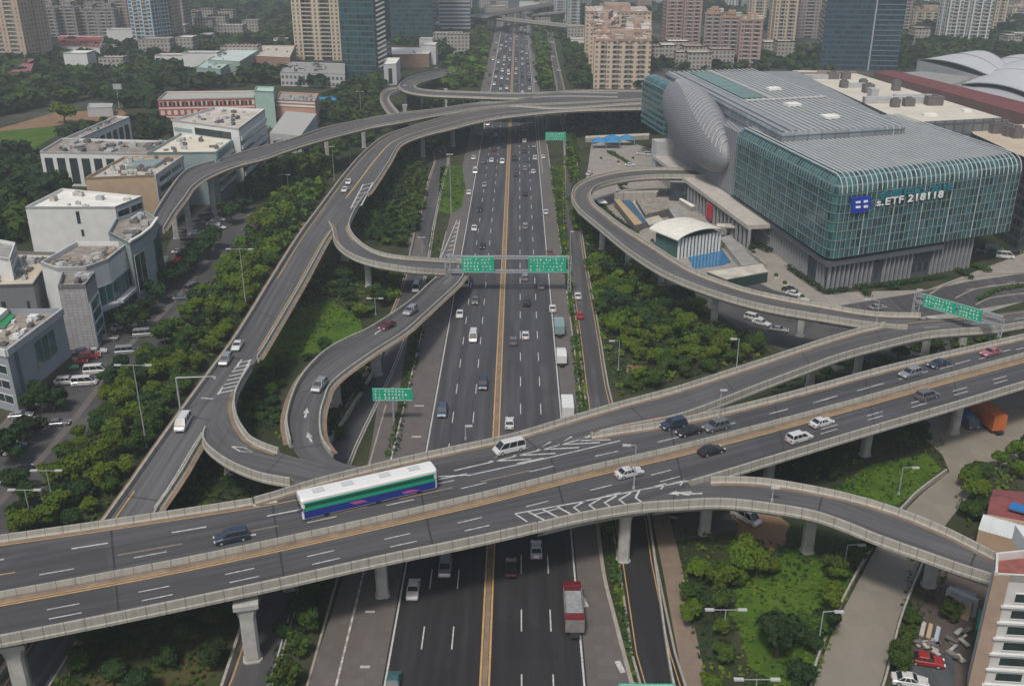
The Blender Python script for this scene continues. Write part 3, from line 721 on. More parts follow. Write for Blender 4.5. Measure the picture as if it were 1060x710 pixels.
# ---- branch from the west ramp that joins the main viaduct
bO = spline([(215, 432, 8.9), (209, 449, 9), (214, 460, 9.4), (229, 472, 10), (246, 481, 10.6), (270, 489.5, 11.4), (300, 495, 12), (330, 499, 12)], 50, 1.0)
bI = spline([(262, 373, 9.4), (248, 396, 9.2), (243, 413, 9.3), (246, 430, 9.6), (254, 444, 10.2), (262, 452, 10.8), (280, 460, 11.4), (310, 469, 12), (345, 477, 12), (385, 482, 12)], 50, 1.0)
bb, bd = bridge('ramp_bridge', 'short branch ramp linking the west ramp to the main viaduct', bI, bO, A_RAMP, -0.032, 1.6)
parapet(bO[4:44], bb, 1)
j1 = min(range(50), key=lambda k: (bI[k].xy - P(300, 466, 12).xy).length)
parapet(bI[1:j1], bb, -1)
w1 = MB(); strip(w1, offset(bI, -1.1)[:j1], .2, .0); strip(w1, offset(bO, 1.1)[:42], .2, .0); paint(bd, w1)
chev_on([[(240, 462), (248, 460.5), (262, 468), (253, 470), (240, 462)]], bO, bI, bd, .28)
for x, y in ((237, 490),): pier(bb, x, y, 8.6, 1.8, 1.5, .3)

# ---- high outer ramp (upper left) and far loop
tU = spline([(700, 93, 14), (660, 93.5, 14), (585, 94, 14), (530, 104, 14), (493, 106.5, 14), (451, 112.5, 14.5), (415, 116.5, 15), (380, 122.5, 15), (336, 132, 15.5), (300, 144, 16), (263, 153.5, 16), (221, 166, 16), (200, 172, 16), (188, 180, 16), (176, 196, 16), (163, 216, 16), (154, 234, 16)], 90, 1.0)
tD = spline([(700, 106, 14), (660, 106, 14), (581, 111, 14), (530, 106.5 + 2, 14), (493, 111.5, 14), (451, 118, 14.5), (408, 126, 15), (380, 131, 15), (336, 142, 15.5), (300, 152.5, 16), (270, 163, 16), (242, 170, 16), (214, 181.5, 16), (198, 192.5, 16), (190, 204, 16), (179, 218, 16), (168, 236, 16)], 90, 1.0)
tb, td = bridge('ramp_bridge', 'high outer ramp curving left across the highway towards the shopping buildings', tD, tU, A_RAMP, 0.02, 1.8)
parapet(tU, tb, -1); parapet(tD, tb, 1)
w1, y1 = MB(), MB(); strip(w1, offset(tD, -1.0), .2, .004); strip(y1, offset(tU, 1.0), .2, .004); dashes(w1, between(tU, tD, .5), .2, 4, 8, .004); paint(td, w1); paint(td, y1, YELL)
for x, y, z in ((377, 153, 15), (339, 163, 15.3), (292, 178, 16), (258, 190, 16), (222, 223, 16), (197, 243, 16), (183, 247, 16), (420, 135, 15), (540, 123, 14), (612, 121, 14)): pier(tb, x, y, z - 1.75, 2.2, 1.8, .4)
oO = spline([(640, 100, 13.7), (585, 99, 13.7), (530, 101, 13.5), (479, 99.5, 13), (444, 98, 12), (422.5, 94.5, 11), (414, 89, 10.5), (418, 83.5, 9.5), (429.5, 78.5, 8), (445, 74.5, 6), (462, 71, 4), (478, 66, 1)], 70, 1.0)
oI = spline([(640, 96, 13.7), (585, 95, 13.7), (530, 96, 13.5), (479, 94.5, 13), (451, 93.5, 12), (434, 91.5, 11), (428, 88.5, 10.5), (431, 85, 9.5), (440, 82, 8), (454, 78.5, 6), (467, 73.5, 4), (482, 68, 1)], 70, 1.0)
ob, od = bridge('loop_ramp', 'far loop ramp turning beneath the dark glass towers', oI, oO, A_RAMP, 0.03, 1.7)
parapet(oO, ob, 1); parapet(oI, ob, -1)
for x, y in ((420, 107), (437, 113), (462, 111)): pier(ob, x, y, 10.5, 1.9, 1.6, 0)
uO = spline([(414, 89.5, 10.3), (398, 92.5, 10.4), (393.4, 100, 10.8), (395.6, 107, 11.2), (403, 118, 11.8), (412, 130, 12.2), (416, 140, 12.3)], 40, 1.0)
uI = spline([(416, 92.5, 10.3), (405, 97, 10.4), (403, 102.5, 10.8), (408, 110, 11.2), (415, 118, 11.8), (425, 131, 12.2), (428, 138, 12.3)], 40, 1.0)
ub, ud = bridge('ramp_bridge', 'far link ramp dropping between the loop and the west ramp', uI, uO, A_RAMP, -0.03, 1.6)
parapet(uO[:30], ub, 1); parapet(uI[:30], ub, -1)
# ---- viaducts crossing far away at the top
def far_bridge(a, b, z, w, lab):
    pl = resample([P(*a, z), P(*b, z)], 12); Lp, Rp = offset(pl, w / 2), offset(pl, -w / 2)
    f, d = bridge('viaduct', lab, Lp, Rp, A_RAMP, 0, 2.0, .1, 'far viaducts crossing the highway'); parapet(Lp, f, -1); parapet(Rp, f, 1)
    for k in range(1, 12, 2): pier(f, 0, 0, z - 1.9, 2.2, 2, world=Vector((pl[k].x, pl[k].y, 0)))
far_bridge((486, 16), (592, 27.5), 13, 14, 'far viaduct sloping down to the grey apartment towers')
far_bridge((500, 16.5), (578, 3), 17, 18, 'far viaduct rising to the upper edge beyond the highway')
far_bridge((548, 16), (592, 12), 10, 10, 'short far viaduct in front of the grey towers')
far_bridge((440, 26), (504, 19), 9, 10, 'far viaduct left of the highway behind the striped tower')
# ------------------------------------------------------------------ buildings
def _ordw(n):
    a = 'first second third fourth fifth sixth seventh eighth ninth tenth eleventh twelfth thirteenth fourteenth fifteenth sixteenth seventeenth eighteenth nineteenth'.split()
    t = 'twentieth thirtieth fortieth fiftieth sixtieth seventieth eightieth ninetieth'.split(); u = 'twenty thirty forty fifty sixty seventy eighty ninety'.split()
    if n < 19: return a[n]
    n += 1; return t[n // 10 - 2] if n % 10 == 0 else u[n // 10 - 2] + '-' + a[n % 10 - 1]
ORD = [_ordw(i) for i in range(98)]
def proj(p):
    x, y, z = p[0], p[1], p[2] - CH
    rx, fy = x * _cy + y * _sy, -x * _sy + y * _cy
    d = fy * _c - z * _s
    return 530 + F * rx / d, 355 - F * (fy * _s + z * _c) / d
def ztop(xy, ytop):
    lo, hi = 0, 94
    for _ in range(40):
        m = (lo + hi) / 2
        if proj((xy[0], xy[1], m))[1] > ytop: lo = m
        else: hi = m
    return lo
def lerp2(a, b, t): return (a[0] + (b[0] - a[0]) * t, a[1] + (b[1] - a[1]) * t)
ROOFC = plain('roof_screed', (0.46, 0.43, 0.37), 0.9, 0.3, 0.25)
ROOFW = plain('roof_white', (0.72, 0.71, 0.66), 0.8, 0.12, 0.2)
ROOFG = plain('roof_grey', (0.27, 0.27, 0.26), 0.85, 0.25, 0.3)
ROOFD = plain('roof_dirty', (0.25, 0.22, 0.19), 0.95, 0.45, 0.5)
UNIT = plain('rooftop_unit_grey', (0.40, 0.41, 0.41), 0.7, 0.2, 1.0)
UNITD = plain('rooftop_unit_dark', (0.14, 0.13, 0.13), 0.8, 0.3, 1.0)
WWALL = plain('white_render', (0.62, 0.63, 0.62), 0.8, 0.08, 0.3)
GWALL = plain('grey_render', (0.43, 0.435, 0.44), 0.8, 0.12, 0.3)
TANW = plain('tan_render', (0.42, 0.31, 0.21), 0.85, 0.12, 0.3)
BLUEW = plain('blue_grey_cladding', (0.29, 0.315, 0.35), 0.5, 0.1, 0.3)
TEALG = plain('teal_glass', (0.03, 0.11, 0.10), 0.15, 0.3, 0.15, spec=0.7)
DGLASS = plain('dark_window_glass', (0.03, 0.045, 0.05), 0.15, 0.4, 0.4, spec=0.7)
TILEW = window_wall('grey_tile_wall', (0.13, 0.13, 0.135), (0.32, 0.315, 0.32), 1.2, 0.8, 0.94, 0.92, var=0.08, rough=0.7)
UNITCOUNT = 0
def clutter(parent, corners, z, n, seed, mats=(UNIT, UNITD), smax=2.2, hmax=1.6):
    rr = random.Random(seed)
    rz = math.atan2(corners[1][1] - corners[0][1], corners[1][0] - corners[0][0])
    for i in range(n):
        a, b = rr.uniform(.1, .9), rr.uniform(.12, .88)
        p = lerp2(lerp2(corners[0], corners[1], a), lerp2(corners[3], corners[2], a), b)
        h = rr.uniform(.4, hmax); mb = MB(); sx, sy = rr.uniform(.6, smax), rr.uniform(.6, smax * 1.2)
        mb.box((p[0], p[1], z + h / 2), (sx, sy, h), rz)
        if rr.random() < .5: mb.tube((p[0], p[1], z + h), (p[0], p[1], z + h + .35), min(sx, sy) * .35, n=8)
        part(mb, 'rooftop_unit', mats[i % len(mats)], parent)
class Bld:
    def __init__(s, name, label, px, z, wall, roof, z0=0.0, par=0.9, cat='building', world=None, group=None, parw=0.3):
        s.c = world or [tuple(P(x, y, z).xy) for x, y in px]
        s.z, s.z0 = z, z0
        s.o = thing(name, label, cat, (s.c[0][0], s.c[0][1], 0), 0, group)
        mb = MB(); mb.prism(s.c, z0, z, False, z0 > 0); part(mb, 'wall', wall, s.o)
        mb = MB(); mb.prism(s.c, z - .3, z - .003, True); 
        cx, cy = sum(p[0] for p in s.c) / len(s.c), sum(p[1] for p in s.c) / len(s.c)
        mb = MB(); ins = [(p[0] + (cx - p[0]) * .004, p[1] + (cy - p[1]) * .004) for p in s.c]
        mb.prism(ins, z - .3, z - par if par > 0.01 else z - .002, True) if False else mb.face([(p[0], p[1], z - par) for p in ins])
        if MBarea(ins) < 0: pass
        part(mb, 'roof', roof, s.o)
        if par > .05:
            mb = MB(); n = len(s.c)
            for i in range(n):
                a, b = Vector((*s.c[i], 0)), Vector((*s.c[(i + 1) % n], 0)); d = (b - a).normalized()
                q = Vector((-d.y, d.x, 0)); 
                if q.dot(Vector((cx, cy, 0)) - a) < 0: q = -q
                q = q * parw
                pts = [a, b, b + q - d * parw, a + q + d * parw]
                mb.prism([(p.x, p.y) for p in pts], z - par, z + .02)
            part(mb, 'roof_parapet', wall, s.o)
    def pt(s, i, u, z, out=0.0):
        n = len(s.c); a, b = s.c[i % n], s.c[(i + 1) % n]
        d = Vector((b[0] - a[0], b[1] - a[1], 0)); L = d.length; d.normalize(); q = Vector((d.y, -d.x, 0))
        cx, cy = sum(p[0] for p in s.c) / n, sum(p[1] for p in s.c) / n
        if q.dot(Vector((cx - a[0], cy - a[1], 0))) > 0: q = -q
        return Vector((a[0], a[1], z)) + d * (u * L) + q * out, q, L
    def panel(s, i, u0, u1, z0, z1, mat, name='window', out=.06, frame=None, slats=0):
        a, q, L = s.pt(i, u0, z0); b, _, _ = s.pt(i, u1, z0)
        mb = MB(); pts = [a - q * .05, b - q * .05, b + q * out, a + q * out]; mb.prism([(p.x, p.y) for p in pts], z0, z1, True, True)
        o = part(mb, name, mat, s.o)
        if frame:
            m2 = MB()
            for zz in (z0, z1): m2.bar(a + q * out + Vector((0, 0, zz - z0)), b + q * out + Vector((0, 0, zz - z0)), .14)
            k = max(1, int((b - a).length / 2.2))
            for t in range(k + 1):
                p = a.lerp(b, t / k) + q * out; m2.bar(p, p + Vector((0, 0, z1 - z0)), .10)
            part(m2, 'frame', frame, o)
        return o
def MBarea(c): return sum(c[i][0] * c[(i + 1) % len(c)][1] - c[(i + 1) % len(c)][0] * c[i][1] for i in range(len(c)))

# ---- convention centre
CGL = window_wall('curtain_wall_glass', (0.12, 0.20, 0.20), (0.030, 0.080, 0.085), 1.6, 2.6, 0.93, 0.80, var=0.45, rough=0.12)
RIB = plain('louvre_metal', (0.19, 0.27, 0.265), 0.45, 0.12, 0.3, 0.2)
RIBR = plain('roof_louvre_metal', (0.46, 0.48, 0.475), 0.5, 0.12, 0.15, 0.0)
ROOFT = plain('roof_between_louvres', (0.23, 0.25, 0.25), 0.6, 0.15, 0.2)
A1, A2, A3 = P(857, 269, 10.6), P(1048, 239, 10.6), P(790, 223, 10.6)
_l = (A3 - A1).normalized(); A3 = A1 + _l * 78
A4 = A2 + (A3 - A1)
cc = thing('convention_centre', 'huge green glass convention centre with a ribbed roof and a silver egg-shaped hall', 'convention centre', (A1.x, A1.y, 0))
def rplan(c, ins, rc, k=5):
    """parallelogram plan with rounded corners, inset by ins"""
    n = len(c); out = []; rc = max(rc - ins * .6, .3)
    V = [Vector((p[0], p[1])) for p in c]; ctr = sum(V, Vector((0, 0))) / n
    def off_line(a, b):
        d = (b - a).normalized(); q = Vector((-d.y, d.x)); q = q if q.dot(ctr - a) > 0 else -q
        return a + q * ins, d
    for i in range(n):
        a0, d0 = off_line(V[i - 1], V[i]); a1, d1 = off_line(V[i], V[(i + 1) % n])
        cr = d0.x * d1.y - d0.y * d1.x; t = ((a1 - a0).x * d1.y - (a1 - a0).y * d1.x) / cr
        p = a0 + d0 * t; p0, p1 = p - d0 * rc, p + d1 * rc
        for j in range(k + 1):
            s = j / k; out.append(p0 * (1 - s) ** 2 + p * 2 * s * (1 - s) + p1 * s * s)
    return out
def round_block(c, zb, zt, r, rc, wall, roof, parent, nm='glass_block'):
    mb = MB(); lev = [(0, zb), (0, zt - r)] + [(r * (1 - math.cos(a)), zt - r + r * math.sin(a)) for a in [math.pi / 2 * k / 6 for k in range(1, 7)]]
    rings = [[(p.x, p.y, z) for p in rplan(c, i, rc)] for i, z in lev]
    base = rings[0]; n = len(base); d = [0]
    for i in range(n): d.append(d[-1] + math.dist(base[i], base[(i + 1) % n]))
    vz = 0; vs_ = [zb]
    for (i0, z0), (i1, z1) in zip(lev, lev[1:]): vs_.append(vs_[-1] + math.hypot(i1 - i0, z1 - z0))
    for k in range(len(rings) - 1):
        for i in range(n):
            j = (i + 1) % n
            mb.face([rings[k][i], rings[k][j], rings[k + 1][j], rings[k + 1][i]], [(d[i], vs_[k]), (d[i + 1], vs_[k]), (d[i + 1], vs_[k + 1]), (d[i], vs_[k + 1])])
    mb.face(base[::-1])
    o = part(mb, nm, wall, parent)
    m2 = MB(); m2.face(rings[-1]); part(m2, 'roof', roof, parent)
    m3 = MB()
    for z in np.arange(zb + 2.6, zt - r + .1, 2.6):
        q = rplan(c, -.12, rc)
        for i in range(n): m3.bar((q[i].x, q[i].y, z), (q[(i + 1) % n].x, q[(i + 1) % n].y, z), .16)
    part(m3, 'floor_band', RIB, o)
    return o
def ribs(parent, a, b, back, zb, zt, r, step, mat, lift=.16, w=.28, name='roof_rib', z_from=None):
    """louvre ribs climbing the wall between a and b, bending over the rounded eave and running back across the roof"""
    a, b = Vector((a[0], a[1], 0)), Vector((b[0], b[1], 0)); L = (b - a).length; k = int(L / step); D = back.length; bd = back.normalized(); mb = MB()
    d = (b - a).normalized(); q = Vector((-d.y, d.x, 0)); q = q if q.dot(bd) > 0 else -q; cs = q.dot(bd)
    for i in range(1, k):
        p = a + (b - a) * (i / k)
        pr = [(0, zb), (0, zt - r)] + [(r * (1 - math.cos(t)), zt - r + r * math.sin(t)) for t in [math.pi / 2 * m / 5 for m in range(1, 6)]] + [(D - r, zt)]
        pts = [p + bd * (x / cs if x < D - r else x) - (bd * lift if z < zt - .1 else Vector((0, 0, -lift))) + Vector((0, 0, z)) for x, z in pr]
        for j_, (u, v) in enumerate(zip(pts, pts[1:])): mb.bar(u, v, (.22 if i % 6 == 0 else .07) if j_ == 0 else (min(w * .8, .26) if j_ < 6 else w), .16 if j_ else .12)
    return part(mb, name, mat, parent)
ca = [A1, A2, A4, A3]
blkA = round_block([(p.x, p.y) for p in ca], 10.6, 33.8, 4.5, 4.0, CGL, ROOFT, cc, 'glass_block')
ribs(blkA, A1, A2, (A3 - A1), 10.7, 33.8, 4.5, 1.75, RIBR, w=.6)
# mullions bent over the left eave
m3 = MB(); L = (A3 - A1).length; bd = (A2 - A1).normalized(); fd = (A3 - A1).normalized(); q = Vector((fd.y, -fd.x, 0)); q = q if q.dot(bd) > 0 else -q; cs = q.dot(bd)
for i in range(2, int(L / 1.75) - 1):
    p = A1.lerp(A3, i * 1.75 / L); p.z = 0
    pr = [(0, 10.7), (0, 29.3)] + [(4.5 * (1 - math.cos(t)), 29.3 + 4.5 * math.sin(t)) for t in [math.pi / 2 * m / 5 for m in range(1, 6)]]
    pts = [p + bd * (x / cs) - bd * .15 + Vector((0, 0, z)) for x, z in pr]
    for j_, (u, v) in enumerate(zip(pts, pts[1:])): m3.bar(u, v, (.2 if i % 6 == 0 else .06) if j_ == 0 else .2, .12)
part(m3, 'mullion', RIB, blkA)
# lower storeys under the glass block
fA, lA = (A2 - A1).normalized(), (A3 - A1).normalized()
B1 = A1 + fA * 2.5 + lA * 2.5
low = [B1, A1 + fA * ((A2 - A1).length * .80) + lA * 2.5, A1 + fA * ((A2 - A1).length * .80) + lA * 40, A1 + fA * 2.5 + lA * ((A3 - A1).length - 1)]
mb = MB(); mb.prism([(p.x, p.y) for p in low], 0, 10.5); lw = part(mb, 'lower_storey', window_wall('lower_wall', (0.07, 0.075, 0.085), (0.03, 0.05, 0.06), 2.4, 5.2, .7, .55, var=.3), cc)
FIN = plain('pale_fin', (0.27, 0.28, 0.295), 0.6, 0.1, 0.5)
mb = MB(); Lf = (low[1] - low[0]).length
for i in range(int(Lf / 1.7) + 1):
    u = i * 1.7 / Lf
    if .30 < u < .36 or .56 < u < .70: continue
    p = low[0].lerp(low[1], min(u, 1)) - lA * .5; mb.box((p.x, p.y, 4.4 if u < .6 else 4.9), (.55, .8, 8.8 if u < .6 else 9.8), math.atan2(fA.y, fA.x))
Ll = (low[3] - low[0]).length
for i in range(1, int(Ll / 1.9)):
    p = low[0].lerp(low[3], i * 1.9 / Ll) - fA * .5
    if 3 < i < 7: continue
    mb.box((p.x, p.y, 4.6), (.55, .8, 9.2), math.atan2(lA.y, lA.x))
part(mb, 'fin', FIN, lw)
mb = MB(); e = A1.copy()
t1 = [A1 + (fA + lA) * .6, A1 + fA * ((A2 - A1).length * .62) + lA * .6, A1 + fA * ((A2 - A1).length * .62) + lA * 3, A1 + fA * 3 + lA * 3, A1 + fA * 3 + lA * ((A3 - A1).length), A1 + fA * .6 + lA * ((A3 - A1).length)]
mb.prism([(p.x, p.y) for p in t1], 8.0, 9.6, True, True); part(mb, 'canopy', plain('canopy_dark', (0.10, 0.115, 0.13), 0.5, .1), lw)
# hedge beds round the foot are shrubs (things); see vegetation
# rear block
Bn, Bf = A1 + lA * 47 + fA * 4.2, A1 + lA * 193 + fA * 11; Bn.z = Bf.z = 36.5; Br, Brf = P(938, 131, 36.5), P(826, 73.5, 36.5)
cb = [Bn, Br, Brf, Bf]
BDW = window_wall('rear_side_wall', (.13, .145, .16), (.19, .21, .23), 5, 30, .9, .99, var=.15, rough=.4)
blkB = round_block([(p.x, p.y) for p in cb], 15.0, 36.5, .8, 1.0, BDW, ROOFT, cc, 'rear_block')
E4 = [A1 + lA * 158, A1 + lA * 158 + fA * 10, A1 + lA * 197 + fA * 10, A1 + lA * 197]
round_block([(p.x, p.y) for p in E4], 15.0, 36.0, 4.0, 3.5, CGL, plain('pale_glass_roof', (.22, .33, .31), .3, .1, .2), cc, 'end_glass_block')
ribs(blkB, Bn + (Bf - Bn) * .01, Br, (Bf - Bn), 33, 36.5, .8, 2.2, RIBR, w=.7, lift=.2)
# long metal coping along the west edge, skylights across the roof
fB, lB = (Br - Bn), (Bf - Bn)
def rq(u0, u1, v0, v1, z, mb, h=.25):
    pts = [Bn + fB * u + lB * v for u, v in ((u0, v0), (u1, v0), (u1, v1), (u0, v1))]
    mb.prism([(p.x, p.y) for p in pts], z, z + h)
mb = MB(); rq(.09, .15, .02, .98, 36.75, mb); rq(.02, .06, .02, .80, 36.72, mb); part(mb, 'coping', plain('coping_metal', (.33, .35, .36), .5, .1, .2, .3), blkB)
mb = MB(); rq(.22, .42, .45, .95, 36.78, mb, .3); part(mb, 'skylight', plain('skylight_glass', (.12, .22, .20), .25, .15, .2), blkB)
mb = MB(); rq(.44, .455, .42, .98, 36.8, mb, .5); rq(.2, .95, .405, .415, 36.82, mb, .4); part(mb, 'roof_walkway', plain('walkway_pale', (.5, .49, .46), .8, .1), blkB)
mb = MB(); 
for u0, v0 in ((.45, .30), (.52, .12), (.60, .55)): rq(u0, u0 + .12, v0, v0 + .035, 36.8, mb, .8)
part(mb, 'skylight', ROOFW, blkB)
# lower part of the rear block and its white stilts
lowB = [Bn + fB * .03 + lB * .03, Br + lB * .03, Brf - fB * .01, Bf + fB * .02 - lB * .03]
mb = MB(); mb.prism([(p.x, p.y) for p in lowB], 0, 14.9); part(mb, 'lower_storey', window_wall('lower_wall_b', (0.27, 0.27, 0.28), (0.04, 0.05, 0.06), 3.5, 5, .75, .5, var=.3), cc)
EA, EZ, EW, ET = 37.0, 12.6, 8.0, 10
# egg-shaped hall bulging out of the west side
wl0, wl1 = A3.copy(), Vector((E4[3].x, E4[3].y, 10))
d = (wl1 - wl0); d.z = 0; wd = d.normalized(); wn_ = Vector((-wd.y, wd.x, 0)); wn_ = wn_ if wn_.x < 0 else -wn_
def on_line(px, py):
    best = None
    for z in np.arange(2, 60, .25):
        p = P(px, py, z); s = abs((p - wl0).dot(wn_))
        if best is None or s < best[0]: best = (s, p)
    return best[1]
EGG = A1 + lA * 120; EGG.z = 27.5
eggA = (on_line(692, 108) - on_line(753, 150)); eggA.z = 0; ea = EA
em, ent, eb = _new('egg_shell_metal')
eb.inputs['Metallic'].default_value = .2; eb.inputs['Roughness'].default_value = .6
tc = _n(ent, 'ShaderNodeTexCoord'); mp = _n(ent, 'ShaderNodeMapping'); mp.inputs['Rotation'].default_value = (0, 0, math.pi / 4); mp.inputs['Scale'].default_value = (1, 1, 1)
ent.links.new(tc.outputs['UV'], mp.inputs[0]); ck = _n(ent, 'ShaderNodeTexBrick'); ck.inputs['Scale'].default_value = 70; ck.offset = 0
ck.inputs['Brick Width'].default_value = 1; ck.inputs['Row Height'].default_value = 1; ck.inputs['Mortar Size'].default_value = .14
ck.inputs['Color1'].default_value = (.30, .31, .33, 1); ck.inputs['Color2'].default_value = (.36, .37, .39, 1); ck.inputs['Mortar'].default_value = (.12, .125, .135, 1)
ent.links.new(mp.outputs[0], ck.inputs['Vector']); ent.links.new(ck.outputs[0], eb.inputs['Base Color'])
mb = MB(); NU, NV = 56, 32; ez, ew = EZ, EW
ec = Vector((EGG.x, EGG.y, EGG.z)) - wn_ * .5
tilt = math.radians(ET)
def eggpt(a, b, k=1.0):
    x, y, z = math.cos(b) * math.cos(a), math.cos(b) * math.sin(a), math.sin(b)
    sx = ea * (1 - .10 * z) ; L_, W_, Z_ = x * sx * k, y * ew * k, z * ez * k
    L2 = L_ * math.cos(tilt) - Z_ * math.sin(tilt); Z2 = L_ * math.sin(tilt) + Z_ * math.cos(tilt)
    return ec + wd * L2 + wn_ * W_ + Vector((0, 0, Z2))
for i in range(NU):
    for j in range(NV):
        q = [(i / NU, j / NV), ((i + 1) / NU, j / NV), ((i + 1) / NU, (j + 1) / NV), (i / NU, (j + 1) / NV)]
        mb.face([eggpt(u * 2 * math.pi, (v - .5) * math.pi) for u, v in q], [(u * 2, v) for u, v in q])
egg = part(mb, 'egg_hall', em, cc, True)
mb = MB()
def egg2(x, ph, k=1.012):
    """point on the shell by position along its long axis and angle about it"""
    r_ = math.sqrt(max(0, 1 - x * x)); y, z = r_ * math.cos(ph), r_ * math.sin(ph)
    L_, W_, Z_ = x * ea * (1 - .10 * z) * k, y * ew * k, z * ez * k
    return ec + wd * (L_ * math.cos(tilt) - Z_ * math.sin(tilt)) + wn_ * W_ + Vector((0, 0, L_ * math.sin(tilt) + Z_ * math.cos(tilt)))
for k in range(26):
    x = -.95 + k * .066; lo_ = 24 + k * 1.8
    pts = [egg2(x + .05 * t_ / 8, math.radians(lo_ + (105 - lo_) * t_ / 8)) for t_ in range(9)]
    for u, v in zip(pts, pts[1:]): mb.bar(u, v, .42, .35)
part(mb, 'louvre', plain('egg_louvre', (.40, .41, .42), .6, .05, .5, 0), egg)
# grey ribbed panel between egg and front block
g0, g1 = A3 + wd * .5 - wn_ * 1.5, A3 + wd * 79 - wn_ * 1.5
mb = MB(); pts = [g0 + wn_ * .2, g1 + wn_ * .2, g1 - wn_ * 12, g0 - wn_ * 12]
mb.prism([(p.x, p.y) for p in pts], 0, 31.5); part(mb, 'recessed_wall', window_wall('ribbed_panel', (.16, .17, .19), (.26, .27, .29), 1.6, 60, .5, .99, var=.05, rough=.6), cc)
# podium with columns along the west side
po = [on_line(700, 163)]
p0 = A1 + lA * 42; p0.z = 0; p1 = Vector((E4[0].x, E4[0].y, 0)) - wd * 8
pod = [p0 - wn_ * 1, p1 - wn_ * 1, p1 + wn_ * 7.0, p0 + wn_ * 7.0]
mb = MB(); mb.prism([(p.x, p.y) for p in pod], 7.6, 8.9, True, True); pm = part(mb, 'terrace', plain('terrace_stone', (.42, .39, .35), .85, .15, .3), cc)
mb = MB()
for i in range(31):
    p = (p0 + wn_ * 6.2).lerp(p1 + wn_ * 6.2, i / 30); mb.box((p.x, p.y, 3.8), (.5, .9, 7.6), math.atan2(wd.y, wd.x))
part(mb, 'column', FIN, pm)
q = (p0 + wn_ * 6.9).lerp(p1 + wn_ * 6.9, .33); mb = MB(); mb.box((q.x, q.y, 3.9), (5.2, .25, 5.6), math.atan2(wd.y, wd.x)); part(mb, 'banner', plain('red_banner', (.50, .02, .05), .7, .05), cc)
q2 = p1 + wn_ * 2; mb = MB(); mb.box((q2.x, q2.y, 7.5), (7, 9, 15), math.atan2(wd.y, wd.x)); part(mb, 'stair_tower', GWALL, cc)
# flat beige roof block behind with plant
cC = [P(938, 127, 33.5), P(1037, 122, 33.5), P(879, 74, 33.5), P(820, 73, 33.5)]
mb = MB(); mb.prism([(p.x, p.y) for p in cC], 0, 33.5, False); c3 = part(mb, 'rear_wall', window_wall('rear_wall_dark', (.10, .11, .12), (.17, .18, .19), 4, 4, .8, .8, var=.1, rough=.6), cc)
mb = MB(); mb.face([(p.x, p.y, 33.5) for p in cC]); part(mb, 'flat_roof', plain('beige_roof', (.56, .52, .44), .9, .12, .08), cc)
ccx = [(p.x, p.y) for p in cC]
for (x, y, w, dpt, h, mt) in ((898, 96, 4, 4, 3.5, UNITD), (903, 102, 3, 5, 4, UNIT), (927, 94, 3, 3, 4, UNITD), (862, 82, 5, 3, 3, UNITD), (845, 82, 14, 3, 2, UNIT), (875, 82, 4, 3, 3, UNITD), (873, 91, 3, 3, 3, UNITD), (883, 91, 10, 2, 2, UNIT), (893, 90, 3, 3, 3, UNITD),
                             (926, 111, 3, 3, 3, UNITD), (940, 110, 4, 3, 3, UNITD), (933, 107, 30, 3, 2.5, UNIT), (966, 109, 6, 4, 3.5, UNITD), (945, 101, 16, 2, 1.2, UNIT), (830, 77, 26, 3, .8, plain('plant_brown', (.24, .17, .13), .9, .2)), (866, 76, 18, 3, .8, plain('plant_brown', (.24, .17, .13), .9, .2)), (962, 120, 5, 3, .8, ROOFW), (1000, 116, 3, 3, .9, ROOFW)):
    p = P(x, y, 33.5); mb = MB(); mb.box((p.x, p.y, 33.5 + h / 2), (w, dpt, h), 0.02)
    if mt is UNITD: mb.tube((p.x, p.y, 33.5 + h), (p.x, p.y, 34 + h), 1.2, n=8)
    part(mb, 'rooftop_unit', mt, cc)
# low wing right of the front block
D4 = [P(1008, 139, 29), P(1072, 168, 29), P(1110, 150, 29), P(1080, 128, 29), P(1000, 131, 29)]
mb = MB(); mb.prism([(p.x, p.y) for p in D4], 0, 29, False); part(mb, 'side_wing', window_wall('dark_wing', (.07, .075, .085), (.03, .035, .04), 3, 3.4, .8, .6), cc)
mb = MB(); mb.face([(p.x, p.y, 29) for p in D4]); part(mb, 'flat_roof', plain('tan_roof', (.50, .42, .32), .9, .15, .1), cc)
for x, y in ((1030, 138), (1038, 137), (1044, 141), (1052, 143)):
    p = P(x, y, 29); mb = MB(); mb.box((p.x, p.y, 30.8), (3.5, 3, 3.6), .1); mb.tube((p.x, p.y, 32.6), (p.x, p.y, 33.4), 1.2, n=8); part(mb, 'rooftop_unit', UNITD, cc)
# logo and lettering on the glass front
fl = A1 + fA * 0; out = -lA * .55
def on_front(px, py):
    best = None
    nrm = Vector((fA.y, -fA.x, 0))
    for z in np.arange(8, 40, .05):
        p = P(px, py, z); s_ = abs((p - A1).dot(nrm))
        if best is None or s_ < best[0]: best = (s_, p)
    return best[1]
nf = Vector((fA.y, -fA.x, 0)); nf = nf if nf.y < 0 else -nf
lg = thing('logo_sign', 'blue shield-shaped logo with four white marks on the glass front', 'sign', on_front(880, 220))
def plate(px, depth, name, mat, parent, off=.35):
    pts = [on_front(x, y) + nf * off for x, y in px]; mb = MB(); b2 = [p + nf * depth for p in pts]
    mb.face(b2); mb.face(pts[::-1])
    for i in range(len(pts)):
        j = (i + 1) % len(pts); mb.face([pts[i], pts[j], b2[j], b2[i]])
    return part(mb, name, mat, parent)
LB = plain('logo_blue', (.012, .05, .42), .4); LW = plain('logo_white', (.85, .85, .85), .5); LT = plain('logo_teal', (.02, .20, .27), .5)
plate([(879.5, 204.5), (897.5, 202.3), (900.5, 204), (900.2, 211), (897, 217), (891, 219.5), (880, 221)], .3, 'panel', LB, lg)
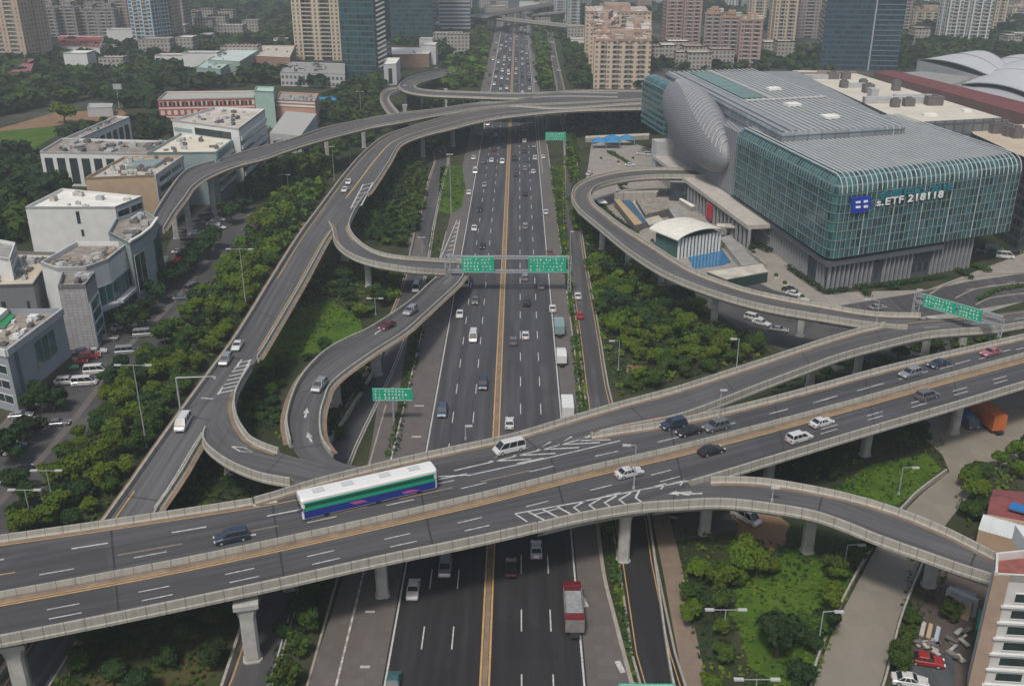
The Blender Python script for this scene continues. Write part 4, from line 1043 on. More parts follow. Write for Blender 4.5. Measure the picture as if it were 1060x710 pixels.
for x0, x1, ya, yb in ((884, 888.8, 208, 210.2), (884, 888.8, 212.9, 215.2), (892.2, 896.5, 207, 209.3), (892.2, 896.5, 212.2, 214.8)):
    plate([(x0, ya), (x1, ya - .5), (x1, yb - .5), (x0, yb)], .1, 'mark', LW, lg, .68)
def text_sign(body, px, py, size, mat, label, extr=.12, dz=0.0):
    cu = bpy.data.curves.new('sign_text', 'FONT'); cu.body = body; cu.size = size; cu.extrude = extr; cu.offset = .05; cu.space_character = 1.12
    tmp = bpy.data.objects.new('lettering', cu); COL.objects.link(tmp)
    dg = bpy.context.evaluated_depsgraph_get(); me = bpy.data.meshes.new_from_object(tmp.evaluated_get(dg)); bpy.data.objects.remove(tmp)
    o = bpy.data.objects.new('lettering', me); COL.objects.link(o); me.materials.clear(); me.materials.append(mat)
    o.scale = (1.4, 1, 1); o.location = on_front(px, py) + nf * .6; o.rotation_euler = (math.pi / 2, 0, math.atan2(fA.y, fA.x)); return tag(o, label, 'lettering')
text_sign('s.ETF 218118', 905.5, 213.0, 2.9, LW, 'white lettering on the glass front to the right of the blue logo')
text_sign('会展中心 2018', 908.5, 206.3, 2.9, LT, 'small teal characters on the glass front above the white lettering')

# ---- forecourt structures
tp = thing('glass_pavilion', 'white shell-roofed pavilion with pale columns beside the blue pool', 'pavilion', P(722, 262, 0))
pc = [P(702, 268, 0), P(744, 260, 0)]; pdv = (pc[1] - pc[0]); pw = pdv.length; pr_ = math.atan2(pdv.y, pdv.x); pd_ = pdv.normalized(); pq = Vector((-pd_.y, pd_.x, 0))
mb = MB()
for i in range(13):
    p = pc[0].lerp(pc[1], i / 12); mb.tube((p.x, p.y, 0), (p.x, p.y, 6.6), .42, n=8)
part(mb, 'column', plain('pavilion_column', (.62, .64, .64), .6, .1, .5), tp)
mb = MB(); c4 = [pc[0] + pq * .8, pc[1] + pq * .8, pc[1] + pq * 12, pc[0] + pq * 12]; mb.prism([(p.x, p.y) for p in c4], 0, 6.4); part(mb, 'glass_wall', TEALG, tp)
mb = MB()
def shell(u, v):
    base = pc[0] - pd_ * 1.5 - pq * 1.2 + pd_ * (pw + 3) * u + pq * 15 * v
    return base + Vector((0, 0, 6.6 + 2.6 * math.sin(math.pi * min(max(u, 0), 1)) ** .6 * (1 - .35 * abs(v - .4))))
for i in range(20):
    for j in range(8):
        q = [(i / 20, j / 8), ((i + 1) / 20, j / 8), ((i + 1) / 20, (j + 1) / 8), (i / 20, (j + 1) / 8)]; mb.face([shell(u, v) for u, v in q]); mb.face([shell(u, v) - Vector((0, 0, .25)) for u, v in q][::-1])
for j in range(9):
    for i in range(20): mb.bar(shell(i / 20, j / 8), shell((i + 1) / 20, j / 8), .18)
part(mb, 'shell_roof', plain('shell_white', (.68, .67, .60), .6, .08, .5), tp)
mb = poly_mesh([(712, 266), (748, 259), (757, 272), (748, 275), (718, 279)], .05); w_ = mb.build('water', plain('pool_water', (.015, .14, .30), .1, .25, .4, spec=.6)); w_['kind'] = 'structure'
def slab_px(name, label, cat, px, z0, z1, mat, side=None):
    pts = [P(x, y, z1) for x, y in px]; mb = MB(); o = thing(name, label, cat, (pts[0].x, pts[0].y, z0))
    mb.prism([(p.x, p.y) for p in pts], z0, z1 - .25, False); part(mb, 'wall', side or UNITD, o)
    mb = MB(); mb.prism([(p.x + 0, p.y) for p in pts], z1 - .25, z1, True, True); part(mb, 'roof', mat, o); return o
slab_px('subway_entrance', 'long grey slab roof over dark stairs left of the shell-roofed pavilion', 'entrance', [(710, 243), (690, 213), (702, 211), (727, 240)], 0, 3.2, ROOFG)
slab_px('ramp_cover', 'sloping grey ramp cover right of the blue pool', 'ramp cover', [(768, 275), (745, 246), (756, 243), (786, 273)], 0, 1.6, ROOFG, CONC)
slab_px('flat_canopy', 'pale flat canopy over the dark green entrance below the pool', 'canopy', [(752, 289), (795, 281), (789, 273), (732, 281)], 0, 3.4, ROOFC, plain('entrance_dark', (.02, .05, .045), .5))
slab_px('kiosk', 'long orange and blue market stall roof inside the loop ramp', 'stall', [(657, 233), (636, 207), (641, 206), (665, 231)], 0, 2.6, plain('stall_orange', (.42, .31, .18), .7, .1))
slab_px('kiosk', 'dark blue market stall roof beside the orange one', 'stall', [(665, 231), (643, 208), (652, 207), (670, 230)], 0, 2.2, plain('stall_blue', (.05, .11, .19), .6, .3, .3))
slab_px('planter_block', 'low grey stepped planter block right of the stall roofs', 'planter', [(672, 233), (654, 208), (664, 207), (688, 229)], 0, 1.4, ROOFC)
slab_px('white_awning', 'small white awning standing inside the bend of the loop ramp', 'awning', [(620, 210), (617, 206), (625, 206), (629, 210)], 2.2, 2.6, ROOFW)
slab_px('service_hut', 'dark service sheds behind the stall roofs', 'hut', [(668, 222), (658, 206), (690, 204), (692, 216)], 0, 3, ROOFD)
slab_px('ramp_wall', 'long concrete retaining wall across the forecourt inside the loop', 'wall', [(636, 200), (638, 198), (682, 197), (680, 199.5)], 0, 4.5, CONC, CONC)
slab_px('bridge_deck_house', 'dark glazed hall beneath the loop ramp end', 'hall', [(694, 188), (692, 183), (727, 184), (728, 190)], 0, 7.5, ROOFG, DGLASS)
slab_px('forecourt_steps', 'broad pale stepped terrace between the loop ramp and the egg hall', 'terrace', [(628, 165), (640, 160), (700, 172), (690, 176)], 0, .6, PLAZA, CONC)
slab_px('garden_wall', 'pale garden wall beyond the blue tents', 'wall', [(606, 143), (606, 141), (672, 138), (672, 140)], 0, 2.2, ROOFC, CONC)
for x, y, s_, lab in ((627, 153, 3.6, 'left of the two blue tents on the plaza'), (641, 150, 3.9, 'right of the two blue tents on the plaza')):
    t = thing('tent', lab + ', with a pointed roof', 'tent', P(x, y, 0)); p = P(x, y, 0); mb = MB(); bl = plain('tent_blue', (.03, .20, .40), .6, .1)
    for sx in (-1, 1):
        o2 = [(p.x + a * s_ + sx * s_ * .9, p.y + b * s_ * .8, 3.0) for a, b in ((-1, -1), (1, -1), (1, 1), (-1, 1))]; ap = (p.x + sx * s_ * .9, p.y, 5.2)
        for i in range(4): mb.face([o2[i], o2[(i + 1) % 4], ap])
    part(mb, 'tent_roof', bl, t); mb = MB()
    for a in (-1.8, 0, 1.8):
        for b in (-.75, .75): mb.tube((p.x + a * s_, p.y + b * s_, 0), (p.x + a * s_, p.y + b * s_, 3), .12)
    part(mb, 'tent_leg', STEEL, t)
slab_px('curved_footbridge', 'pale footbridge joining the terrace to the forecourt above the pavilion', 'footbridge', [(742, 234), (742, 231), (790, 233), (800, 243), (796, 244), (786, 236)], 4.2, 4.8, ROOFC, CONC)
slab_px('stair_wall', 'low pale stair wall left of the footbridge', 'wall', [(716, 214), (703, 206), (705, 205), (720, 213)], 0, 2.0, ROOFW, CONC)
slab_px('ramp_wall', 'low pale parapet running beside the ramp cover towards the pool', 'wall', [(757, 246), (755, 244), (792, 272), (794, 274)], 0, 1.5, ROOFC, CONC)
for i, (x, y) in enumerate(((700, 222), (722, 216), (735, 222), (748, 226), (660, 243), (675, 252), (690, 246), (803, 288), (812, 296), (830, 310), (760, 208), (640, 170), (655, 166), (676, 184), (636, 160), (622, 166))):
    p = P(x, y, 0); o = thing('planter', ORD[i] + ' square planter on the forecourt paving with a small clipped plant', 'planter', p, 0, 'square planters on the forecourt'); m = MB(); m.box((p.x, p.y, .35), (1.8, 1.8, .7), .2); part(m, 'box', ROOFC, o); m = MB(); m.tube((p.x, p.y, .7), (p.x, p.y, 1.5), .8, .45, 7); part(m, 'plant', FOLM[1], o)
# brown gallery and white petal roofs at the far right
slab_px('long_gallery', 'long dark red gallery building with a pale roof edge behind the beige roof', 'building', [(1062, 119), (905, 75), (925, 73), (1085, 112)], 0, 21, plain('gallery_red', (.16, .05, .045), .7, .2, .1), plain('gallery_wall', (.20, .12, .11), .7, .2, .1))
slab_px('low_hall', 'low grey hall roof in front of the white petal roofs', 'building', [(985, 88), (925, 76), (955, 74), (1010, 80)], 0, 14, ROOFG, GWALL)
def petal(name, label, px, z0, zt, mat, lean=0.0):
    """curved shell: four base corners at z0, arched to zt along the middle"""
    c = [P(x, y, z0) for x, y in px]; o = thing(name, label, 'curved roof', (c[0].x, c[0].y, 0)); mb = MB(); n = 14
    def S(u, v):
        a = c[0].lerp(c[1], u).lerp(c[3].lerp(c[2], u), v); return a + Vector((0, 0, (zt - z0) * math.sin(math.pi * (u * (1 - lean) + lean * u * u)) ** .8 * (0.35 + .65 * math.sin(math.pi * v * .5 + .3))))
    for i in range(n):
        for j in range(6):
            q = [(i / n, j / 6), ((i + 1) / n, j / 6), ((i + 1) / n, (j + 1) / 6), (i / n, (j + 1) / 6)]; mb.face([S(u, v) for u, v in q]); mb.face([S(u, v) - Vector((0, 0, .4)) for u, v in q][::-1])
    sh = part(mb, 'shell', mat, o, True)
    mb = MB()
    for v in (0, .5, 1):
        for i in range(n): mb.bar(S(i / n, v) + Vector((0, 0, .1)), S((i + 1) / n, v) + Vector((0, 0, .1)), .5)
    part(mb, 'edge_beam', STEEL, sh)
    mb = MB(); mb.prism([(p.x, p.y) for p in c], 0, z0 - .1); part(mb, 'base_wall', GWALL, o)
PET = plain('petal_white', (.50, .51, .52), .5, .08, .05)
petal('petal_roof', 'pointed white wing-shaped roof rising above the other petal roofs', [(950, 62), (1035, 85), (1045, 72), (995, 58)], 16, 23, PET)
petal('petal_roof', 'large white curved roof reaching from the gallery to the right edge', [(995, 88), (1085, 108), (1110, 80), (1030, 72)], 14, 22, PET)
petal('petal_roof', 'lower grey curved roof in front of the large white one', [(985, 92), (1075, 122), (1090, 100), (1000, 84)], 11, 17, plain('petal_grey', (.38, .39, .41), .6, .08, .05))
petal('petal_roof', 'far pale curved roof behind the pointed one at the right edge', [(1015, 66), (1090, 80), (1100, 70), (1040, 60)], 12, 17, PET)

# ---- left-hand shopping buildings
BW = Bld
b1 = BW('shopping_building', 'plain white box building with two small dark windows on its long blank wall', [(26, 214), (119, 214), (147, 203), (64, 195)], 17, WWALL, ROOFW)
b1.panel(0, .55, .59, 11.5, 15.5, DGLASS); b1.panel(0, .575, .605, 7.5, 9.6, DGLASS)
for k, zz in enumerate((13.2, 9.4, 5.6)):
    b1.panel(1, .06, .46, zz, zz + 2.0, DGLASS, frame=STEEL); b1.panel(1, .54, .95, zz, zz + 2.0, DGLASS, frame=STEEL)
clutter(b1.o, b1.c, 16.1, 8, 5, (UNIT, ROOFC))
b2 = BW('shopping_building', 'tan building with a cream roof behind the white box', [(88, 184), (160, 181), (189, 161), (128, 162)], 20, TANW, ROOFC)
for k, zz in enumerate((16.5, 13, 9.5, 6)):
    b2.panel(1, .08, .92, zz - 1.2, zz - .2, WWALL, 'white_band', .5); b2.panel(1, .12, .5, zz, zz + 1.8, DGLASS, out=.14, frame=STEEL); b2.panel(1, .56, .88, zz, zz + 1.8, DGLASS, out=.14, frame=STEEL)
b2.panel(1, .0, 1.0, 0, 18.2, GWALL, 'facade', .08)
b2.panel(1, -.005, 1.005, 18.2, 20.05, GWALL, 'fascia', .3); b2.panel(1, 0, .05, 0, 18.2, GWALL, 'pilaster', .3)
mb = MB(); c_ = [lerp2(lerp2(b2.c[0], b2.c[1], u), lerp2(b2.c[3], b2.c[2], u), v) for u, v in ((.35, .45), (.8, .45), (.8, .8), (.35, .8))]; mb.prism(c_, 19, 20.2); part(mb, 'skylight', plain('roof_glass_grey', (.22, .28, .27), .3, .2, .3), b2.o)
clutter(b2.o, b2.c, 19.1, 34, 6)
b3 = BW('shopping_building', 'large building with a wide cream flat roof and teal side walls', [(152, 158), (223, 157.5), (249, 138), (190, 136)], 20, plain('teal_panel', (.25, .33, .33), .5, .1, .3), plain('cream_roof', (.60, .56, .46), .85, .12, .1))
b3.panel(1, 0, 1, 17.5, 19.9, plain('teal_panel2', (.12, .22, .21), .5, .1, .3), 'fascia', .6)
for zz in (14, 10.5, 7, 3.5): b3.panel(1, .02, .98, zz + 1.6, zz + 2.9, WWALL, 'white_band', .7); b3.panel(1, .02, .98, zz, zz + 1.4, DGLASS, frame=STEEL)
clutter(b3.o, b3.c, 19.1, 16, 8)
b4 = BW('shopping_building', 'raised white block with a roof well beyond the wide cream flat roof', [(178, 124), (247, 133), (274, 113), (222, 111)], 25, WWALL, ROOFC)
b4.panel(0, .02, .3, 20.5, 22, plain('teal_panel', (.17, .27, .27)), 'band', .1); b4.panel(0, .34, .88, 20.2, 23, DGLASS, 'window', .1)
for zz in (20, 16.5, 13, 9.5, 6): b4.panel(1, .02, .98, zz, zz + 1.4, WWALL, 'white_band', .7); b4.panel(1, .02, .98, zz - 1.8, zz - .2, DGLASS)
clutter(b4.o, b4.c, 24.1, 20, 9)
b5 = BW('office_block', 'low white frame building with tall columns behind the dark trees', [(41, 157), (163, 159), (180, 146), (64, 143)], 14, WWALL, ROOFD)
for k in range(9): b5.panel(0, .03 + k * .105, .10 + k * .105, 1, 11.5, DGLASS)
clutter(b5.o, b5.c, 13.1, 40, 11, smax=3.5)
b6 = BW('office_wing', 'narrow white roofed wing running back from the low frame building', [(64, 144), (80, 144), (134, 121), (120, 120)], 14, WWALL, ROOFD)
for k in range(8): b6.panel(1, .03 + k * .12, .11 + k * .12, 2, 11, DGLASS)
clutter(b6.o, b6.c, 13.1, 8, 12)
b7 = BW('school_building', 'long red and white building with a pale green roof', [(163, 103), (263, 101), (264, 94), (172, 95)], 14, window_wall('red_white_wall', (.40, .09, .07), (.55, .53, .50), 3.4, 4.6, .55, .5, band=(.62, .6, .57), var=.1, rough=.6), plain('green_grey_roof', (.36, .38, .34), .8, .1))
for k in range(22): b7.panel(0, .02 + k * .044, .045 + k * .044, 10.2, 12.4, DGLASS)
b8 = BW('stair_block', 'pale green block between the red and white building and the pink one', [(263, 94), (283, 95), (284, 90), (265, 89.5)], 19, plain('pale_green_wall', (.30, .43, .38), .7, .1), plain('pale_green_roof', (.40, .55, .48), .7, .1))
b9 = BW('pink_building', 'pink-walled low building with grey roof bands', [(285, 103), (326, 105), (330, 97), (290, 95)], 14, plain('pink_wall', (.48, .26, .20), .8, .12, .2), ROOFG)
for zz in (10.6, 12.4): b9.panel(0, 0, 1, zz, zz + .8, WWALL, 'white_band', .3)
clutter(b9.o, b9.c, 13.1, 8, 15, (UNIT, ROOFG))
mb = MB(); p = P(334, 103, 5)
t = thing('blue_canopy', 'bright blue canopy right of the pink building', 'canopy', P(334, 106, 0)); mb.box((p.x, p.y, 5), (16, 14, .5), .1); part(mb, 'canopy_roof', plain('canopy_blue', (.01, .22, .48), .6), t)
mb = MB(); [mb.tube((p.x + a, p.y + b, 0), (p.x + a, p.y + b, 4.8), .2) for a in (-7, 7) for b in (-6, 6)]; part(mb, 'leg', STEEL, t)
b10 = BW('warehouse', 'grey-roofed hall with a dark triangular skylight corner', [(279, 138), (311, 141), (328, 118), (296, 115)], 12, GWALL, plain('shed_roof', (.38, .38, .36), .8, .08), par=.0)
b10.panel(0, .1, .9, 5, 9, DGLASS, frame=WWALL)
b11 = BW('curtain_hall', 'white building side with stripes of louvres between the cream roof and the grey hall', [(225, 158), (262, 152), (280, 130), (252, 136)], 12, window_wall('stripes_wall', (.55, .56, .55), (.08, .10, .10), 60, 3, .99, .5, var=.2), ROOFG)
# curved glass building and its neighbours
b12 = BW('mall_building', 'long white mall building with a cluttered brown roof and a green glass atrium', [(59, 277), (89, 276), (111, 268), (134, 250), (79, 250), (42, 271)], 17.5, WWALL, ROOFD, par=1.2)
for fi, (u0, u1) in ((1, (0, 1)), (2, (0, 1))):
    b12.panel(fi, u0 + .02, u1 - .02, .2, 11.0, TEALG, 'atrium_glass', .25, frame=STEEL)
    b12.panel(fi, u0 + .02, u1 - .02, 5.2, 6.0, GWALL, 'canopy', 2.2)
b12.panel(2, .93, .99, 0, 17.5, WWALL, 'pilaster', .8)
clutter(b12.o, [b12.c[0], b12.c[2], b12.c[3], b12.c[5]], 16.3, 60, 21, (UNITD, ROOFD, UNIT, plain('pipe_tan', (.36, .30, .24), .8)), 2.6, 1.3)
b13 = BW('mall_tower', 'square grey tiled corner tower of the mall with a small roof terrace', [(59.5, 295), (88, 294), (98, 281), (64, 281)], 17.0, TILEW, ROOFD, par=1.3)
b13.panel(1, .02, .98, 0, 12, WWALL, 'frame_wall', .25)
for zz in (.6, 3.6, 6.6, 9.4): b13.panel(1, .15, .85, zz, zz + 2.2, TEALG, 'window', .35)
clutter(b13.o, b13.c, 15.7, 5, 22)
b14 = BW('department_store', 'grey-green building with a giant dark screen and a curved white roof edge', [(134, 251), (146, 244), (156, 236), (163, 226), (150, 218), (120, 226), (112, 240)], 19, plain('store_cladding', (.28, .335, .34), .55, .12, .3), ROOFD, par=1.0)
b14.panel(0, .08, .95, 4.5, 15, DGLASS, 'screen', .4, frame=WWALL)
b14.panel(1, .0, .7, 2, 15, plain('store_cladding', (.2, .26, .27)), 'fin', .5)
for k in range(4): b14.panel(2, .1 + k * .22, .25 + k * .22, 3 + k % 2, 15, TEALG, 'window', .3)
clutter(b14.o, [b14.c[0], b14.c[2], b14.c[4], b14.c[5]], 18.1, 16, 23)
mb = MB()
for i in range(3): mb.bar((*b14.c[i], 19.15), (*b14.c[i + 1], 19.15), .7, .5)
part(mb, 'roof_edge', ROOFW, b14.o)
b15 = BW('flat_roof_building', 'low building with a bare cream roof in front of the white box', [(-40, 296), (34, 294), (57, 261), (14, 260), (-20, 275)], 13, plain('dark_grey_wall', (.17, .175, .185), .8, .1), plain('cream_roof2', (.50, .44, .35), .9, .15, .2))
b15.panel(0, .86, .90, 5, 8.5, DGLASS); b15.panel(0, .5, .56, 6, 8.5, DGLASS)
clutter(b15.o, b15.c[:4], 12.1, 18, 24)
b16 = BW('blue_grey_building', 'blue-grey clad building with one large window and a green patch on its roof', [(6, 362), (64, 319), (10, 320), (-60, 345)], 15, BLUEW, ROOFD, par=1.0)
b16.panel(0, .42, .78, 6.2, 12.2, TEALG, 'window', .12, frame=STEEL)
b16.panel(0, .0, 1.0, 13.4, 15.03, GWALL, 'fascia', .35)
b16.panel(0, .10, .14, 0, 13.4, plain('pilaster_blue', (.12, .14, .17), .6), 'pilaster', .3)
b16.panel(3, 0, 1, 13.4, 15.03, WWALL, 'fascia', .35)
b16.panel(0, .2, 1, 0, 2.9, plain('brown_base', (.10, .07, .05), .8, .3), 'base_band', .2)
for zz in (2, 5.5, 9): b16.panel(3, .55, .95, zz, zz + 2, DGLASS, frame=WWALL)
c_ = [tuple(P(x, y, 14.1).xy) for x, y in ((-8, 343), (8, 326), (16, 327), (0, 345))]; mb = MB(); mb.prism(c_, 14.0, 14.3); part(mb, 'green_patch', plain('roof_turf', (.02, .25, .09), .8, .2, 1), b16.o)
c_ = [tuple(P(x, y, 14.1).xy) for x, y in ((-10, 332), (0, 324), (9, 326), (-2, 336))]; mb = MB(); mb.prism(c_, 14.0, 15.6); part(mb, 'roof_box', ROOFW, b16.o)
clutter(b16.o, b16.c, 14.0, 26, 25, (ROOFC, UNITD, WWALL), 2.4, .9)
b17 = BW('white_annex', 'small white rooftop building at the left edge in front of the dark trees', [(-20, 262), (10, 268), (16, 251), (-10, 246)], 18, WWALL, ROOFG)
for zz in (13, 15.5): b17.panel(1, .1, .9, zz, zz + 1.5, plain('green_window', (.05, .16, .10), .3), frame=WWALL)
for x0, x1, y, lab in ((22, 47, 256, 'left'), (48, 62, 256, 'right')):
    pass
# far-left low buildings
def simple(name, label, px, z, wall, roof, n=3, seed=1, par=.5): 
    b = BW(name, label, px, z, wall, roof, par=par); clutter(b.o, b.c, z - par, n, seed); return b
simple('market_hall', 'wide hall with a dark red roof in front of the grey apartment row', [(54, 47), (103, 50), (108, 38), (62, 37)], 10, WWALL, plain('red_roof', (.30, .07, .06), .8, .2, .1), 3, 31)
simple('sports_hall', 'pale green hall with a white curved roof left of the beige tower', [(215, 62), (248, 64), (268, 52), (238, 50)], 14, plain('hall_green', (.26, .34, .31), .7, .15), plain('hall_roof', (.50, .58, .54), .6, .15, .1), 3, 32)
simple('sports_hall', 'smaller pale green hall in front of the curved one', [(203, 70), (228, 72), (240, 64), (212, 63)], 12, plain('hall_green', (.26, .34, .31)), plain('hall_roof2', (.38, .5, .45), .6, .2, .1), 4, 33)
simple('exhibition_hall', 'brown hall with a cream roof left of the beige tower foot', [(262, 58), (300, 60), (306, 47), (268, 47)], 12, plain('brown_wall', (.27, .17, .13), .8, .15), ROOFC, 3, 34)
simple('podium_building', 'grey podium building at the foot of the beige tower', [(290, 75), (357, 77), (357, 66), (296, 64)], 9, window_wall('podium_wall', (.42, .42, .42), (.08, .1, .11), 3, 4, .6, .5), ROOFG, 14, 35)
simple('white_gatehouse', 'white block with a tall dark opening at the foot of the dark glass tower', [(397, 67), (410, 66), (414, 60), (401, 60)], 14, WWALL, ROOFW, 0, 36).panel(0, .35, .65, 1, 11, DGLASS)
simple('glass_podium', 'brown podium with a wavy white roof under the wide glass tower', [(400, 57), (444, 56), (450, 49), (398, 49)], 10, plain('brown_wall', (.27, .17, .13)), ROOFW, 2, 37)
simple('hut', 'small red roofed kiosk beside the park trees', [(190, 67), (200, 68), (202, 64), (192, 63)], 6, WWALL, plain('red_kiosk', (.55, .06, .07), .7), 0, 38)
simple('long_shed', 'long low grey-roofed shed beyond the brown field', [(90, 112), (116, 111), (117, 107), (92, 107)], 5, GWALL, plain('green_grey_roof', (.36, .38, .34)), 0, 39)
simple('long_shed', 'small pale shed between the park trees', [(128, 73), (141, 72), (143, 67), (130, 67)], 6, WWALL, ROOFG, 0, 40)
for i, (x, y) in enumerate(((196, 28), (206, 27), (216, 29), (226, 26), (236, 27), (200, 33), (214, 34), (228, 33))):
    c = P(x, y, 0); w_ = [(c.x - 9, c.y - 8), (c.x + 9, c.y - 8), (c.x + 9, c.y + 8), (c.x - 9, c.y + 8)]
    BW('village_house', ORD[i] + ' of the small reddish-roofed houses in the far village below the hill', None, 14 + (i % 3) * 3, window_wall('village_wall', (.38, .35, .32), (.1, .1, .1), 3, 3), plain('village_roof', (.34, .20, .17), .8, .3, .1), world=w_, group='far village houses below the hill')

# ---- towers
W_BEIGE = window_wall('tower_beige', (.56, .47, .34), (.10, .10, .11), 3.6, 3.1, .5, .55, band=(.44, .36, .27))
W_GREYB = window_wall('tower_greybrown', (.24, .22, .21), (.07, .08, .09), 3.2, 3.1, .5, .6, band=(.33, .30, .28))
W_BLUE = window_wall('tower_bluewhite', (.55, .57, .57), (.05, .13, .19), 4.2, 3.2, .78, .72, band=(.50, .54, .55))
W_PINK = window_wall('tower_pink', (.36, .24, .21), (.12, .10, .11), 3.4, 3.1, .5, .55, band=(.42, .30, .27))
W_PINKD = window_wall('tower_pinkgrey', (.30, .235, .225), (.10, .10, .11), 3.0, 3.1, .6, .55, band=(.36, .29, .27))
W_WHITE = window_wall('tower_white', (.60, .60, .585), (.10, .14, .15), 5.0, 3.2, .5, .8, var=.2)
W_STRIPE = window_wall('tower_striped', (.46, .45, .44), (.05, .08, .14), 60, 3.6, .99, .55, var=.15)
W_DARK = window_wall('tower_dark_glass', (.045, .085, .09), (.012, .045, .055), 3.0, 3.9, .9, .72, var=.45, rough=.1)
W_DARK2 = window_wall('tower_navy_glass', (.04, .07, .095), (.012, .035, .055), 1.6, 3.6, .84, .66, var=.45, rough=.1)
W_GREYT = window_wall('tower_grey_grid', (.34, .38, .39), (.12, .15, .16), 3.0, 3.1, .55, .55)
def apt_plan(w, d, notch=1.6, k=3):
    """apartment-tower plan: projecting bays with recesses between them"""
    pts = []; s_ = w / (2 * k - 1)
    for i in range(k):
        x0 = i * 2 * s_; pts += [(x0, 0), (x0 + s_, 0)]
        if i < k - 1: pts += [(x0 + s_, notch), (x0 + 2 * s_, notch)]
    pts += [(w, d * .4), (w - notch, d * .4), (w - notch, d * .6), (w, d * .6), (w, d)]
    for i in reversed(range(k)):
        x0 = i * 2 * s_; pts += [(x0 + s_, d), (x0, d)]
        if i > 0: pts += [(x0, d - notch), (x0 - s_, d - notch)]
    pts += [(0, d * .6), (notch, d * .6), (notch, d * .4), (0, d * .4)]
    return pts
def tower(name, label, xl, xr, yb, depth, h, mat, kind='apt', skew=0.0, ytop=None, group=None, k=3, roof=None, notch=1.8, slabs=True):
    a, b = P(xl, yb, 0), P(xr, yb + skew, 0); d = (b - a).normalized(); q = Vector((-d.y, d.x, 0)); w = (b - a).length
    if ytop is not None: h = ztop((a.xy + b.xy) / 2, ytop)
    o = thing(name, label, 'tower', (a.x, a.y, 0), 0, group)
    plan = apt_plan(w, depth, notch, k) if kind == 'apt' else [(0, 0), (w, 0), (w, depth), (0, depth)]
    W_ = lambda x, y: (a.x + d.x * x + q.x * y, a.y + d.y * x + q.y * y)
    mb = MB(); mb.prism([W_(x, y) for x, y in plan], 0, h); wl = part(mb, 'wall', mat, o)
    mb = MB(); mb.prism([W_(x, y) for x, y in ((w * .3, depth * .3), (w * .7, depth * .3), (w * .7, depth * .7), (w * .3, depth * .7))], h, h + 5); mb.prism([W_(x, y) for x, y in ((-.3, -.3), (w + .3, -.3), (w + .3, .2), (-.3, .2))], h, h + 1.6)
    part(mb, 'roof', roof or mat, o)
    if kind == 'apt' and slabs:
        mb = MB(); s_ = w / (2 * k - 1)
        for i in range(k - 1):
            for zz in np.arange(3.1, h, 3.1):
                p = W_(i * 2 * s_ + 1.5 * s_, notch * .45); mb.box((p[0], p[1], zz), (s_ * .96, notch * .9, .9), math.atan2(d.y, d.x))
        part(mb, 'balcony', plain('balcony_pale', (.42, .40, .37), .8, .15, .3), o)
    return o, W_, w, h
T = tower
T('apartment_tower', 'beige and pink apartment tower at the upper left edge with a red podium', -22, 30, 66, 30, 120, window_wall('tower_beigepink', (.48, .37, .27), (.2, .2, .16), 3.6, 3.1, .5, .55, band=(.42, .27, .24)), skew=2, k=4)
simple('shopping_podium', 'red-roofed podium under the beige and pink tower', [(8, 75), (32, 74), (36, 62), (30, 60)], 9, plain('podium_red', (.24, .08, .09), .8, .2), plain('podium_red2', (.26, .11, .12), .8, .2), 0, 50)
for i, (x0, x1, y, yt) in enumerate(((25, 45, 43, 11), (44, 62, 42, 9), (61, 82, 41, 8), (82, 104, 40, 11), (104, 122, 40, 10))):
    T('apartment_tower', ('first', 'second', 'third', 'fourth', 'fifth')[i] + ' grey-brown block from the left in the apartment row behind the red roof', x0, x1, y, 26, 60, W_GREYB, ytop=yt, k=3, group='grey-brown apartment row')
for i, (x0, x1, y) in enumerate(((20, 40, 30), (42, 58, 29), (66, 82, 28), (90, 112, 27), (116, 134, 28))):
    T('apartment_tower', ORD[i] + ' tall tower from the left behind the grey-brown apartment row', x0, x1, y, 24, 130, W_GREYB if i % 2 else W_BEIGE, k=3, group='tall towers behind the grey-brown row')
T('apartment_tower', 'brown tower between the grey apartment row and the blue and white tower', 120, 136, 38, 26, 150, W_PINKD, k=2)
T('apartment_tower', 'blue and white balconied tower on the upper left', 139, 162, 52, 24, 140, W_BLUE, k=3, skew=1)
T('apartment_tower', 'blue-grey tower just right of the blue and white one', 161, 170, 48, 24, 140, W_BLUE, k=2)
T('apartment_tower', 'cream striped tower right of the blue ones', 170, 182, 46, 26, 140, W_BEIGE, k=2)
T('apartment_tower', 'dark edged tower standing closest to the green hill', 182, 193, 38, 24, 140, W_PINKD, k=2)
T('apartment_tower', 'tall beige twin-winged tower beside the dark glass tower', 306, 354, 62, 26, 130, W_BEIGE, k=3, notch=4, skew=1)
o, W_, w, h = T('office_tower', 'dark teal glass office tower with a white slanted ribbed edge', 356, 390, 79, 36, 130, W_DARK, 'box', skew=1)
mb = MB()
for zz in np.arange(3, 128, 3.2):
    p = W_(w + .4, 3.5); q = W_(w + 5, 9); mb.bar((p[0], p[1], zz), (q[0], q[1], zz + 2.5), 1.2, 1.0)
part(mb, 'ribbed_edge', plain('edge_white', (.50, .50, .49), .6, .1), o)
o, W_, w, h = T('office_tower', 'wide dark teal glass slab with a curving pale line across its face', 397, 449, 46, 34, 130, W_DARK, 'box')
mb = MB(); cv = [(0, 44), (8, 46), (16, 50), (25, 56), (34, 60), (44, 62), (52, 67), (60, 74), (68, 78)]
for (x0, z0), (x1, z1) in zip(cv, cv[1:]):
    p, q = W_(x0 / 68 * w, -.3), W_(x1 / 68 * w, -.3); mb.bar((p[0], p[1], z0 * .8), (q[0], q[1], z1 * .8), .5)
part(mb, 'trim_line', plain('trim_pale', (.2, .26, .27), .5), o)
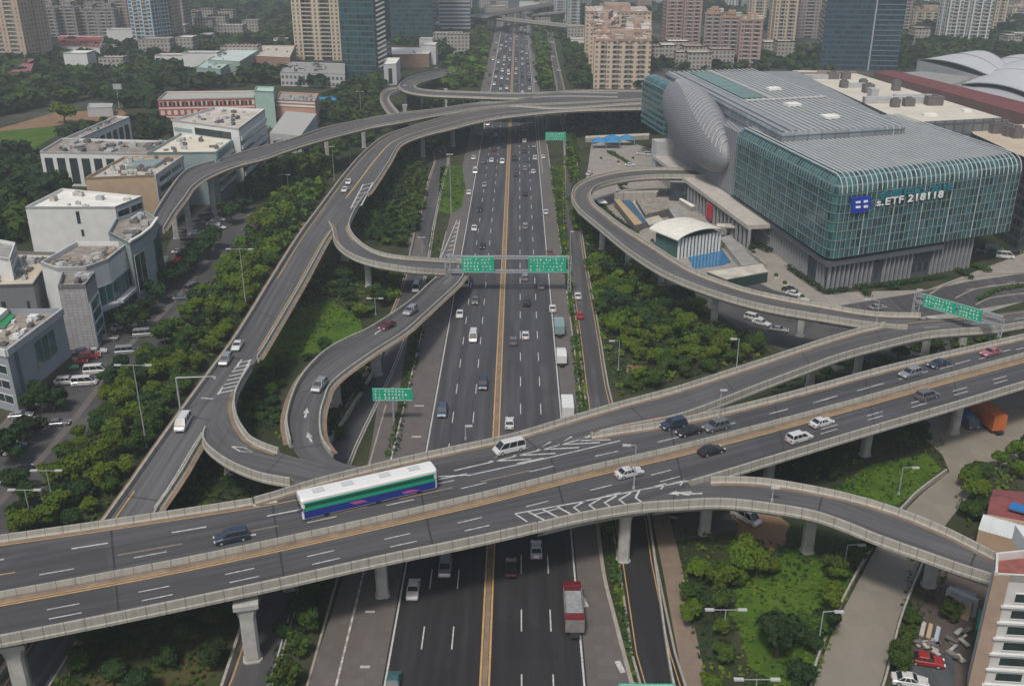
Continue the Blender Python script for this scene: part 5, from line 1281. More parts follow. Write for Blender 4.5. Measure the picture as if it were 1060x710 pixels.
T('office_tower', 'round-shouldered striped tower with blue window bands left of the highway', 455, 487, 37, 24, 110, W_STRIPE, 'box')
T('office_tower', 'narrow blue tower behind the striped one left of the highway', 489, 496, 16, 20, 110, W_DARK, 'box')
T('apartment_tower', 'pale grey slab tower right of the highway, nearer of the two', 587, 600, 36, 30, 110, W_GREYT, k=2)
T('apartment_tower', 'pale grey slab tower right of the highway, farther of the two', 573, 587, 21, 30, 110, W_GREYT, k=2)
# beige apartment complex with visible roofs
W_PEACH = window_wall('complex_peach', (.55, .44, .34), (.14, .13, .13), 3.3, 3.1, .45, .5, band=(.55, .42, .32), var=.4)
RT = plain('terrace_brown', (.33, .24, .20), .9, .4, .3)
def complex_block(label, xl, xr, yb, ytop, depth, k, seed, mat=W_PEACH, skew=0.5, name='apartment_block', roofm=RT, group=None):
    o, W_, w, h = T(name, label, xl, xr, yb, depth, 30, mat, ytop=ytop, k=k, roof=roofm, skew=skew, slabs=True, group=group)
    rr = random.Random(seed)
    for i in range(7):
        p = W_(rr.uniform(.1, .9) * w, rr.uniform(.1, .9) * depth); mb = MB(); s_ = rr.uniform(3, 6); mb.box((p[0], p[1], h + 1.4), (s_, s_ * .8, 2.8), rr.uniform(-.1, .1)); mb.box((p[0], p[1], h + 3), (s_ * 1.15, s_ * .95, .3), 0)
        part(mb, 'rooftop_room', (roofm, ROOFC, WWALL)[i % 3], o)
    return o
complex_block('nearest peach apartment block with brown roof terraces right of the highway', 614, 672, 92, 43, 45, 5, 61)
complex_block('peach apartment block stepping back behind the nearest one', 612, 636, 86, 35, 70, 3, 62)
complex_block('peach apartment block at the back left of the complex', 609, 630, 74, 25, 110, 3, 63)
complex_block('peach apartment block at the back right of the complex', 644, 672, 82, 33, 90, 3, 64)
complex_block('farthest peach apartment block with many roof sheds', 605, 672, 62, 14, 80, 5, 65)
for i, (x0, x1, y) in enumerate(((688, 706, 51), (706, 724, 52))):
    T('apartment_tower', ('left' if i == 0 else 'right') + ' half of the tall pink twin tower behind the convention centre', x0, x1, y, 26, 140, W_PINK, k=3)
complex_block('first pinkish-grey apartment block right of the pink twin tower', 727, 744, 58, 15, 26, 3, 66, W_PINKD, roofm=plain('roof_orange', (.36, .24, .18), .9, .2))
complex_block('second pinkish-grey apartment block right of the pink twin tower', 744, 763, 63, 19, 26, 3, 67, W_PINKD, roofm=plain('roof_orange', (.36, .24, .18)))
complex_block('third and nearest pinkish-grey apartment block above the convention roof', 763, 786, 69, 22, 26, 3, 68, W_PINK, roofm=plain('roof_orange', (.36, .24, .18)))
T('apartment_tower', 'beige tower with dark window columns left of the navy glass tower', 799, 822, 50, 22, 140, W_BEIGE, k=3)
T('apartment_tower', 'dull pink tower close against the navy glass tower on its left', 825, 846, 40, 22, 140, W_PINKD, k=2)
T('apartment_tower', 'distant cream tower seen above the orange roofs', 776, 792, 30, 22, 140, W_BEIGE, k=2)
o, W_, w, h = T('office_tower', 'navy glass tower standing behind the beige convention roof', 848, 928, 72, 40, 130, W_DARK2, 'box', skew=2)
mb = MB(); p = W_(w * .63, -.4); mb.bar((p[0], p[1], 0), (p[0], p[1], 130), 1.0); part(mb, 'edge_strip', STEEL, o)
for zz in np.arange(3.6, 120, 3.6):
    pass
mb = MB()
for zz in np.arange(3.6, 128, 3.6): a_, b_ = W_(w * .66, -.3), W_(w, -.3); mb.bar((a_[0], a_[1], zz), (b_[0], b_[1], zz), .5)
part(mb, 'louvre', plain('navy_louvre', (.12, .17, .20), .5), o)
T('apartment_tower', 'dull pink slab right of the navy glass tower', 932, 941, 36, 22, 130, W_PINKD, k=2)
complex_block('low beige apartment row between the navy tower and the white towers', 943, 982, 32, 12, 30, 5, 70, W_BEIGE)
complex_block('low beige block at the far right edge below the sky', 1046, 1075, 22, 8, 30, 3, 71, W_BEIGE)
T('apartment_tower', 'white tower with vertical ribs, left of the white pair', 977, 1000, 46, 24, 130, W_WHITE, k=3)
T('apartment_tower', 'white tower with vertical ribs, right of the white pair', 1001, 1022, 47, 24, 130, W_WHITE, k=3)
T('apartment_tower', 'cream tower right behind the white pair', 1026, 1038, 36, 24, 130, W_BEIGE, k=2)
for i, (x, y) in enumerate(((683, 62), (700, 60), (716, 63), (730, 66), (690, 66), (745, 68), (708, 68), (668, 60), (676, 66), (722, 70), (780, 30), (950, 46), (1044, 52), (1055, 47), (620, 36), (810, 60), (795, 58))):
    c = P(x, y, 0); s_ = 6 + (i * 7) % 4; w_ = [(c.x - s_, c.y - 8), (c.x + s_, c.y - 8), (c.x + s_, c.y + 9), (c.x - s_, c.y + 9)]
    bb_ = BW('low_house', ORD[i] + ' small pale low-rise house, counted among the far towers behind the convention centre', None, 9 + (i * 5) % 7, window_wall('village_wall', (.38, .35, .32), (.1, .1, .1)), (ROOFC, ROOFW, plain('village_roof', (.34, .2, .17)))[i % 3], world=w_, group='low-rise houses among the far towers')
rr = random.Random(15)
_sp = [(130, 47), (145, 58), (118, 58), (150, 64), (165, 60), (175, 66), (184, 72), (108, 66), (96, 60), (170, 72), (196, 58), (200, 76), (212, 78), (222, 80), (232, 77), (150, 74), (120, 78), (105, 82), (86, 78), (60, 66), (46, 60), (242, 76), (252, 70), (206, 50), (216, 46), (228, 44), (240, 42),
       (250, 40), (262, 38), (284, 42), (292, 50), (275, 36), (186, 40), (508, 22), (520, 10), (536, 8), (548, 10), (558, 18), (562, 30), (470, 40), (464, 48), (475, 56), (445, 66), (442, 60), (592, 34), (598, 44), (565, 12), (500, 8), (604, 50), (590, 26), (512, 14)]
for i, (x, y) in enumerate(_sp[::2] + _sp[41::2]):
    c = P(x, y, 0); sx, sy = rr.uniform(5, 14), rr.uniform(5, 10); w_ = [(c.x - sx, c.y - sy), (c.x + sx, c.y - sy * .9), (c.x + sx, c.y + sy), (c.x - sx, c.y + sy)]
    q_ = BW('low_building', ORD[i] + ' low pale building dotted through the far trees, counted from the left park', None, rr.uniform(8, 17), window_wall('village_wall', (.38, .35, .32), (.1, .1, .1)) if i % 3 else WWALL, (ROOFC, ROOFW, ROOFG, plain('village_roof', (.34, .2, .17)))[i % 4], world=w_, group='low buildings dotted through the far trees')
rr = random.Random(5)
for i in range(46):
    x, y = -20 + 24 * i + rr.uniform(-8, 8), rr.uniform(2, 22)
    if 490 < x < 560 or 185 < x < 300: continue
    xx = 11 + rr.random() * 10
    T('apartment_tower', ORD[i] + ' hazy tower counted from the left in the farthest rows of the city', x, x + xx * .8, y, 24, rr.uniform(50, 110), rr.choice((W_GREYB, W_BEIGE, W_WHITE, W_PINKD, W_GREYT)), k=2, group='hazy towers in the farthest rows', slabs=False)

# ---- residential block at the lower right corner
wb0 = P(1000, 722, 0); HB = ztop((wb0.x, wb0.y), 594); wc = Vector((wb0.x, wb0.y, HB))
W5 = [(p.x, p.y) for p in (wc, wc + Vector((30, -2.5, 0)), wc + Vector((33, 10, 0)), wc + Vector((2.2, 4.6, 0)))]
b20 = BW('apartment_house', 'white apartment house with terracotta corner strip and red roof terrace, lower right corner', None, HB, plain('house_white', (.55, .54, .52), .85, .12, .5), plain('red_roof_terrace', (.26, .09, .075), .9, .35, .6), world=W5, par=1.1)
b20.panel(0, -.005, .06, 0, HB - .1, plain('terracotta_strip', (.36, .27, .21), .85, .12), 'corner_strip', .12)
b20.panel(3, .82, 1.0, 0, HB - .1, plain('terracotta_strip', (.52, .3, .2)), 'corner_strip', .12)
for k in range(7):
    zz = HB - 4.2 - k * 2.55
    for u in (.10, .25, .42, .57, .75):
        wq = b20.panel(0, u, u + .115, zz, zz + 1.45, DGLASS, 'window', .05, frame=WWALL)
        if u in (.25, .57): b20.panel(0, u + .125, u + .147, zz + .1, zz + .8, UNIT, 'air_conditioner', .5)
    b20.panel(0, .05, .98, zz - .75, zz - .45, WWALL, 'ledge', .35)
mb = MB(); r0 = wc + Vector((6, 3, 0)); mb.prism([(r0.x, r0.y), (r0.x + 9, r0.y - 1), (r0.x + 9.5, r0.y + 5), (r0.x + .5, r0.y + 6)], HB - 1.1, HB + 1.4); part(mb, 'stair_house', WWALL, b20.o)
clutter(b20.o, W5, HB - 1.1, 12, 44, (plain('pot_green', (.04, .08, .03), .9), UNIT, WWALL), 1.4, 1.0)
def gable(name, label, px, z0, z1, roofm, wallm, ridge=1.4):
    c = [P(x, y, z0) for x, y in px]; o = thing(name, label, 'house', (c[0].x, c[0].y, 0)); mb = MB(); mb.prism([(p.x, p.y) for p in c], 0, z0, False); part(mb, 'wall', wallm, o)
    m0, m1 = (c[0] + c[3]) / 2 + Vector((0, 0, ridge)), (c[1] + c[2]) / 2 + Vector((0, 0, ridge)); mb = MB(); u = Vector((0, 0, .15))
    mb.face([c[0], c[1], m1, m0]); mb.face([c[2], c[3], m0, m1]); mb.face([c[0], m0, c[3]]); mb.face([c[1], c[2], m1])
    for t in np.linspace(0, 1, 14): mb.bar(c[0].lerp(c[1], t) + u * .4, m0.lerp(m1, t) + u * .4, .12)
    part(mb, 'roof', roofm, o); return o
gable('shed_house', 'low house with a pale sheet-metal roof right of the concrete road', [(1013, 548), (1062, 562), (1066, 545), (1020, 532)], 4.5, 0, plain('sheet_roof', (.52, .55, .56), .6, .12, .3), TANW)
gable('red_roof_house', 'low house with a dark red roof and a blue sheet behind the pale-roofed one', [(1022, 532), (1080, 543), (1090, 512), (1028, 506)], 5, 0, plain('dark_red_roof', (.20, .06, .06), .85, .25, .4), TANW, 1.0)
t = slab_px('blue_sheet', 'blue plastic sheet lying on the dark red roof', 'sheet', [(1044, 525), (1066, 531), (1068, 525), (1048, 519)], 5.9, 6.25, plain('sheet_blue', (.02, .16, .42), .5))
slab_px('yard_shed', 'green netted shed against the white apartment house', 'shed', [(1010, 652), (1016, 648), (1022, 632), (1014, 630)], 0, 3.2, plain('net_green', (.02, .28, .16), .8, .25, 1.0), plain('net_green2', (.02, .2, .12), .8))
slab_px('yard_wall', 'dull wall of the yard beneath the south-east ramp', 'wall', [(980, 609), (1012, 622), (1014, 620), (984, 606)], 0, 3.2, GWALL, GWALL)
slab_px('yard_hut', 'grey hut under the south-east ramp', 'hut', [(983, 616), (1006, 626), (1012, 614), (990, 606)], 0, 3, ROOFG, TANW)
for i, (x, y, m_, lab) in enumerate(((954, 650, ROOFC, 'grey'), (961, 652, plain('mat_tan', (.45, .34, .22), .8), 'tan'), (969, 655, plain('mat_blue', (.38, .45, .50), .6), 'pale blue'))):
    slab_px('stacked_panels', lab + ' panel of the three leaning side by side in the yard', 'panel', [(x - 2.5, y + 6), (x + 2.0, y + 8), (x + 5, y - 6), (x + 1, y - 8)], 0, 1.2, m_)
for i, (x, y) in enumerate(((952, 672), (960, 668), (965, 676), (990, 668), (996, 660), (985, 680))):
    p = P(x, y, 0); o = thing('junk_pile', ORD[i] + ' heap of pale scrap boards counted along the yard by the red car', 'scrap', p, 0, 'scrap heaps in the yard'); rq_ = random.Random(i)
    for k in range(4):
        mb = MB(); mb.box((p.x + rq_.uniform(-1, 1), p.y + rq_.uniform(-1, 1), .3 + .2 * k), (rq_.uniform(.6, 2), rq_.uniform(.3, .8), .25), rq_.uniform(0, 3)); part(mb, 'board', (ROOFD, UNIT, ROOFC, UNITD)[k % 4], o)
# ------------------------------------------------------------------ vegetation
NP = np.random.default_rng(11)
def np_mesh(name, quads, mat, uv=False):
    """quads: (n,4,3) array -> mesh data"""
    n = len(quads); me = bpy.data.meshes.new(name)
    me.vertices.add(n * 4); me.vertices.foreach_set('co', quads.reshape(-1).astype(np.float32))
    me.loops.add(n * 4); me.loops.foreach_set('vertex_index', np.arange(n * 4, dtype=np.int32))
    me.polygons.add(n); me.polygons.foreach_set('loop_start', np.arange(0, n * 4, 4, dtype=np.int32)); me.polygons.foreach_set('loop_total', np.full(n, 4, dtype=np.int32))
    me.materials.append(mat); me.update(calc_edges=True); return me
def leaf_quads(c, nrm, size, rng):
    """leaf sprays: quads centred at c facing nrm with jitter"""
    n = len(c); nrm = nrm + rng.normal(0, .55, (n, 3)); nrm /= np.linalg.norm(nrm, axis=1)[:, None]
    t = np.cross(nrm, rng.normal(0, 1, (n, 3))); t /= np.linalg.norm(t, axis=1)[:, None]; b = np.cross(nrm, t)
    s = (size * rng.uniform(.6, 1.25, n))[:, None]; a = rng.uniform(.55, 1, n)[:, None]
    return np.stack([c - t * s - b * s * a, c + t * s * .8 - b * s * a * .7, c + t * s + b * s * a, c - t * s * .7 + b * s * a * .9], 1)
def crown_quads(seed, n, r=1.0, h=1.25, lobes=9, leaf=.13, z0=.55):
    """uneven crown made of leaf sprays on several lobes; unit radius, base at z0"""
    rng = np.random.default_rng(seed); cs = []
    for i in range(lobes):
        a = rng.uniform(0, 6.28); rr_ = rng.uniform(.15, .72) * r; z = z0 + rng.uniform(.18, .85) * h
        k = 1 - .35 * abs((z - z0) / h - .45); cs.append((rr_ * k * math.cos(a), rr_ * k * math.sin(a), z, rng.uniform(.30, .48) * r))
    cs.append((0, 0, z0 + h * .55, .55 * r)); cs = np.array(cs)
    w = cs[:, 3] ** 2; idx = rng.choice(len(cs), n, p=w / w.sum()); d = rng.normal(0, 1, (n, 3)); d[:, 2] = d[:, 2] * .8 + .25; d /= np.linalg.norm(d, axis=1)[:, None]
    rad = cs[idx, 3] * rng.uniform(.72, 1.08, n); c = cs[idx, :3] + d * rad[:, None] * np.array([1, 1, .8])
    return leaf_quads(c, d + np.array([0, 0, .35]), leaf, rng)
def trunk_mb(seed, h=.95):
    rr_ = random.Random(seed); mb = MB(); p = Vector((0, 0, 0)); r0 = .075
    for k in range(3):
        q = p + Vector((rr_.uniform(-.04, .04), rr_.uniform(-.04, .04), h / 3)); mb.tube(p, q, r0, r0 * .8, 7); p = q; r0 *= .8
    for k in range(5):
        a = rr_.uniform(0, 6.28); s_ = Vector((0, 0, h * rr_.uniform(.6, .95))); mb.tube(s_, s_ + Vector((math.cos(a) * .42, math.sin(a) * .42, .42)), .035, .012, 5)
    return mb
CROWNS = {}
for kind, (n, lf) in {'big': (1500, .088), 'mid': (700, .12)}.items():
    for m in range(3):
        CROWNS[kind, m] = [np_mesh('tree_crown', crown_quads(100 + m * 10 + v + (500 if kind == 'mid' else 0), n, leaf=lf, h=1.15 + .12 * v, lobes=8 + v), FOLM[m]) for v in range(3)]
_tm = [trunk_mb(v).build('trunk', BARK) for v in range(3)]
TRUNKS = [o.data for o in _tm]
for o in _tm: bpy.data.objects.remove(o)
def tree(x, y, r, tone, label, group=None, name='broadleaf_tree', cat='tree', kind='big', hs=1.0, z=0.0):
    o = thing(name, label, cat, (x, y, z), R.uniform(0, 6.28), group)
    c = bpy.data.objects.new('crown', R.choice(CROWNS[kind, tone])); t = bpy.data.objects.new('trunk', R.choice(TRUNKS))
    for q in (c, t): COL.objects.link(q); q.parent = o; q.scale = (r, r, r * hs)
    k_ = R.uniform(.82, 1.3); a_ = R.uniform(.82, 1.15); c.scale = (r * a_, r / a_, r * hs * k_); t.scale = (r, r, r * hs * k_)
    return o
def inside(pts, x, y):
    c = np.zeros(len(x), bool); n = len(pts)
    for i in range(n):
        x0, y0 = pts[i]; x1, y1 = pts[(i + 1) % n]
        if y0 == y1: continue
        c ^= ((y0 > y) != (y1 > y)) & (x < (x1 - x0) * (y - y0) / (y1 - y0) + x0)
    return c
def scatter(px, n_try, spacing, rng=NP, z=0):
    pts = [tuple(P(x, y, 0).xy) for x, y in px]; a = np.array(pts); lo, hi = a.min(0), a.max(0)
    q = rng.uniform(lo, hi, (n_try, 2)); q = q[inside(pts, q[:, 0], q[:, 1])]
    if spacing <= 0: return q
    grid = {}; out = []
    for p in q:
        k = (int(p[0] // spacing), int(p[1] // spacing)); ok = True
        for i in (-1, 0, 1):
            for j in (-1, 0, 1):
                for s_ in grid.get((k[0] + i, k[1] + j), ()):
                    if (s_[0] - p[0]) ** 2 + (s_[1] - p[1]) ** 2 < spacing ** 2: ok = False
        if ok: grid.setdefault(k, []).append(p); out.append(p)
    return np.array(out).reshape(-1, 2)
MASS = []         # (x, y, r, tone, h) crowns beyond the individual ones
CAND = []         # candidate individual trees
def belt(px, spacing, rmin, rmax, tones, label, group, hs=1.0, ntry=9000, name='broadleaf_tree', cat='tree', prio=0):
    for p in scatter(px, ntry, spacing):
        r = R.uniform(rmin, rmax); t = R.choice(tones); d = math.hypot(p[0], p[1])
        CAND.append((d / r - prio * 1000, p[0], p[1], r, t, label, group, hs, name, cat))
belt([(262, 240), (300, 195), (330, 160), (355, 150), (338, 190), (300, 252), (268, 300), (240, 343), (212, 380), (176, 430), (136, 483), (114, 520), (92, 550), (10, 562), (40, 512), (88, 450), (132, 395), (172, 350), (212, 305), (240, 265)], 4.0, 1.9, 3.4, (0, 0, 0, 1, 1, 2), 'round leafy tree in the dense belt between the left road and the west ramp', 'trees of the belt beside the west ramp', .85)
belt([(604, 240), (622, 247), (650, 272), (690, 300), (730, 325), (775, 352), (800, 366), (742, 384), (692, 396), (648, 408), (640, 400), (675, 388), (652, 368), (630, 350), (615, 300)], 3.9, 1.8, 3.2, (0, 0, 1, 1, 2), 'leafy tree in the dense grove between the service road and the loop ramp', 'trees of the grove below the loop ramp', .8)
belt([(376, 215), (396, 180), (428, 163), (442, 178), (434, 225), (420, 256), (395, 255), (374, 238)], 4.2, 2.2, 3.2, (1, 1, 2), 'tree in the patch enclosed by the west ramp and its loop', 'trees enclosed by the west ramp loop', .8)
belt([(352, 268), (375, 280), (412, 284), (408, 312), (372, 330), (352, 308), (318, 308), (300, 318), (322, 284)], 4.0, 1.9, 3.0, (1, 1, 2, 0), 'tree behind the grass patch below the west ramp loop', 'trees behind the grass patch', .7)
belt([(318, 372), (350, 352), (300, 385), (282, 410), (288, 445), (262, 440), (252, 420), (256, 398), (285, 375)], 4.2, 1.5, 2.4, (1, 2), 'low tree inside the curve of the branch ramp', 'low trees inside the branch ramp curve', .6)
belt([(350, 400), (386, 372), (384, 396), (352, 455), (340, 446), (338, 418)], 3.6, 1.6, 2.4, (1, 2), 'low tree inside the tight loop ramp', 'low trees inside the tight loop', .7)
belt([(704, 560), (735, 560), (762, 580), (756, 640), (748, 735), (738, 735), (716, 640)], 4.6, 1.7, 2.5, (1, 0, 0), 'bushy tree between the tan path and the lower right lawn', 'trees along the lower right lawn', .75)
belt([(745, 565), (800, 580), (835, 565), (815, 590), (780, 600), (760, 610)], 4.0, 1.8, 2.8, (0, 0, 1), 'bright rounded tree at the upper edge of the lower right lawn', 'bright trees above the lower right lawn', .7)
belt([(835, 560), (905, 560), (872, 625), (846, 690), (832, 735), (770, 735), (780, 700), (832, 690), (858, 640), (860, 600)], 5.2, 1.8, 2.6, (2, 1, 0), 'dark tree between the lower right lawn and the concrete road', 'dark trees beside the concrete road', .8)
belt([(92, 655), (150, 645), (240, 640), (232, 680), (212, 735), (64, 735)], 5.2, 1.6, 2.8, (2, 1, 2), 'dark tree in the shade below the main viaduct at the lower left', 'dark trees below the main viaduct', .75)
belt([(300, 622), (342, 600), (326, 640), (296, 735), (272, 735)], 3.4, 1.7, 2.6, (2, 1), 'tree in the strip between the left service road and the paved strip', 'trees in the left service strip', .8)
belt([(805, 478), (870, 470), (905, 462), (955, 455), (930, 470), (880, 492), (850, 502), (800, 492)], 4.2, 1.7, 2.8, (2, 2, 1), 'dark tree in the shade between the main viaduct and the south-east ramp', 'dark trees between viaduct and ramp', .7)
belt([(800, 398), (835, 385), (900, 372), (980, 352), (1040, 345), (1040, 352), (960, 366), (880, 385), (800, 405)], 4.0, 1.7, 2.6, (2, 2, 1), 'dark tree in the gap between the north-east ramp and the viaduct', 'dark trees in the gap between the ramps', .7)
belt([(590, 112), (656, 112), (664, 134), (612, 140), (592, 138)], 6, 3.0, 4.2, (1, 2), 'dark tree beyond the garden wall near the high crossing', 'trees beyond the garden wall', .8)
belt([(942, 600), (958, 590), (945, 640), (935, 690), (928, 700), (930, 660)], 3.0, 1.5, 2.3, (1, 2, 1), 'small tree along the right edge of the concrete road', 'small trees on the right road edge', .9)
belt([(985, 520), (1015, 488), (1062, 470), (1062, 490), (1022, 512), (1003, 545)], 4.5, 1.8, 3.0, (1, 1, 0), 'leafy tree between the concrete road and the red roofed house', 'trees by the red roofed house', 1.0)
# single and street trees, each with its own place
for x, y, r, t, lab in ((12, 478, 4.0, 2, 'dark street tree lowest on the left road, nearest the viaduct'), (32, 455, 3.8, 2, 'dark street tree beside the parked cars at the left edge'), (16, 508, 3.6, 2, 'dark street tree near the left edge above the viaduct'),
        (44, 428, 3.6, 2, 'dark street tree below the white parked van'), (56, 426, 3.0, 2, 'broad dark street tree just below the two parked white cars'), (66, 420, 2.2, 2, 'small dark street tree right of the two parked white cars'),
        (114, 398, 2.8, 2, 'street tree right of the red parked car'), (128, 386, 2.8, 2, 'street tree between the red parked car and the tall lamp'), (130, 346, 4.2, 2, 'broad dark street tree in front of the grey tiled tower'),
        (144, 342, 3.8, 2, 'dark street tree second from the grey tiled tower'), (152, 326, 3.8, 2, 'dark street tree in front of the green atrium'), (163, 314, 3.6, 2, 'dark street tree in front of the giant screen'), (176, 300, 3.8, 2, 'dark street tree beyond the giant screen'),
        (186, 290, 3.4, 2, 'small dark street tree just below the large street tree'), (200, 282, 5.2, 2, 'large dark street tree on the forecourt before the tall piers'), (213, 268, 5.6, 2, 'largest dark street tree in front of the tall ramp piers'), (222, 258, 4.0, 2, 'dark tree beside the white parked cars under the ramp'),
        (240, 232, 4.4, 2, 'dark tree where the left road bends below the high ramp'), (250, 220, 4.4, 2, 'dark tree in the row climbing towards the high ramp, second from the bend'), (260, 208, 4.6, 2, 'dark tree in the row climbing towards the high ramp, third from the bend'),
        (272, 198, 4.6, 2, 'dark tree in the row under the high ramp piers'), (284, 190, 4.8, 2, 'dark tree beneath the middle of the high ramp'), (298, 184, 4.8, 2, 'dark tree beneath the high ramp near its fourth pier'), (312, 176, 4.8, 1, 'mid green tree beneath the high ramp near its third pier'),
        (803, 680, 4.0, 2, 'large dark tree standing on the lower right lawn'), (812, 672, 3.2, 2, 'smaller dark tree touching the large one on the lower right lawn'), (866, 600, 1.9, 0, 'bright yellow-green small palm-like tree beside the lawn lamp'), (838, 660, 2.4, 1, 'mid green tree by the lower lamp on the lawn edge'),
        (643, 196, 2.2, 1, 'small slim tree inside the bend of the loop ramp'), (745, 612, 3.0, 0, 'bright round tree on the left edge of the lower right lawn'), (764, 598, 3.2, 0, 'large bright round tree at the top of the lower right lawn'), (783, 598, 2.6, 0, 'smaller bright round tree next to the bare soil patch'),
        (740, 372, 2.8, 0, 'bright yellow-green tree at the lower edge of the right grove'), (705, 352, 3.0, 0, 'bright yellow-green tree in the middle of the right grove'), (984, 640, 2.0, 1, 'small tree in the yard beside the stacked panels'), (68, 128, 7.5, 0, 'large bright round tree alone on the brown sports ground'),
        (778, 262, 1.8, 2, 'small shrub-like tree at the west foot of the convention centre'), (1003, 500, 2.4, 1, 'sparse young tree beside the concrete road')):
    p = P(x, y, 0); CAND.append((-5000, p.x, p.y, r, t, lab, None, .85, 'broadleaf_tree' if r > 2 else 'small_tree', 'tree'))
LM = [(152, 463, 'the tall twin mast lamp by the west ramp'), (255, 320, 'the upper twin mast lamp'), (187, 425, 'the bent camera mast'), (55, 520, 'the twin lamp in the left belt'), (34, 545, 'the lamp at the viaduct edge'), (111, 345, 'the large red ball'),
      (344, 236, 'the fork of the west ramp and its loop'), (234, 380, 'the hatched gore of the west ramp'), (300, 184, 'the third pier of the high ramp'), (258, 205, 'the bend of the left road'), (640, 373, 'the single lamp of the right grove'), (684, 295, 'the middle pier of the loop ramp'),
      (623, 258, 'the uppermost pier of the loop ramp'), (739, 333, 'the lower pier of the loop ramp'), (762, 384, 'the lamp on the north-east ramp'), (700, 345, 'the bright tree amid the right grove'), (650, 340, 'the left edge of the right grove'), (749, 655, 'the twin lamp on the lawn'),
      (873, 592, 'the upper lawn lamp'), (846, 674, 'the tall lamp right of the lawn'), (780, 705, 'the bottom lawn lamp'), (729, 552, 'the pier beside the shaded cars'), (835, 571, 'the pier above the lawn'), (262, 682, 'the big lower left pier'), (140, 690, 'the lower left corner of the viaduct shade'),
      (396, 616, 'the pier beside the paved strip'), (382, 297, 'the pier of the loop by the grass patch'), (340, 330, 'the grass patch'), (389, 323, 'the lamp beside the grass patch'), (437, 262, 'the lamp on the left service road'), (930, 508, 'the lamp on the small shaded lawn'), (961, 606, 'the pier by the yard'),
      (895, 471, 'the middle pier of the viaduct'), (838, 400, 'the first pier of the north-east ramp'), (957, 368, 'the far pier of the north-east ramp'), (1003, 500, 'the sparse young tree'), (280, 440, 'the inner edge of the branch ramp'), (360, 425, 'the pier inside the tight loop'), (625, 125, 'the garden wall'), (440, 180, 'the upper end of the left service road'), (90, 500, 'the left road opposite the mast lamp')]
LMW = [(*P(x, y, 0).xy, t) for x, y, t in LM]; PIERS = [o.data for o in ()]
PX = [tuple(P(x, y, 0).xy) for x, y in ((302, 318), (382, 297), (357, 270), (390, 388), (348, 420), (438, 163), (469, 152), (377, 153), (339, 163), (292, 178), (258, 190), (222, 223), (623, 258), (650, 274), (684, 295), (739, 333), (838, 400), (887, 387), (957, 368), (795, 497), (895, 471), (262, 682), (645, 580), (729, 552), (835, 571), (961, 606), (420, 107), (437, 113), (462, 111))]
def clear(c):
    # keep the ground in front of each pier open
    for x, y in PX:
        dx, dy = c[1] - x, c[2] - y
        if abs(dx - dy * x / y) < 3.2 + c[3] * .5 and -c[3] * 3.6 < dy < 3: return False
    return True
CAND = [c for c in CAND if c[0] < -4000 or clear(c)]
CAND.sort(key=lambda c: c[0])
cnt = {}
for k, c in enumerate(CAND[:296]):
    _, x, y, r, t, lab, gp, hs, nm, ct = c
    if gp:
        d_ = sorted((math.hypot(x - a, y - b), i) for i, (a, b, _t) in enumerate(LMW))[0]; cnt.setdefault(d_[1], []).append((d_[0], k))
LABEL = {}
for i, v in cnt.items():
    for n_, (_, k) in enumerate(sorted(v)):
        c = CAND[k]; LABEL[k] = '%s tree, %s nearest tree to %s' % (('bright', 'mid green', 'dark')[c[4]] if c[3] > 2.2 else ('small bright', 'small green', 'small dark')[c[4]], ORD[n_], LMW[i][2])
for k, c in enumerate(CAND):
    _, x, y, r, t, lab, gp, hs, nm, ct = c
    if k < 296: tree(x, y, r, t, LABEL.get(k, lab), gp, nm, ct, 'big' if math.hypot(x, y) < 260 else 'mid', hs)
    else: MASS.append((x, y, r, t, hs))
print('trees', len(CAND))
# mid-distance and far woods, read as masses
def wood(px, spacing, r, tones, hs=.8, ntry=12000):
    for p in scatter(px, ntry, spacing): MASS.append((p[0], p[1], r * R.uniform(.75, 1.25), R.choice(tones), hs))
wood([(340, 100), (392, 82), (398, 88), (392, 98), (394, 112), (400, 126), (360, 128), (335, 128)], 6.5, 4.4, (1, 2))
wood([(388, 70), (404, 69), (404, 80), (392, 86)], 7, 4.4, (1, 2))
wood([(300, 140), (340, 145), (395, 128), (380, 152), (345, 158), (330, 165), (290, 195), (270, 205), (262, 195), (280, 175)], 6, 3.8, (1, 1, 2))
wood([(405, 142), (440, 145), (496, 130), (480, 145), (460, 150), (446, 160), (420, 165), (395, 175), (400, 160)], 6, 3.4, (1, 2))
wood([(446, 100), (495, 102), (495, 108), (430, 116), (425, 104)], 6.5, 3.2, (1, 2))
wood([(455, 72), (500, 34), (506, 40), (502, 62), (492, 92), (456, 92), (455, 88), (470, 76)], 8, 5.0, (1, 1, 0), .6)
wood([(553, 32), (562, 32), (569, 92), (560, 93)], 6.5, 4.4, (1, 1, 0), .7)
wood([(582, 32), (597, 38), (611, 90), (594, 92), (586, 60)], 7, 4.6, (1, 2), .8)
wood([(585, 115), (592, 115), (598, 175), (600, 230), (598, 240), (592, 190)], 5, 2.6, (1, 0), .8)
wood([(-30, 78), (40, 70), (130, 56), (215, 72), (262, 78), (300, 80), (345, 78), (330, 92), (285, 88), (160, 98), (155, 112), (128, 112), (90, 104), (40, 110), (-30, 128)], 10, 7.0, (2, 2, 1), .75)
wood([(-30, 42), (60, 50), (130, 52), (200, 44), (300, 42), (305, 50), (300, 62), (258, 66), (200, 62), (140, 62), (40, 78), (-30, 84)], 12, 8.0, (2, 2, 1), .7)
wood([(-60, 170), (10, 160), (38, 160), (60, 190), (60, 206), (24, 216), (26, 250), (-30, 258)], 6.5, 4.8, (2, 2, 1), .9)
wood([(40, 168), (140, 165), (95, 185), (62, 197), (50, 185)], 6.5, 4.2, (2, 2), .8)
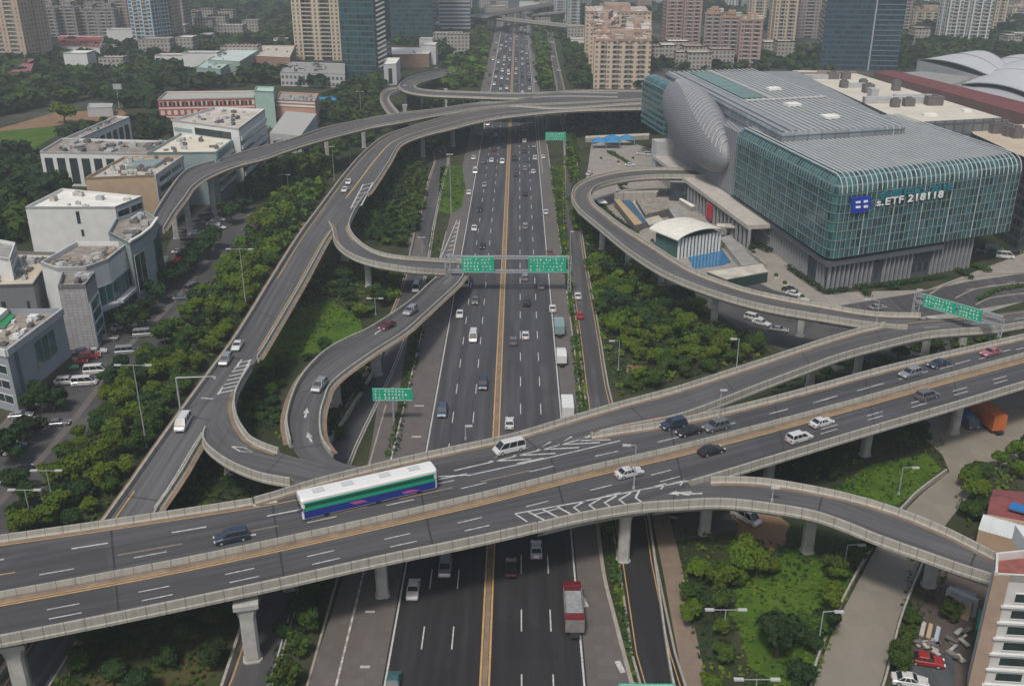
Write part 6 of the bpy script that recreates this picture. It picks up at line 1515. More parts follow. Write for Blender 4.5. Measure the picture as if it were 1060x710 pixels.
wood([(138, 128), (178, 124), (186, 140), (150, 146), (130, 142)], 7, 4.4, (2, 2), .8)
wood([(62, 140), (110, 128), (120, 133), (80, 150)], 7, 4.0, (2, 1), .7)
wood([(185, 30), (300, 28), (304, 46), (200, 46)], 13, 8.0, (2, 1), .6)
wood([(398, 40), (455, 36), (490, 34), (500, 24), (490, 50), (455, 62), (440, 58)], 12, 7, (2, 1), .7)
wood([(-40, 22), (190, 20), (300, 16), (300, 30), (190, 34), (-40, 40)], 20, 12, (2, 2), .6)
wood([(-60, 4), (480, 4), (480, 24), (-60, 26)], 30, 16, (2, 2), .6)
wood([(600, 40), (612, 92), (604, 94), (592, 50)], 8, 4.4, (2, 1), .8)
wood([(676, 44), (690, 44), (692, 72), (664, 76), (664, 90), (658, 94), (672, 60)], 8, 4.5, (2, 2), .8)
wood([(690, 58), (850, 50), (870, 74), (690, 72)], 11, 6, (2, 2, 1), .6)
wood([(925, 36), (1080, 40), (1090, 64), (930, 74)], 10, 6, (2, 2, 1), .8)
wood([(560, 8), (1090, 8), (1090, 38), (560, 26)], 26, 13, (2, 2), .55)
wood([(560, 20), (600, 20), (604, 38), (556, 32)], 12, 6, (2, 1), .6)
MASS_ = {0: [], 1: [], 2: []}
protos = {}
for lod, (n, lf) in {0: (300, .17), 1: (95, .27), 2: (34, .42)}.items(): protos[lod] = [crown_quads(900 + 10 * lod + v, n, leaf=lf, lobes=7, h=1.2) for v in range(4)]
for x, y, r, t, hs in MASS:
    d = math.hypot(x, y); lod = 0 if d < 260 else (1 if d < 620 else 2)
    q = protos[lod][R.randrange(4)]; a = R.uniform(0, 6.28); co, si = math.cos(a), math.sin(a); m = np.array([[co, si, 0], [-si, co, 0], [0, 0, 1]])
    MASS_[t].append((q @ m) * np.array([r, r, r * hs]) + np.array([x, y, -.2 * r]))
for t, nm in ((0, 'woodland'), (1, 'woodland'), (2, 'woodland')):
    o = bpy.data.objects.new(nm, np_mesh(nm, np.concatenate(MASS_[t]), FOLM[t])); COL.objects.link(o)
    tag(o, ('bright', 'mid green', 'dark')[t] + ' tree crowns massed together beyond the nearer trees', 'woodland', None, 'stuff')
print('mass crowns', len(MASS))
# undergrowth and rough grass tufts
UG = {0: [], 1: [], 2: []}
def under(px, dens, size, h, tones):
    pts = [tuple(P(x, y, 0).xy) for x, y in px]; a = np.array(pts); area = abs(MBarea(pts)) / 2; lo, hi = a.min(0), a.max(0)
    n = int(dens * (hi - lo).prod()); q = NP.uniform(lo, hi, (n, 2)); q = q[inside(pts, q[:, 0], q[:, 1])]
    f = np.sin(q[:, 0] * .9 + 1.3 * np.sin(q[:, 1] * .5)) * np.cos(q[:, 1] * .8 + np.sin(q[:, 0] * .37)); f2 = np.sin(q[:, 0] * .21 + 2) * np.sin(q[:, 1] * .17 + 1)
    z = np.clip(.45 + .5 * f, .05, 1) * h * NP.uniform(.5, 1.0, len(q)); c = np.column_stack([q, z])
    nr = np.tile([0., 0., 1.], (len(q), 1)); qd = leaf_quads(c, nr + NP.normal(0, .3, (len(q), 3)), size, NP)
    tt = np.clip(((f2 + 1) / 2 * len(tones)).astype(int), 0, len(tones) - 1)
    for i, t in enumerate(tones): UG[t].append(qd[tt == i])
under([(262, 240), (355, 150), (300, 252), (240, 343), (176, 430), (112, 515), (14, 548), (88, 450), (172, 350), (240, 265)], 1.2, .42, 1.6, (1, 0, 2))
under([(604, 240), (650, 272), (730, 325), (800, 366), (742, 384), (640, 412), (622, 350), (612, 290)], 1.4, .42, 1.8, (1, 0, 2))
under([(376, 215), (396, 180), (428, 163), (442, 178), (434, 225), (420, 256), (395, 255), (374, 238)], 1.2, .42, 1.5, (1, 2))
under([(352, 268), (415, 284), (408, 312), (372, 336), (330, 350), (250, 420), (262, 380), (300, 318), (322, 284)], 1.0, .36, 1.2, (0, 1, 0))
under([(318, 372), (350, 352), (300, 385), (282, 410), (290, 455), (262, 445), (246, 420), (256, 392)], 1.3, .4, 1.4, (1, 2, 0))
under([(345, 400), (390, 370), (384, 400), (350, 460), (336, 446), (336, 418)], 1.4, .4, 1.4, (2, 1))
under([(700, 545), (760, 560), (835, 560), (908, 560), (872, 630), (838, 735), (735, 735), (712, 640)], 1.6, .30, .9, (0, 1, 0, 2))
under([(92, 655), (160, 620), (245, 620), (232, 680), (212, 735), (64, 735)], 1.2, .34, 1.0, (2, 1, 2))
under([(290, 640), (342, 560), (360, 540), (330, 640), (296, 735), (268, 735)], 1.6, .36, 1.4, (1, 2))
under([(186, 498), (215, 462), (250, 486), (300, 500), (290, 520), (170, 535)], 1.6, .4, 1.6, (2, 1)); under([(120, 520), (60, 520), (10, 545), (10, 565), (92, 552)], 1.4, .4, 1.4, (1, 2))
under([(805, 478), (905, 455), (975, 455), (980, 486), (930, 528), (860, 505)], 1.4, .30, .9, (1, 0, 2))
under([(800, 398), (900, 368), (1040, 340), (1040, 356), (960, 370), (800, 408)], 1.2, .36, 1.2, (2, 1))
under([(600, 410), (632, 530), (655, 700), (662, 735), (676, 735), (640, 560), (610, 420)], 0, .3, .8, (1,))
for seg_ in ([(584, 170), (586, 230), (599, 346), (598.5, 345), (590, 330), (569, 175)], [(591, 350), (600, 346), (609, 428), (634, 535), (640, 570), (624, 560), (611, 500), (597, 420)], [(628, 575), (642, 584), (658, 700), (662, 735), (656, 705), (640, 640)]):
    under(seg_, 7.0, .30, .8, (1, 0, 1))
under([(426, 345), (438, 320), (440, 345), (426, 400), (412, 470), (398, 475), (412, 420)], 2.2, .34, 1.2, (1, 2))
under([(444, 240), (455, 240), (456, 262), (444, 262)], 1.5, .3, .9, (1, 0)); under([(456, 172), (478, 172), (481, 195), (477, 213), (466, 220), (454, 216)], 1.5, .35, .7, (0, 1))
under([(940, 575), (965, 560), (985, 590), (960, 640), (935, 690), (925, 700)], 1.4, .32, 1.0, (1, 2)); under([(985, 520), (1015, 488), (1100, 465), (1100, 490), (1022, 515), (1003, 548)], 1.4, .36, 1.2, (1, 0))
under([(590, 112), (660, 112), (668, 136), (606, 141), (592, 138)], .8, .5, 1.4, (1, 2))
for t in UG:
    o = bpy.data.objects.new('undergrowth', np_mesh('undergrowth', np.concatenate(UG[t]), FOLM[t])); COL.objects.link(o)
    tag(o, ('bright', 'mid green', 'dark')[t] + ' undergrowth and weeds covering the verges', 'undergrowth', None, 'stuff')
# clipped hedges round the foot of the convention centre and on the median of the right road
def hedge(px, w, h, label, tone=2, z=0):
    pl = [P(x, y, z) for x, y in px]; L = plen(pl); n = int(L * w * 14) + 60; rs = resample(pl, max(2, int(L)) + 1); a = np.array([tuple(p) for p in rs])
    k = NP.uniform(0, len(a) - 1.001, n); i = k.astype(int); fr = (k - i)[:, None]; c = a[i] * (1 - fr) + a[i + 1] * fr
    c = c + np.column_stack([NP.uniform(-w / 2, w / 2, n), NP.uniform(-w / 2, w / 2, n), h * NP.uniform(.2, 1, n) ** .5])
    o = bpy.data.objects.new('hedge', np_mesh('hedge', leaf_quads(c, np.tile([0, 0, 1.0], (n, 1)), .26, NP), FOLM[tone])); COL.objects.link(o); tag(o, label, 'hedge')
hedge([(815, 278), (835, 292), (852, 303)], 2.0, 1.3, 'dark clipped hedge along the west foot of the convention centre')
hedge([(853, 305), (876, 302)], 2.2, 1.3, 'dark clipped hedge at the near corner of the convention centre')
hedge([(884, 299), (915, 297), (950, 292), (978, 288)], 2.2, 1.2, 'long dark clipped hedge along the front of the convention centre')
hedge([(893, 303), (899, 307)], 2.2, 1.2, 'short hedge bed jutting from the near end of the long front hedge'); hedge([(921, 300), (929, 300)], 2.4, 1.3, 'short hedge bed in the middle of the convention forecourt')
hedge([(991, 281), (1006, 290)], 1.8, 1.2, 'narrow hedge bed right of the striped entrance wing'); hedge([(1007, 276), (1024, 282)], 2.6, 1.0, 'reddish planted bed near the right edge of the forecourt', 1)
hedge([(1012, 312), (1030, 302), (1060, 297), (1100, 293)], 1.6, 1.1, 'curved green median hedge on the right-hand ground road', 1)
hedge([(783, 256), (797, 262)], 2.6, 1.5, 'green bed at the steps below the terrace', 2)

under([(757, 568), (775, 560), (800, 566), (822, 556), (818, 580), (770, 590)], 1.5, .3, .8, (2, 1)); o = bpy.data.objects.new('undergrowth', np_mesh('undergrowth', np.concatenate(UG[1][-1:] + UG[2][-1:]), FOLM[1])); COL.objects.link(o); tag(o, 'low weeds creeping over the bare soil patch', 'undergrowth', None, 'stuff')
hedge([(618, 212), (632, 226), (652, 240)], 3.0, 1.4, 'dark planted strip along the inside of the loop ramp'); hedge([(698, 248), (712, 262)], 2.4, 1.2, 'dark hedge left of the shell-roofed pavilion'); hedge([(686, 236), (694, 242)], 3.5, 1.8, 'green bed between the stalls and the pavilion', 1)
hedge([(630, 158), (650, 170)], 2.5, 1.0, 'green bed in front of the blue tents', 1)
# ------------------------------------------------------------------ vehicles
PAINT = {n: plain('car_paint_' + n, c, .35, 0, 1, .1 if n != 'silver' else .4, .5, coat=.6) for n, c in {
    'white': (.62, .62, .61), 'silver': (.34, .35, .36), 'grey': (.13, .135, .14), 'black': (.018, .018, .02), 'dark_blue': (.03, .045, .075), 'red': (.35, .02, .02),
    'dark_red': (.13, .015, .02), 'brown': (.14, .07, .045), 'teal': (.04, .12, .13), 'blue': (.05, .085, .14), 'pink': (.40, .14, .17), 'orange': (.50, .13, .03), 'green': (.02, .28, .12)}.items()}
def loft(mb, secs, cap=True):
    """secs: list of rings of equal length"""
    n = len(secs[0])
    for a, b in zip(secs, secs[1:]):
        for i in range(n): j = (i + 1) % n; mb.face([a[i], a[j], b[j], b[i]])
    if cap: mb.face(secs[0][::-1]); mb.face(secs[-1])
def ring_x(x, w, z0, z1, r=.12):
    return [(x, -w + r * .3, z0), (x, -w, z0 + .15), (x, -w, z1 - r), (x, -w + r, z1), (x, w - r, z1), (x, w, z1 - r), (x, w, z0 + .15), (x, w - r * .3, z0)]
CARP = {'sedan': dict(L=4.6, W=.90, belt=[(-2.3, .62), (-2.2, .86), (-1.3, .95), (0, .96), (1.0, .93), (1.95, .78), (2.3, .55)], cab=(-1.65, .95, -1.0, .25, 1.43)),
        'suv': dict(L=4.75, W=.95, belt=[(-2.35, .7), (-2.3, 1.05), (-1.3, 1.10), (0, 1.10), (1.1, 1.06), (2.1, .92), (2.35, .62)], cab=(-2.2, 1.2, -1.95, .45, 1.72)),
        'van': dict(L=5.3, W=.98, belt=[(-2.65, .7), (-2.6, 1.15), (-1.3, 1.18), (0, 1.18), (1.4, 1.16), (2.35, 1.0), (2.65, .62)], cab=(-2.55, 2.1, -2.4, 1.2, 2.1))}
def car_parts(kind):
    c = CARP[kind]; b = MB()
    secs = [ring_x(x, c['W'] * (.90 if i in (0, len(c['belt']) - 1) else 1), .24 if 0 < i < len(c['belt']) - 1 else .34, z) for i, (x, z) in enumerate(c['belt'])]; loft(b, secs)
    x0, x1, t0, t1, zt = c['cab']; zb = min(z for x, z in c['belt'][2:5]) - .03; w, wt = c['W'] * .95, c['W'] * .76
    gl = MB(); A = [(x0, -w, zb), (x1, -w, zb), (x1, w, zb), (x0, w, zb)]; B = [(t0, -wt, zt - .06), (t1, -wt, zt - .06), (t1, wt, zt - .06), (t0, wt, zt - .06)]
    for i in range(4): j = (i + 1) % 4; gl.face([A[i], A[j], B[j], B[i]])
    rf = MB(); B1 = [(t0 - .06, -wt - .02, zt - .08), (t1 + .05, -wt - .02, zt - .08), (t1 + .05, wt + .02, zt - .08), (t0 - .06, wt + .02, zt - .08)]; B2 = [(t0 + .1, -wt + .1, zt), (t1 - .1, -wt + .1, zt), (t1 - .1, wt - .1, zt), (t0 + .1, wt - .1, zt)]
    for i in range(4): j = (i + 1) % 4; rf.face([B1[i], B1[j], B2[j], B2[i]])
    rf.face(B2)
    for k in range(1, 3):
        xa = t0 + (t1 - t0) * k / 3; xb = x0 + (x1 - x0) * k / 3
        for s in (-1, 1): rf.bar((xb, s * w, zb), (xa, s * wt, zt - .08), .07)
    for s in (-1, 1):
        rf.bar((x0, s * w, zb), (t0, s * wt, zt - .08), .07); rf.bar((x1, s * w, zb), (t1, s * wt, zt - .08), .07)
    out = {'body': b, 'window': gl, 'car_roof': rf, 'wheel': [], 'headlight': [], 'taillight': []}
    for wx in (-c['L'] * .31, c['L'] * .31):
        for s in (-1, 1):
            m = MB(); m.tube((wx, s * (c['W'] - .2), .33), (wx, s * (c['W'] + .02), .33), .34, n=12); m.tube((wx, s * (c['W'] + .02), .33), (wx, s * (c['W'] + .03), .33), .2, n=8, mi=1); out['wheel'].append(m)
    zl = c['belt'][-1][1]; zr = c['belt'][0][1]
    for s in (-1, 1):
        m = MB(); m.box((c['L'] / 2 - .08, s * c['W'] * .66, zl + .02), (.22, .42, .16)); out['headlight'].append(m)
        m = MB(); m.box((-c['L'] / 2 + .05, s * c['W'] * .66, zr + .08), (.16, .40, .18)); out['taillight'].append(m)
    return out
PROTO = {}
for k in CARP:
    q = car_parts(k); d = {}
    def data(mb, nm, mats): o = mb.build(nm, mats); me = o.data; bpy.data.objects.remove(o); return me
    d['body'] = data(q['body'], 'body', PAINT['white']); d['window'] = data(q['window'], 'window', CGLASS); d['car_roof'] = data(q['car_roof'], 'roof', PAINT['white'])
    d['wheel'] = [data(m, 'wheel', [RUBB, STEEL]) for m in q['wheel']]; d['headlight'] = [data(m, 'headlight', HEADL) for m in q['headlight']]; d['taillight'] = [data(m, 'taillight', TAILL) for m in q['taillight']]
    # one-mesh version for cars too small to show their parts
    m = MB()
    for nm, mi in (('body', 0), ('car_roof', 0), ('window', 1)):
        x = q[nm]; n0 = len(m.v); m.v += x.v; m.f += [tuple(i + n0 for i in f) for f in x.f]; m.uv += x.uv; m.m += [mi] * len(x.f)
    for x in q['wheel']: n0 = len(m.v); m.v += x.v; m.f += [tuple(i + n0 for i in f) for f in x.f]; m.uv += x.uv; m.m += [2] * len(x.f)
    d['whole'] = data(m, 'car', [PAINT['white'], CGLASS, RUBB]); PROTO[k] = d
def link(me, nm, parent=None, paint=None, slot=0):
    o = bpy.data.objects.new(nm, me); COL.objects.link(o); o.parent = parent
    if paint: o.material_slots[slot].link = 'OBJECT'; o.material_slots[slot].material = paint
    return o
SC = 1.06
def car(kind, colour, p, ang, label, group=None, detail=True):
    d = PROTO[kind]; nm = {'sedan': 'parked_car' if 'parked' in label else 'car', 'suv': 'suv', 'van': 'van'}[kind]; cat = {'sedan': 'car', 'suv': 'car', 'van': 'van'}[kind]
    if not detail:
        o = link(d['whole'], nm, None, PAINT[colour]); o.location = p; o.rotation_euler = (0, 0, ang); o.scale = (SC,) * 3; return tag(o, label, cat, group)
    o = thing(nm, label, cat, p, ang, group); o.scale = (SC,) * 3
    link(d['body'], 'body', o, PAINT[colour]); link(d['window'], 'window', o); link(d['car_roof'], 'roof', o, PAINT[colour])
    for k in ('wheel', 'headlight', 'taillight'):
        for me in d[k]: link(me, k, o)
    return o
N_, S_ = math.pi / 2, -math.pi / 2
WD, HD = (wL, wR), (hO, hI)
def hd(x0, y0, x1, y1, z=0): a, b = P(x0, y0, z), P(x1, y1, z); return math.atan2(b.y - a.y, b.x - a.x)
C_ = lambda kind, col, x, y, ang, lab, z=0.02: car(kind, col, P(x, y, z if isinstance(z, (int, float)) else deckz(x, y, *z) + .02), ang, lab)
# on the decks
W = lambda x: hd(x + 20, 0, x, 0)
def mdir(px, west):
    pl = mM; k = min(range(len(pl) - 1), key=lambda i: abs(proj(pl[i])[0] - px)); d = pl[k + 1] - pl[k]; a = math.atan2(d.y, d.x); return a + math.pi if west else a
C_('suv', 'dark_blue', 240, 559, mdir(240, 1), 'dark blue car driving alone on the main viaduct left of the bus', ZM)
C_('van', 'white', 527, 467, mdir(527, 1), 'white van on the painted chevrons just right of the bus', ZM)
C_('sedan', 'white', 651, 492, mdir(651, 0), 'white car on the near carriageway beside the lamp post and chevrons', ZM)
C_('suv', 'dark_blue', 697, 442, mdir(697, 1), 'dark blue car leading the cluster of three on the far carriageway', ZM)
C_('sedan', 'black', 713, 449, mdir(713, 1), 'black car in the middle of the cluster of three on the far carriageway', ZM)
C_('suv', 'grey', 741, 444, mdir(741, 1), 'grey car at the rear of the cluster of three on the far carriageway', ZM)
C_('sedan', 'black', 736, 469, mdir(736, 0), 'black car alone on the near carriageway below the cluster of three', ZM)
C_('sedan', 'white', 850, 440, mdir(850, 0), 'white car on the near carriageway, upper of the two white ones', ZM)
C_('suv', 'white', 827, 456, mdir(827, 0), 'white car on the near carriageway, lower of the two white ones', ZM)
C_('suv', 'silver', 942, 389, mdir(942, 1), 'silver car on the far carriageway towards the right edge', ZM)
C_('sedan', 'dark_blue', 971, 379, mdir(971, 1), 'dark blue car on the far carriageway ahead of the pink one', ZM)
C_('sedan', 'pink', 1025, 367, mdir(1025, 1), 'dusty pink car nearest the right edge on the far carriageway', ZM)
C_('suv', 'grey', 959, 412, mdir(959, 0), 'dark grey car on the near carriageway by the right-hand pier', ZM)
C_('van', 'white', 190, 441, hd(240, 360, 190, 441), 'white van at the fork of the west ramp', WD)
C_('suv', 'silver', 234, 375, hd(246, 357, 230, 380), 'silver car just above the hatched gore of the west ramp', WD)
C_('sedan', 'white', 246, 360, hd(256, 340, 240, 366), 'white car following the silver one on the west ramp', WD)
C_('sedan', 'white', 361, 190, hd(372, 170, 355, 200), 'white car high on the west ramp, upper of the two small ones', WD)
C_('sedan', 'white', 357, 198, hd(372, 178, 351, 206), 'white car high on the west ramp, lower of the two small ones', WD)
C_('suv', 'silver', 331, 402, hd(345, 385, 322, 412), 'silver car on the tight loop ramp', HD)
C_('sedan', 'dark_red', 401, 339, hd(426, 324, 385, 348), 'dark red car on the straight part of the loop ramp', HD)
C_('suv', 'silver', 425, 324, hd(445, 306, 405, 336), 'silver car near the top of the loop ramp by the gantry', HD)
# on the highway, near
for k, c, x, y, lab in (('sedan', 'white', 428, 613, 'white car nearest the left road edge below the viaduct'), ('suv', 'silver', 461, 590, 'silver car just emerging from under the viaduct, left half'), ('sedan', 'teal', 407, 712, 'dark teal car cut off by the bottom edge'),
                        ('suv', 'dark_blue', 500, 400, 'dark boxy car beside the yellow median lines above the viaduct'), ('suv', 'blue', 458, 428, 'blue-grey car near the left road edge above the viaduct'), ('van', 'white', 490, 351, 'white van in the middle left lane above the loop ramp mouth'),
                        ('sedan', 'white', 476, 327, 'white car at the left road edge below the green gantry'), ('sedan', 'grey', 492, 313, 'grey car in the middle lane below the green gantry'), ('van', 'white', 482, 295, 'white van immediately below the left green gantry sign'),
                        ('sedan', 'black', 499.5, 256, 'black car just above the left green gantry sign'), ('sedan', 'white', 491, 238, 'white car at the left road edge above the gantry gore'), ('sedan', 'black', 496, 218, 'black car in the left lanes, second above the gantry'),
                        ('sedan', 'silver', 501.5, 193, 'silver car in the left lanes abreast of the green verge'), ('sedan', 'white', 485.5, 201, 'white car on the left shoulder beside the green verge'), ('van', 'white', 492, 179, 'white van on the left road edge above the green verge'), ('sedan', 'white', 527.5, 440, 'white car hidden partly by the viaduct parapet')):
    car(k, c, P(x, y, .02), S_ if x != 527.5 else N_, lab)
for k, c, x, y, lab in (('sedan', 'white', 555, 571, 'white car in the right half just below the viaduct'), ('sedan', 'black', 529, 590, 'black car beside the yellow median lines below the viaduct'), ('sedan', 'grey', 531.5, 355, 'dark grey car just right of the median above the viaduct'),
                        ('sedan', 'white', 544, 349, 'white car right of the dark grey one above the viaduct'), ('sedan', 'white', 572, 321, 'white car on the right shoulder above the trucks'), ('suv', 'black', 545, 315, 'black car in the middle right lane below the gantry'),
                        ('sedan', 'grey', 560, 298, 'grey car in the outer right lane below the gantry'), ('suv', 'silver', 543.5, 289, 'silver car just below the right green gantry sign'), ('sedan', 'brown', 569, 263, 'brown car on the right shoulder above the gantry'),
                        ('suv', 'silver', 543.7, 236, 'silver car in the middle right lane, first above the gantry'), ('sedan', 'white', 565, 221, 'white car on the right road edge above the gantry'), ('sedan', 'black', 543.5, 202, 'black car in the middle right lane, second above the gantry'),
                        ('sedan', 'dark_blue', 534, 182, 'dark blue car beside the median far above the gantry'), ('suv', 'silver', 543.5, 176, 'silver car abreast of the dark blue one far above the gantry'), ('sedan', 'white', 552, 179, 'white car in the outer right lane far above the gantry'),
                        ('sedan', 'white', 598, 308, 'white car on the right service road'), ('sedan', 'red', 600, 328, 'red car behind the white one on the right service road')):
    car(k, c, P(x, y, .02), N_, lab)
C_('van', 'white', 431, 300, S_, 'white van on the left service road below the loop ramp')
# parked
for k, c, x, y, a, lab in (('sedan', 'white', 53, 397, .2, 'parked white car, left of the two below the blue-grey building'), ('suv', 'white', 70, 397, .2, 'parked white car, right of the two below the blue-grey building'), ('sedan', 'red', 80, 377, .4, 'parked dark red car in front of the grey tiled tower'),
                           ('suv', 'red', 93, 371, .4, 'parked bright red car nearest the grey tiled tower'), ('sedan', 'blue', 86, 366, .4, 'parked blue car behind the red ones'), ('sedan', 'green', 70, 383, .4, 'parked green car left of the red ones'), ('sedan', 'white', 100, 366, .4, 'parked white car right of the red ones'),
                           ('sedan', 'white', 40, 443, 1.1, 'parked white car among the street trees at the left edge'), ('sedan', 'black', 42, 416, 1.1, 'parked black car above the street trees at the left edge'), ('sedan', 'black', 30, 426, 1.1, 'parked black car under the wall at the left edge'), ('sedan', 'grey', 28, 440, 1.1, 'parked grey car second from the left edge'),
                           ('sedan', 'silver', 10, 462, 1.1, 'parked silver car closest to the left edge'), ('sedan', 'black', 5, 452, 1.1, 'parked black car cut by the left edge'), ('suv', 'white', 14, 466, 1.1, 'parked white car next to the silver one at the left edge'),
                           ('sedan', 'white', 232, 220, 0, 'parked white car, right end of the row under the high ramp'), ('sedan', 'white', 238, 219.5, 0, 'parked white car under the trees beside the row below the high ramp'), ('sedan', 'silver', 243, 219, 0, 'parked silver car touching the trees under the high ramp'), ('sedan', 'white', 226, 229, .1, 'parked white car in the second row under the high ramp'),
                           ('sedan', 'white', 221, 233, .1, 'parked white car left in the second row under the high ramp'), ('sedan', 'white', 227, 237, -.3, 'parked white car slanting below the second row'), ('sedan', 'white', 204, 243, 0, 'parked white car beyond the large street tree'), ('sedan', 'white', 213, 243, 0, 'parked white car right beyond the large street tree'),
                           ('suv', 'white', 780, 331, -.7, 'parked white car below the loop ramp, left one'), ('sedan', 'white', 788, 336, -.7, 'parked white car below the loop ramp, right one'), ('sedan', 'silver', 806, 343, -.3, 'parked silver car beside the pier under the loop ramp'),
                           ('sedan', 'dark_blue', 700, 532, 1.2, 'parked dark blue car in the shade left of the pier'), ('suv', 'silver', 706, 523, 1.2, 'parked silver car deep in the shade under the south-east ramp'), ('van', 'white', 772, 538, -.9, 'parked white van on the edge of the bare soil'),
                           ('sedan', 'red', 958, 686, -.25, 'parked bright red car in the lower right yard'), ('sedan', 'white', 941, 707, -.2, 'parked white car at the bottom of the yard'), ('sedan', 'black', 818, 302, -.7, 'parked black car before the convention hedge'), ('sedan', 'white', 822, 306, -.7, 'parked white car before the convention hedge'),
                           ('sedan', 'black', 1013, 262, 0, 'parked black car in the dark yard right of the convention centre'), ('van', 'teal', 1028, 259, -.3, 'parked pale blue van in the yard right of the convention centre'), ('van', 'white', 1040, 267, -.3, 'parked white van in the yard right of the convention centre'), ('sedan', 'black', 1050, 262, 0, 'parked dark car by the right edge near the convention centre'),
                           ('sedan', 'white', 610, 181, 1.2, 'parked white car outside the bend of the loop ramp'), ('sedan', 'black', 662, 180, 0, 'parked black car on the forecourt beyond the loop ramp'), ('sedan', 'white', 652, 172, 0, 'parked white car left on the forecourt beyond the loop ramp'),
                           ('sedan', 'silver', 668, 156, 0, 'parked silver car between the tents and the stilts'), ('sedan', 'white', 664, 160, 0, 'parked white car between the tents and the stilts'), ('suv', 'white', 672, 161, 0, 'parked large white car between the tents and the stilts'),
                           ('sedan', 'silver', 622, 278, 1.0, 'silver car half hidden in the right grove'), ('sedan', 'silver', 908, 320, .3, 'silver car on the ground road before the convention centre')):
    C_(k, c, x, y, a, lab, .03)
rr = random.Random(77)
_pk = [(22, 432), (34, 408), (48, 384), (60, 372), (72, 360), (100, 386), (88, 398), (112, 352), (124, 340), (140, 322), (150, 312), (158, 300), (166, 290), (176, 275), (186, 262), (196, 252), (207, 246), (216, 248), (192, 240), (205, 232), (214, 226), (226, 214), (236, 212), (247, 212), (150, 348), (132, 366), (200, 300), (60, 440), (4, 500), (24, 490), (188, 310)]
for i, (x, y) in enumerate(_pk):
    c = rr.choice(('white', 'white', 'silver', 'black', 'grey', 'red' if i < 9 else 'grey')); C_(rr.choice(('sedan', 'suv', 'sedan', 'van')), c, x, y, rr.choice((.2, 1.0, 1.1)), '%s parked vehicle, %s going up the left road in front of the white buildings' % (c, ORD[i]), .03)
# ---- larger vehicles
def box_vehicle(name, label, cat, p, ang, L, Wd, H, cab_col, box_mat, cabL=1.9, cabH=2.4, box_name='cargo_box', open_top=False):
    o = thing(name, label, cat, p, ang); m = MB()
    secs = [[(x, -Wd / 2, .5), (x, -Wd / 2, z), (x, -Wd / 2 + .15, z + .1), (x, Wd / 2 - .15, z + .1), (x, Wd / 2, z), (x, Wd / 2, .5)] for x, z in ((L / 2 - cabL, cabH), (L / 2 - .45, cabH), (L / 2 - .05, cabH * .6), (L / 2, .8))]; loft(m, secs)
    cb = m.build('cab', PAINT[cab_col], o)
    m = MB(); m.face([(L / 2 - .40, -Wd / 2 + .12, cabH * .98), (L / 2 - .02, -Wd / 2 + .12, cabH * .6), (L / 2 - .02, Wd / 2 - .12, cabH * .6), (L / 2 - .40, Wd / 2 - .12, cabH * .98)]); m.v = [(a + .03, b, c + .02) for a, b, c in m.v]
    for s in (-1, 1): m.box((L / 2 - cabL * .55, s * (Wd / 2 + .01), cabH * .75), (cabL * .5, .03, .6))
    m.build('windscreen', CGLASS, o)
    m = MB(); m.box((-cabL / 2 - .1, 0, .65), (L - .3, Wd * .5, .3)); m.build('chassis', RUBB, o)
    m = MB()
    if open_top:
        bl = L - cabL - .15; cx = -cabL / 2 - .08; m.box((cx, 0, .95), (bl, Wd, .15))
        for s in (-1, 1): m.box((cx, s * (Wd / 2 - .05), H / 2 + .5), (bl, .1, H - 1))
        for s in (-1, 1): m.box((cx + s * (bl / 2 - .05), 0, H / 2 + .5), (.1, Wd - .2, H - 1))
        m.box((cx, 0, H * .55), (bl - .3, Wd - .25, H * .5), mi=1)
    else: m.box((-cabL / 2 - .08, 0, (H + .85) / 2), (L - cabL - .15, Wd, H - .85))
    m.build(box_name, box_mat, o)
    for wx in (-L * .36, -L * .24, L * .36):
        for s in (-1, 1): m = MB(); m.tube((wx, s * (Wd / 2 - .35), .5), (wx, s * (Wd / 2 - .02), .5), .5, n=12); m.build('wheel', RUBB, o)
    for s in (-1, 1): m = MB(); m.box((L / 2 + .01, s * Wd * .36, .85), (.06, .35, .22)); m.build('headlight', HEADL, o)
    return o
t = box_vehicle('truck', 'open red truck with a pale load heading up the highway below the viaduct', 'truck', P(593, 636, .02), N_, 10.2, 2.8, 3.0, 'dark_red', [plain('truck_bed_pale', (.20, .19, .19), .7, .3, 1.5), plain('load_pale', (.27, .28, .29), .9, .3, 1.5)], 1.9, 2.6, 'load_bed', True)
m = MB(); m.box((-4.2, 0, 1.9), (1.6, 2.86, 2.3)); m.box((2.9, 0, 2.4), (.5, 2.84, 1.5)); m.build('rear_load', plain('load_red', (.13, .015, .02), .7, .4, 2), t)
box_vehicle('box_truck', 'plain white box truck just above the viaduct on the right shoulder', 'truck', P(587, 427, .02), N_, 8.5, 2.5, 3.3, 'white', WWALL)
box_vehicle('box_truck', 'teal truck with a white cab on the right shoulder', 'truck', P(578.6, 343, .02), N_, 8, 2.5, 3.0, 'white', plain('truck_teal', (.20, .29, .29), .6))
box_vehicle('delivery_truck', 'short white truck between the teal truck and the plain white one', 'truck', P(581, 374, .02), N_, 6.2, 2.3, 2.7, 'white', WWALL)
box_vehicle('container_truck', 'long orange container truck parked beneath the main viaduct', 'truck', P(1008, 430, .02), hd(1035, 445, 1000, 418), 17, 2.9, 4.2, 'blue', plain('container_orange', (.48, .13, .035), .6, .15, .6))
box_vehicle('tanker', 'blue truck cab parked left of the orange container truck', 'truck', P(998, 438, .02), hd(1000, 418, 1035, 445), 7, 2.4, 2.6, 'blue', plain('truck_blue', (.03, .10, .26), .6))
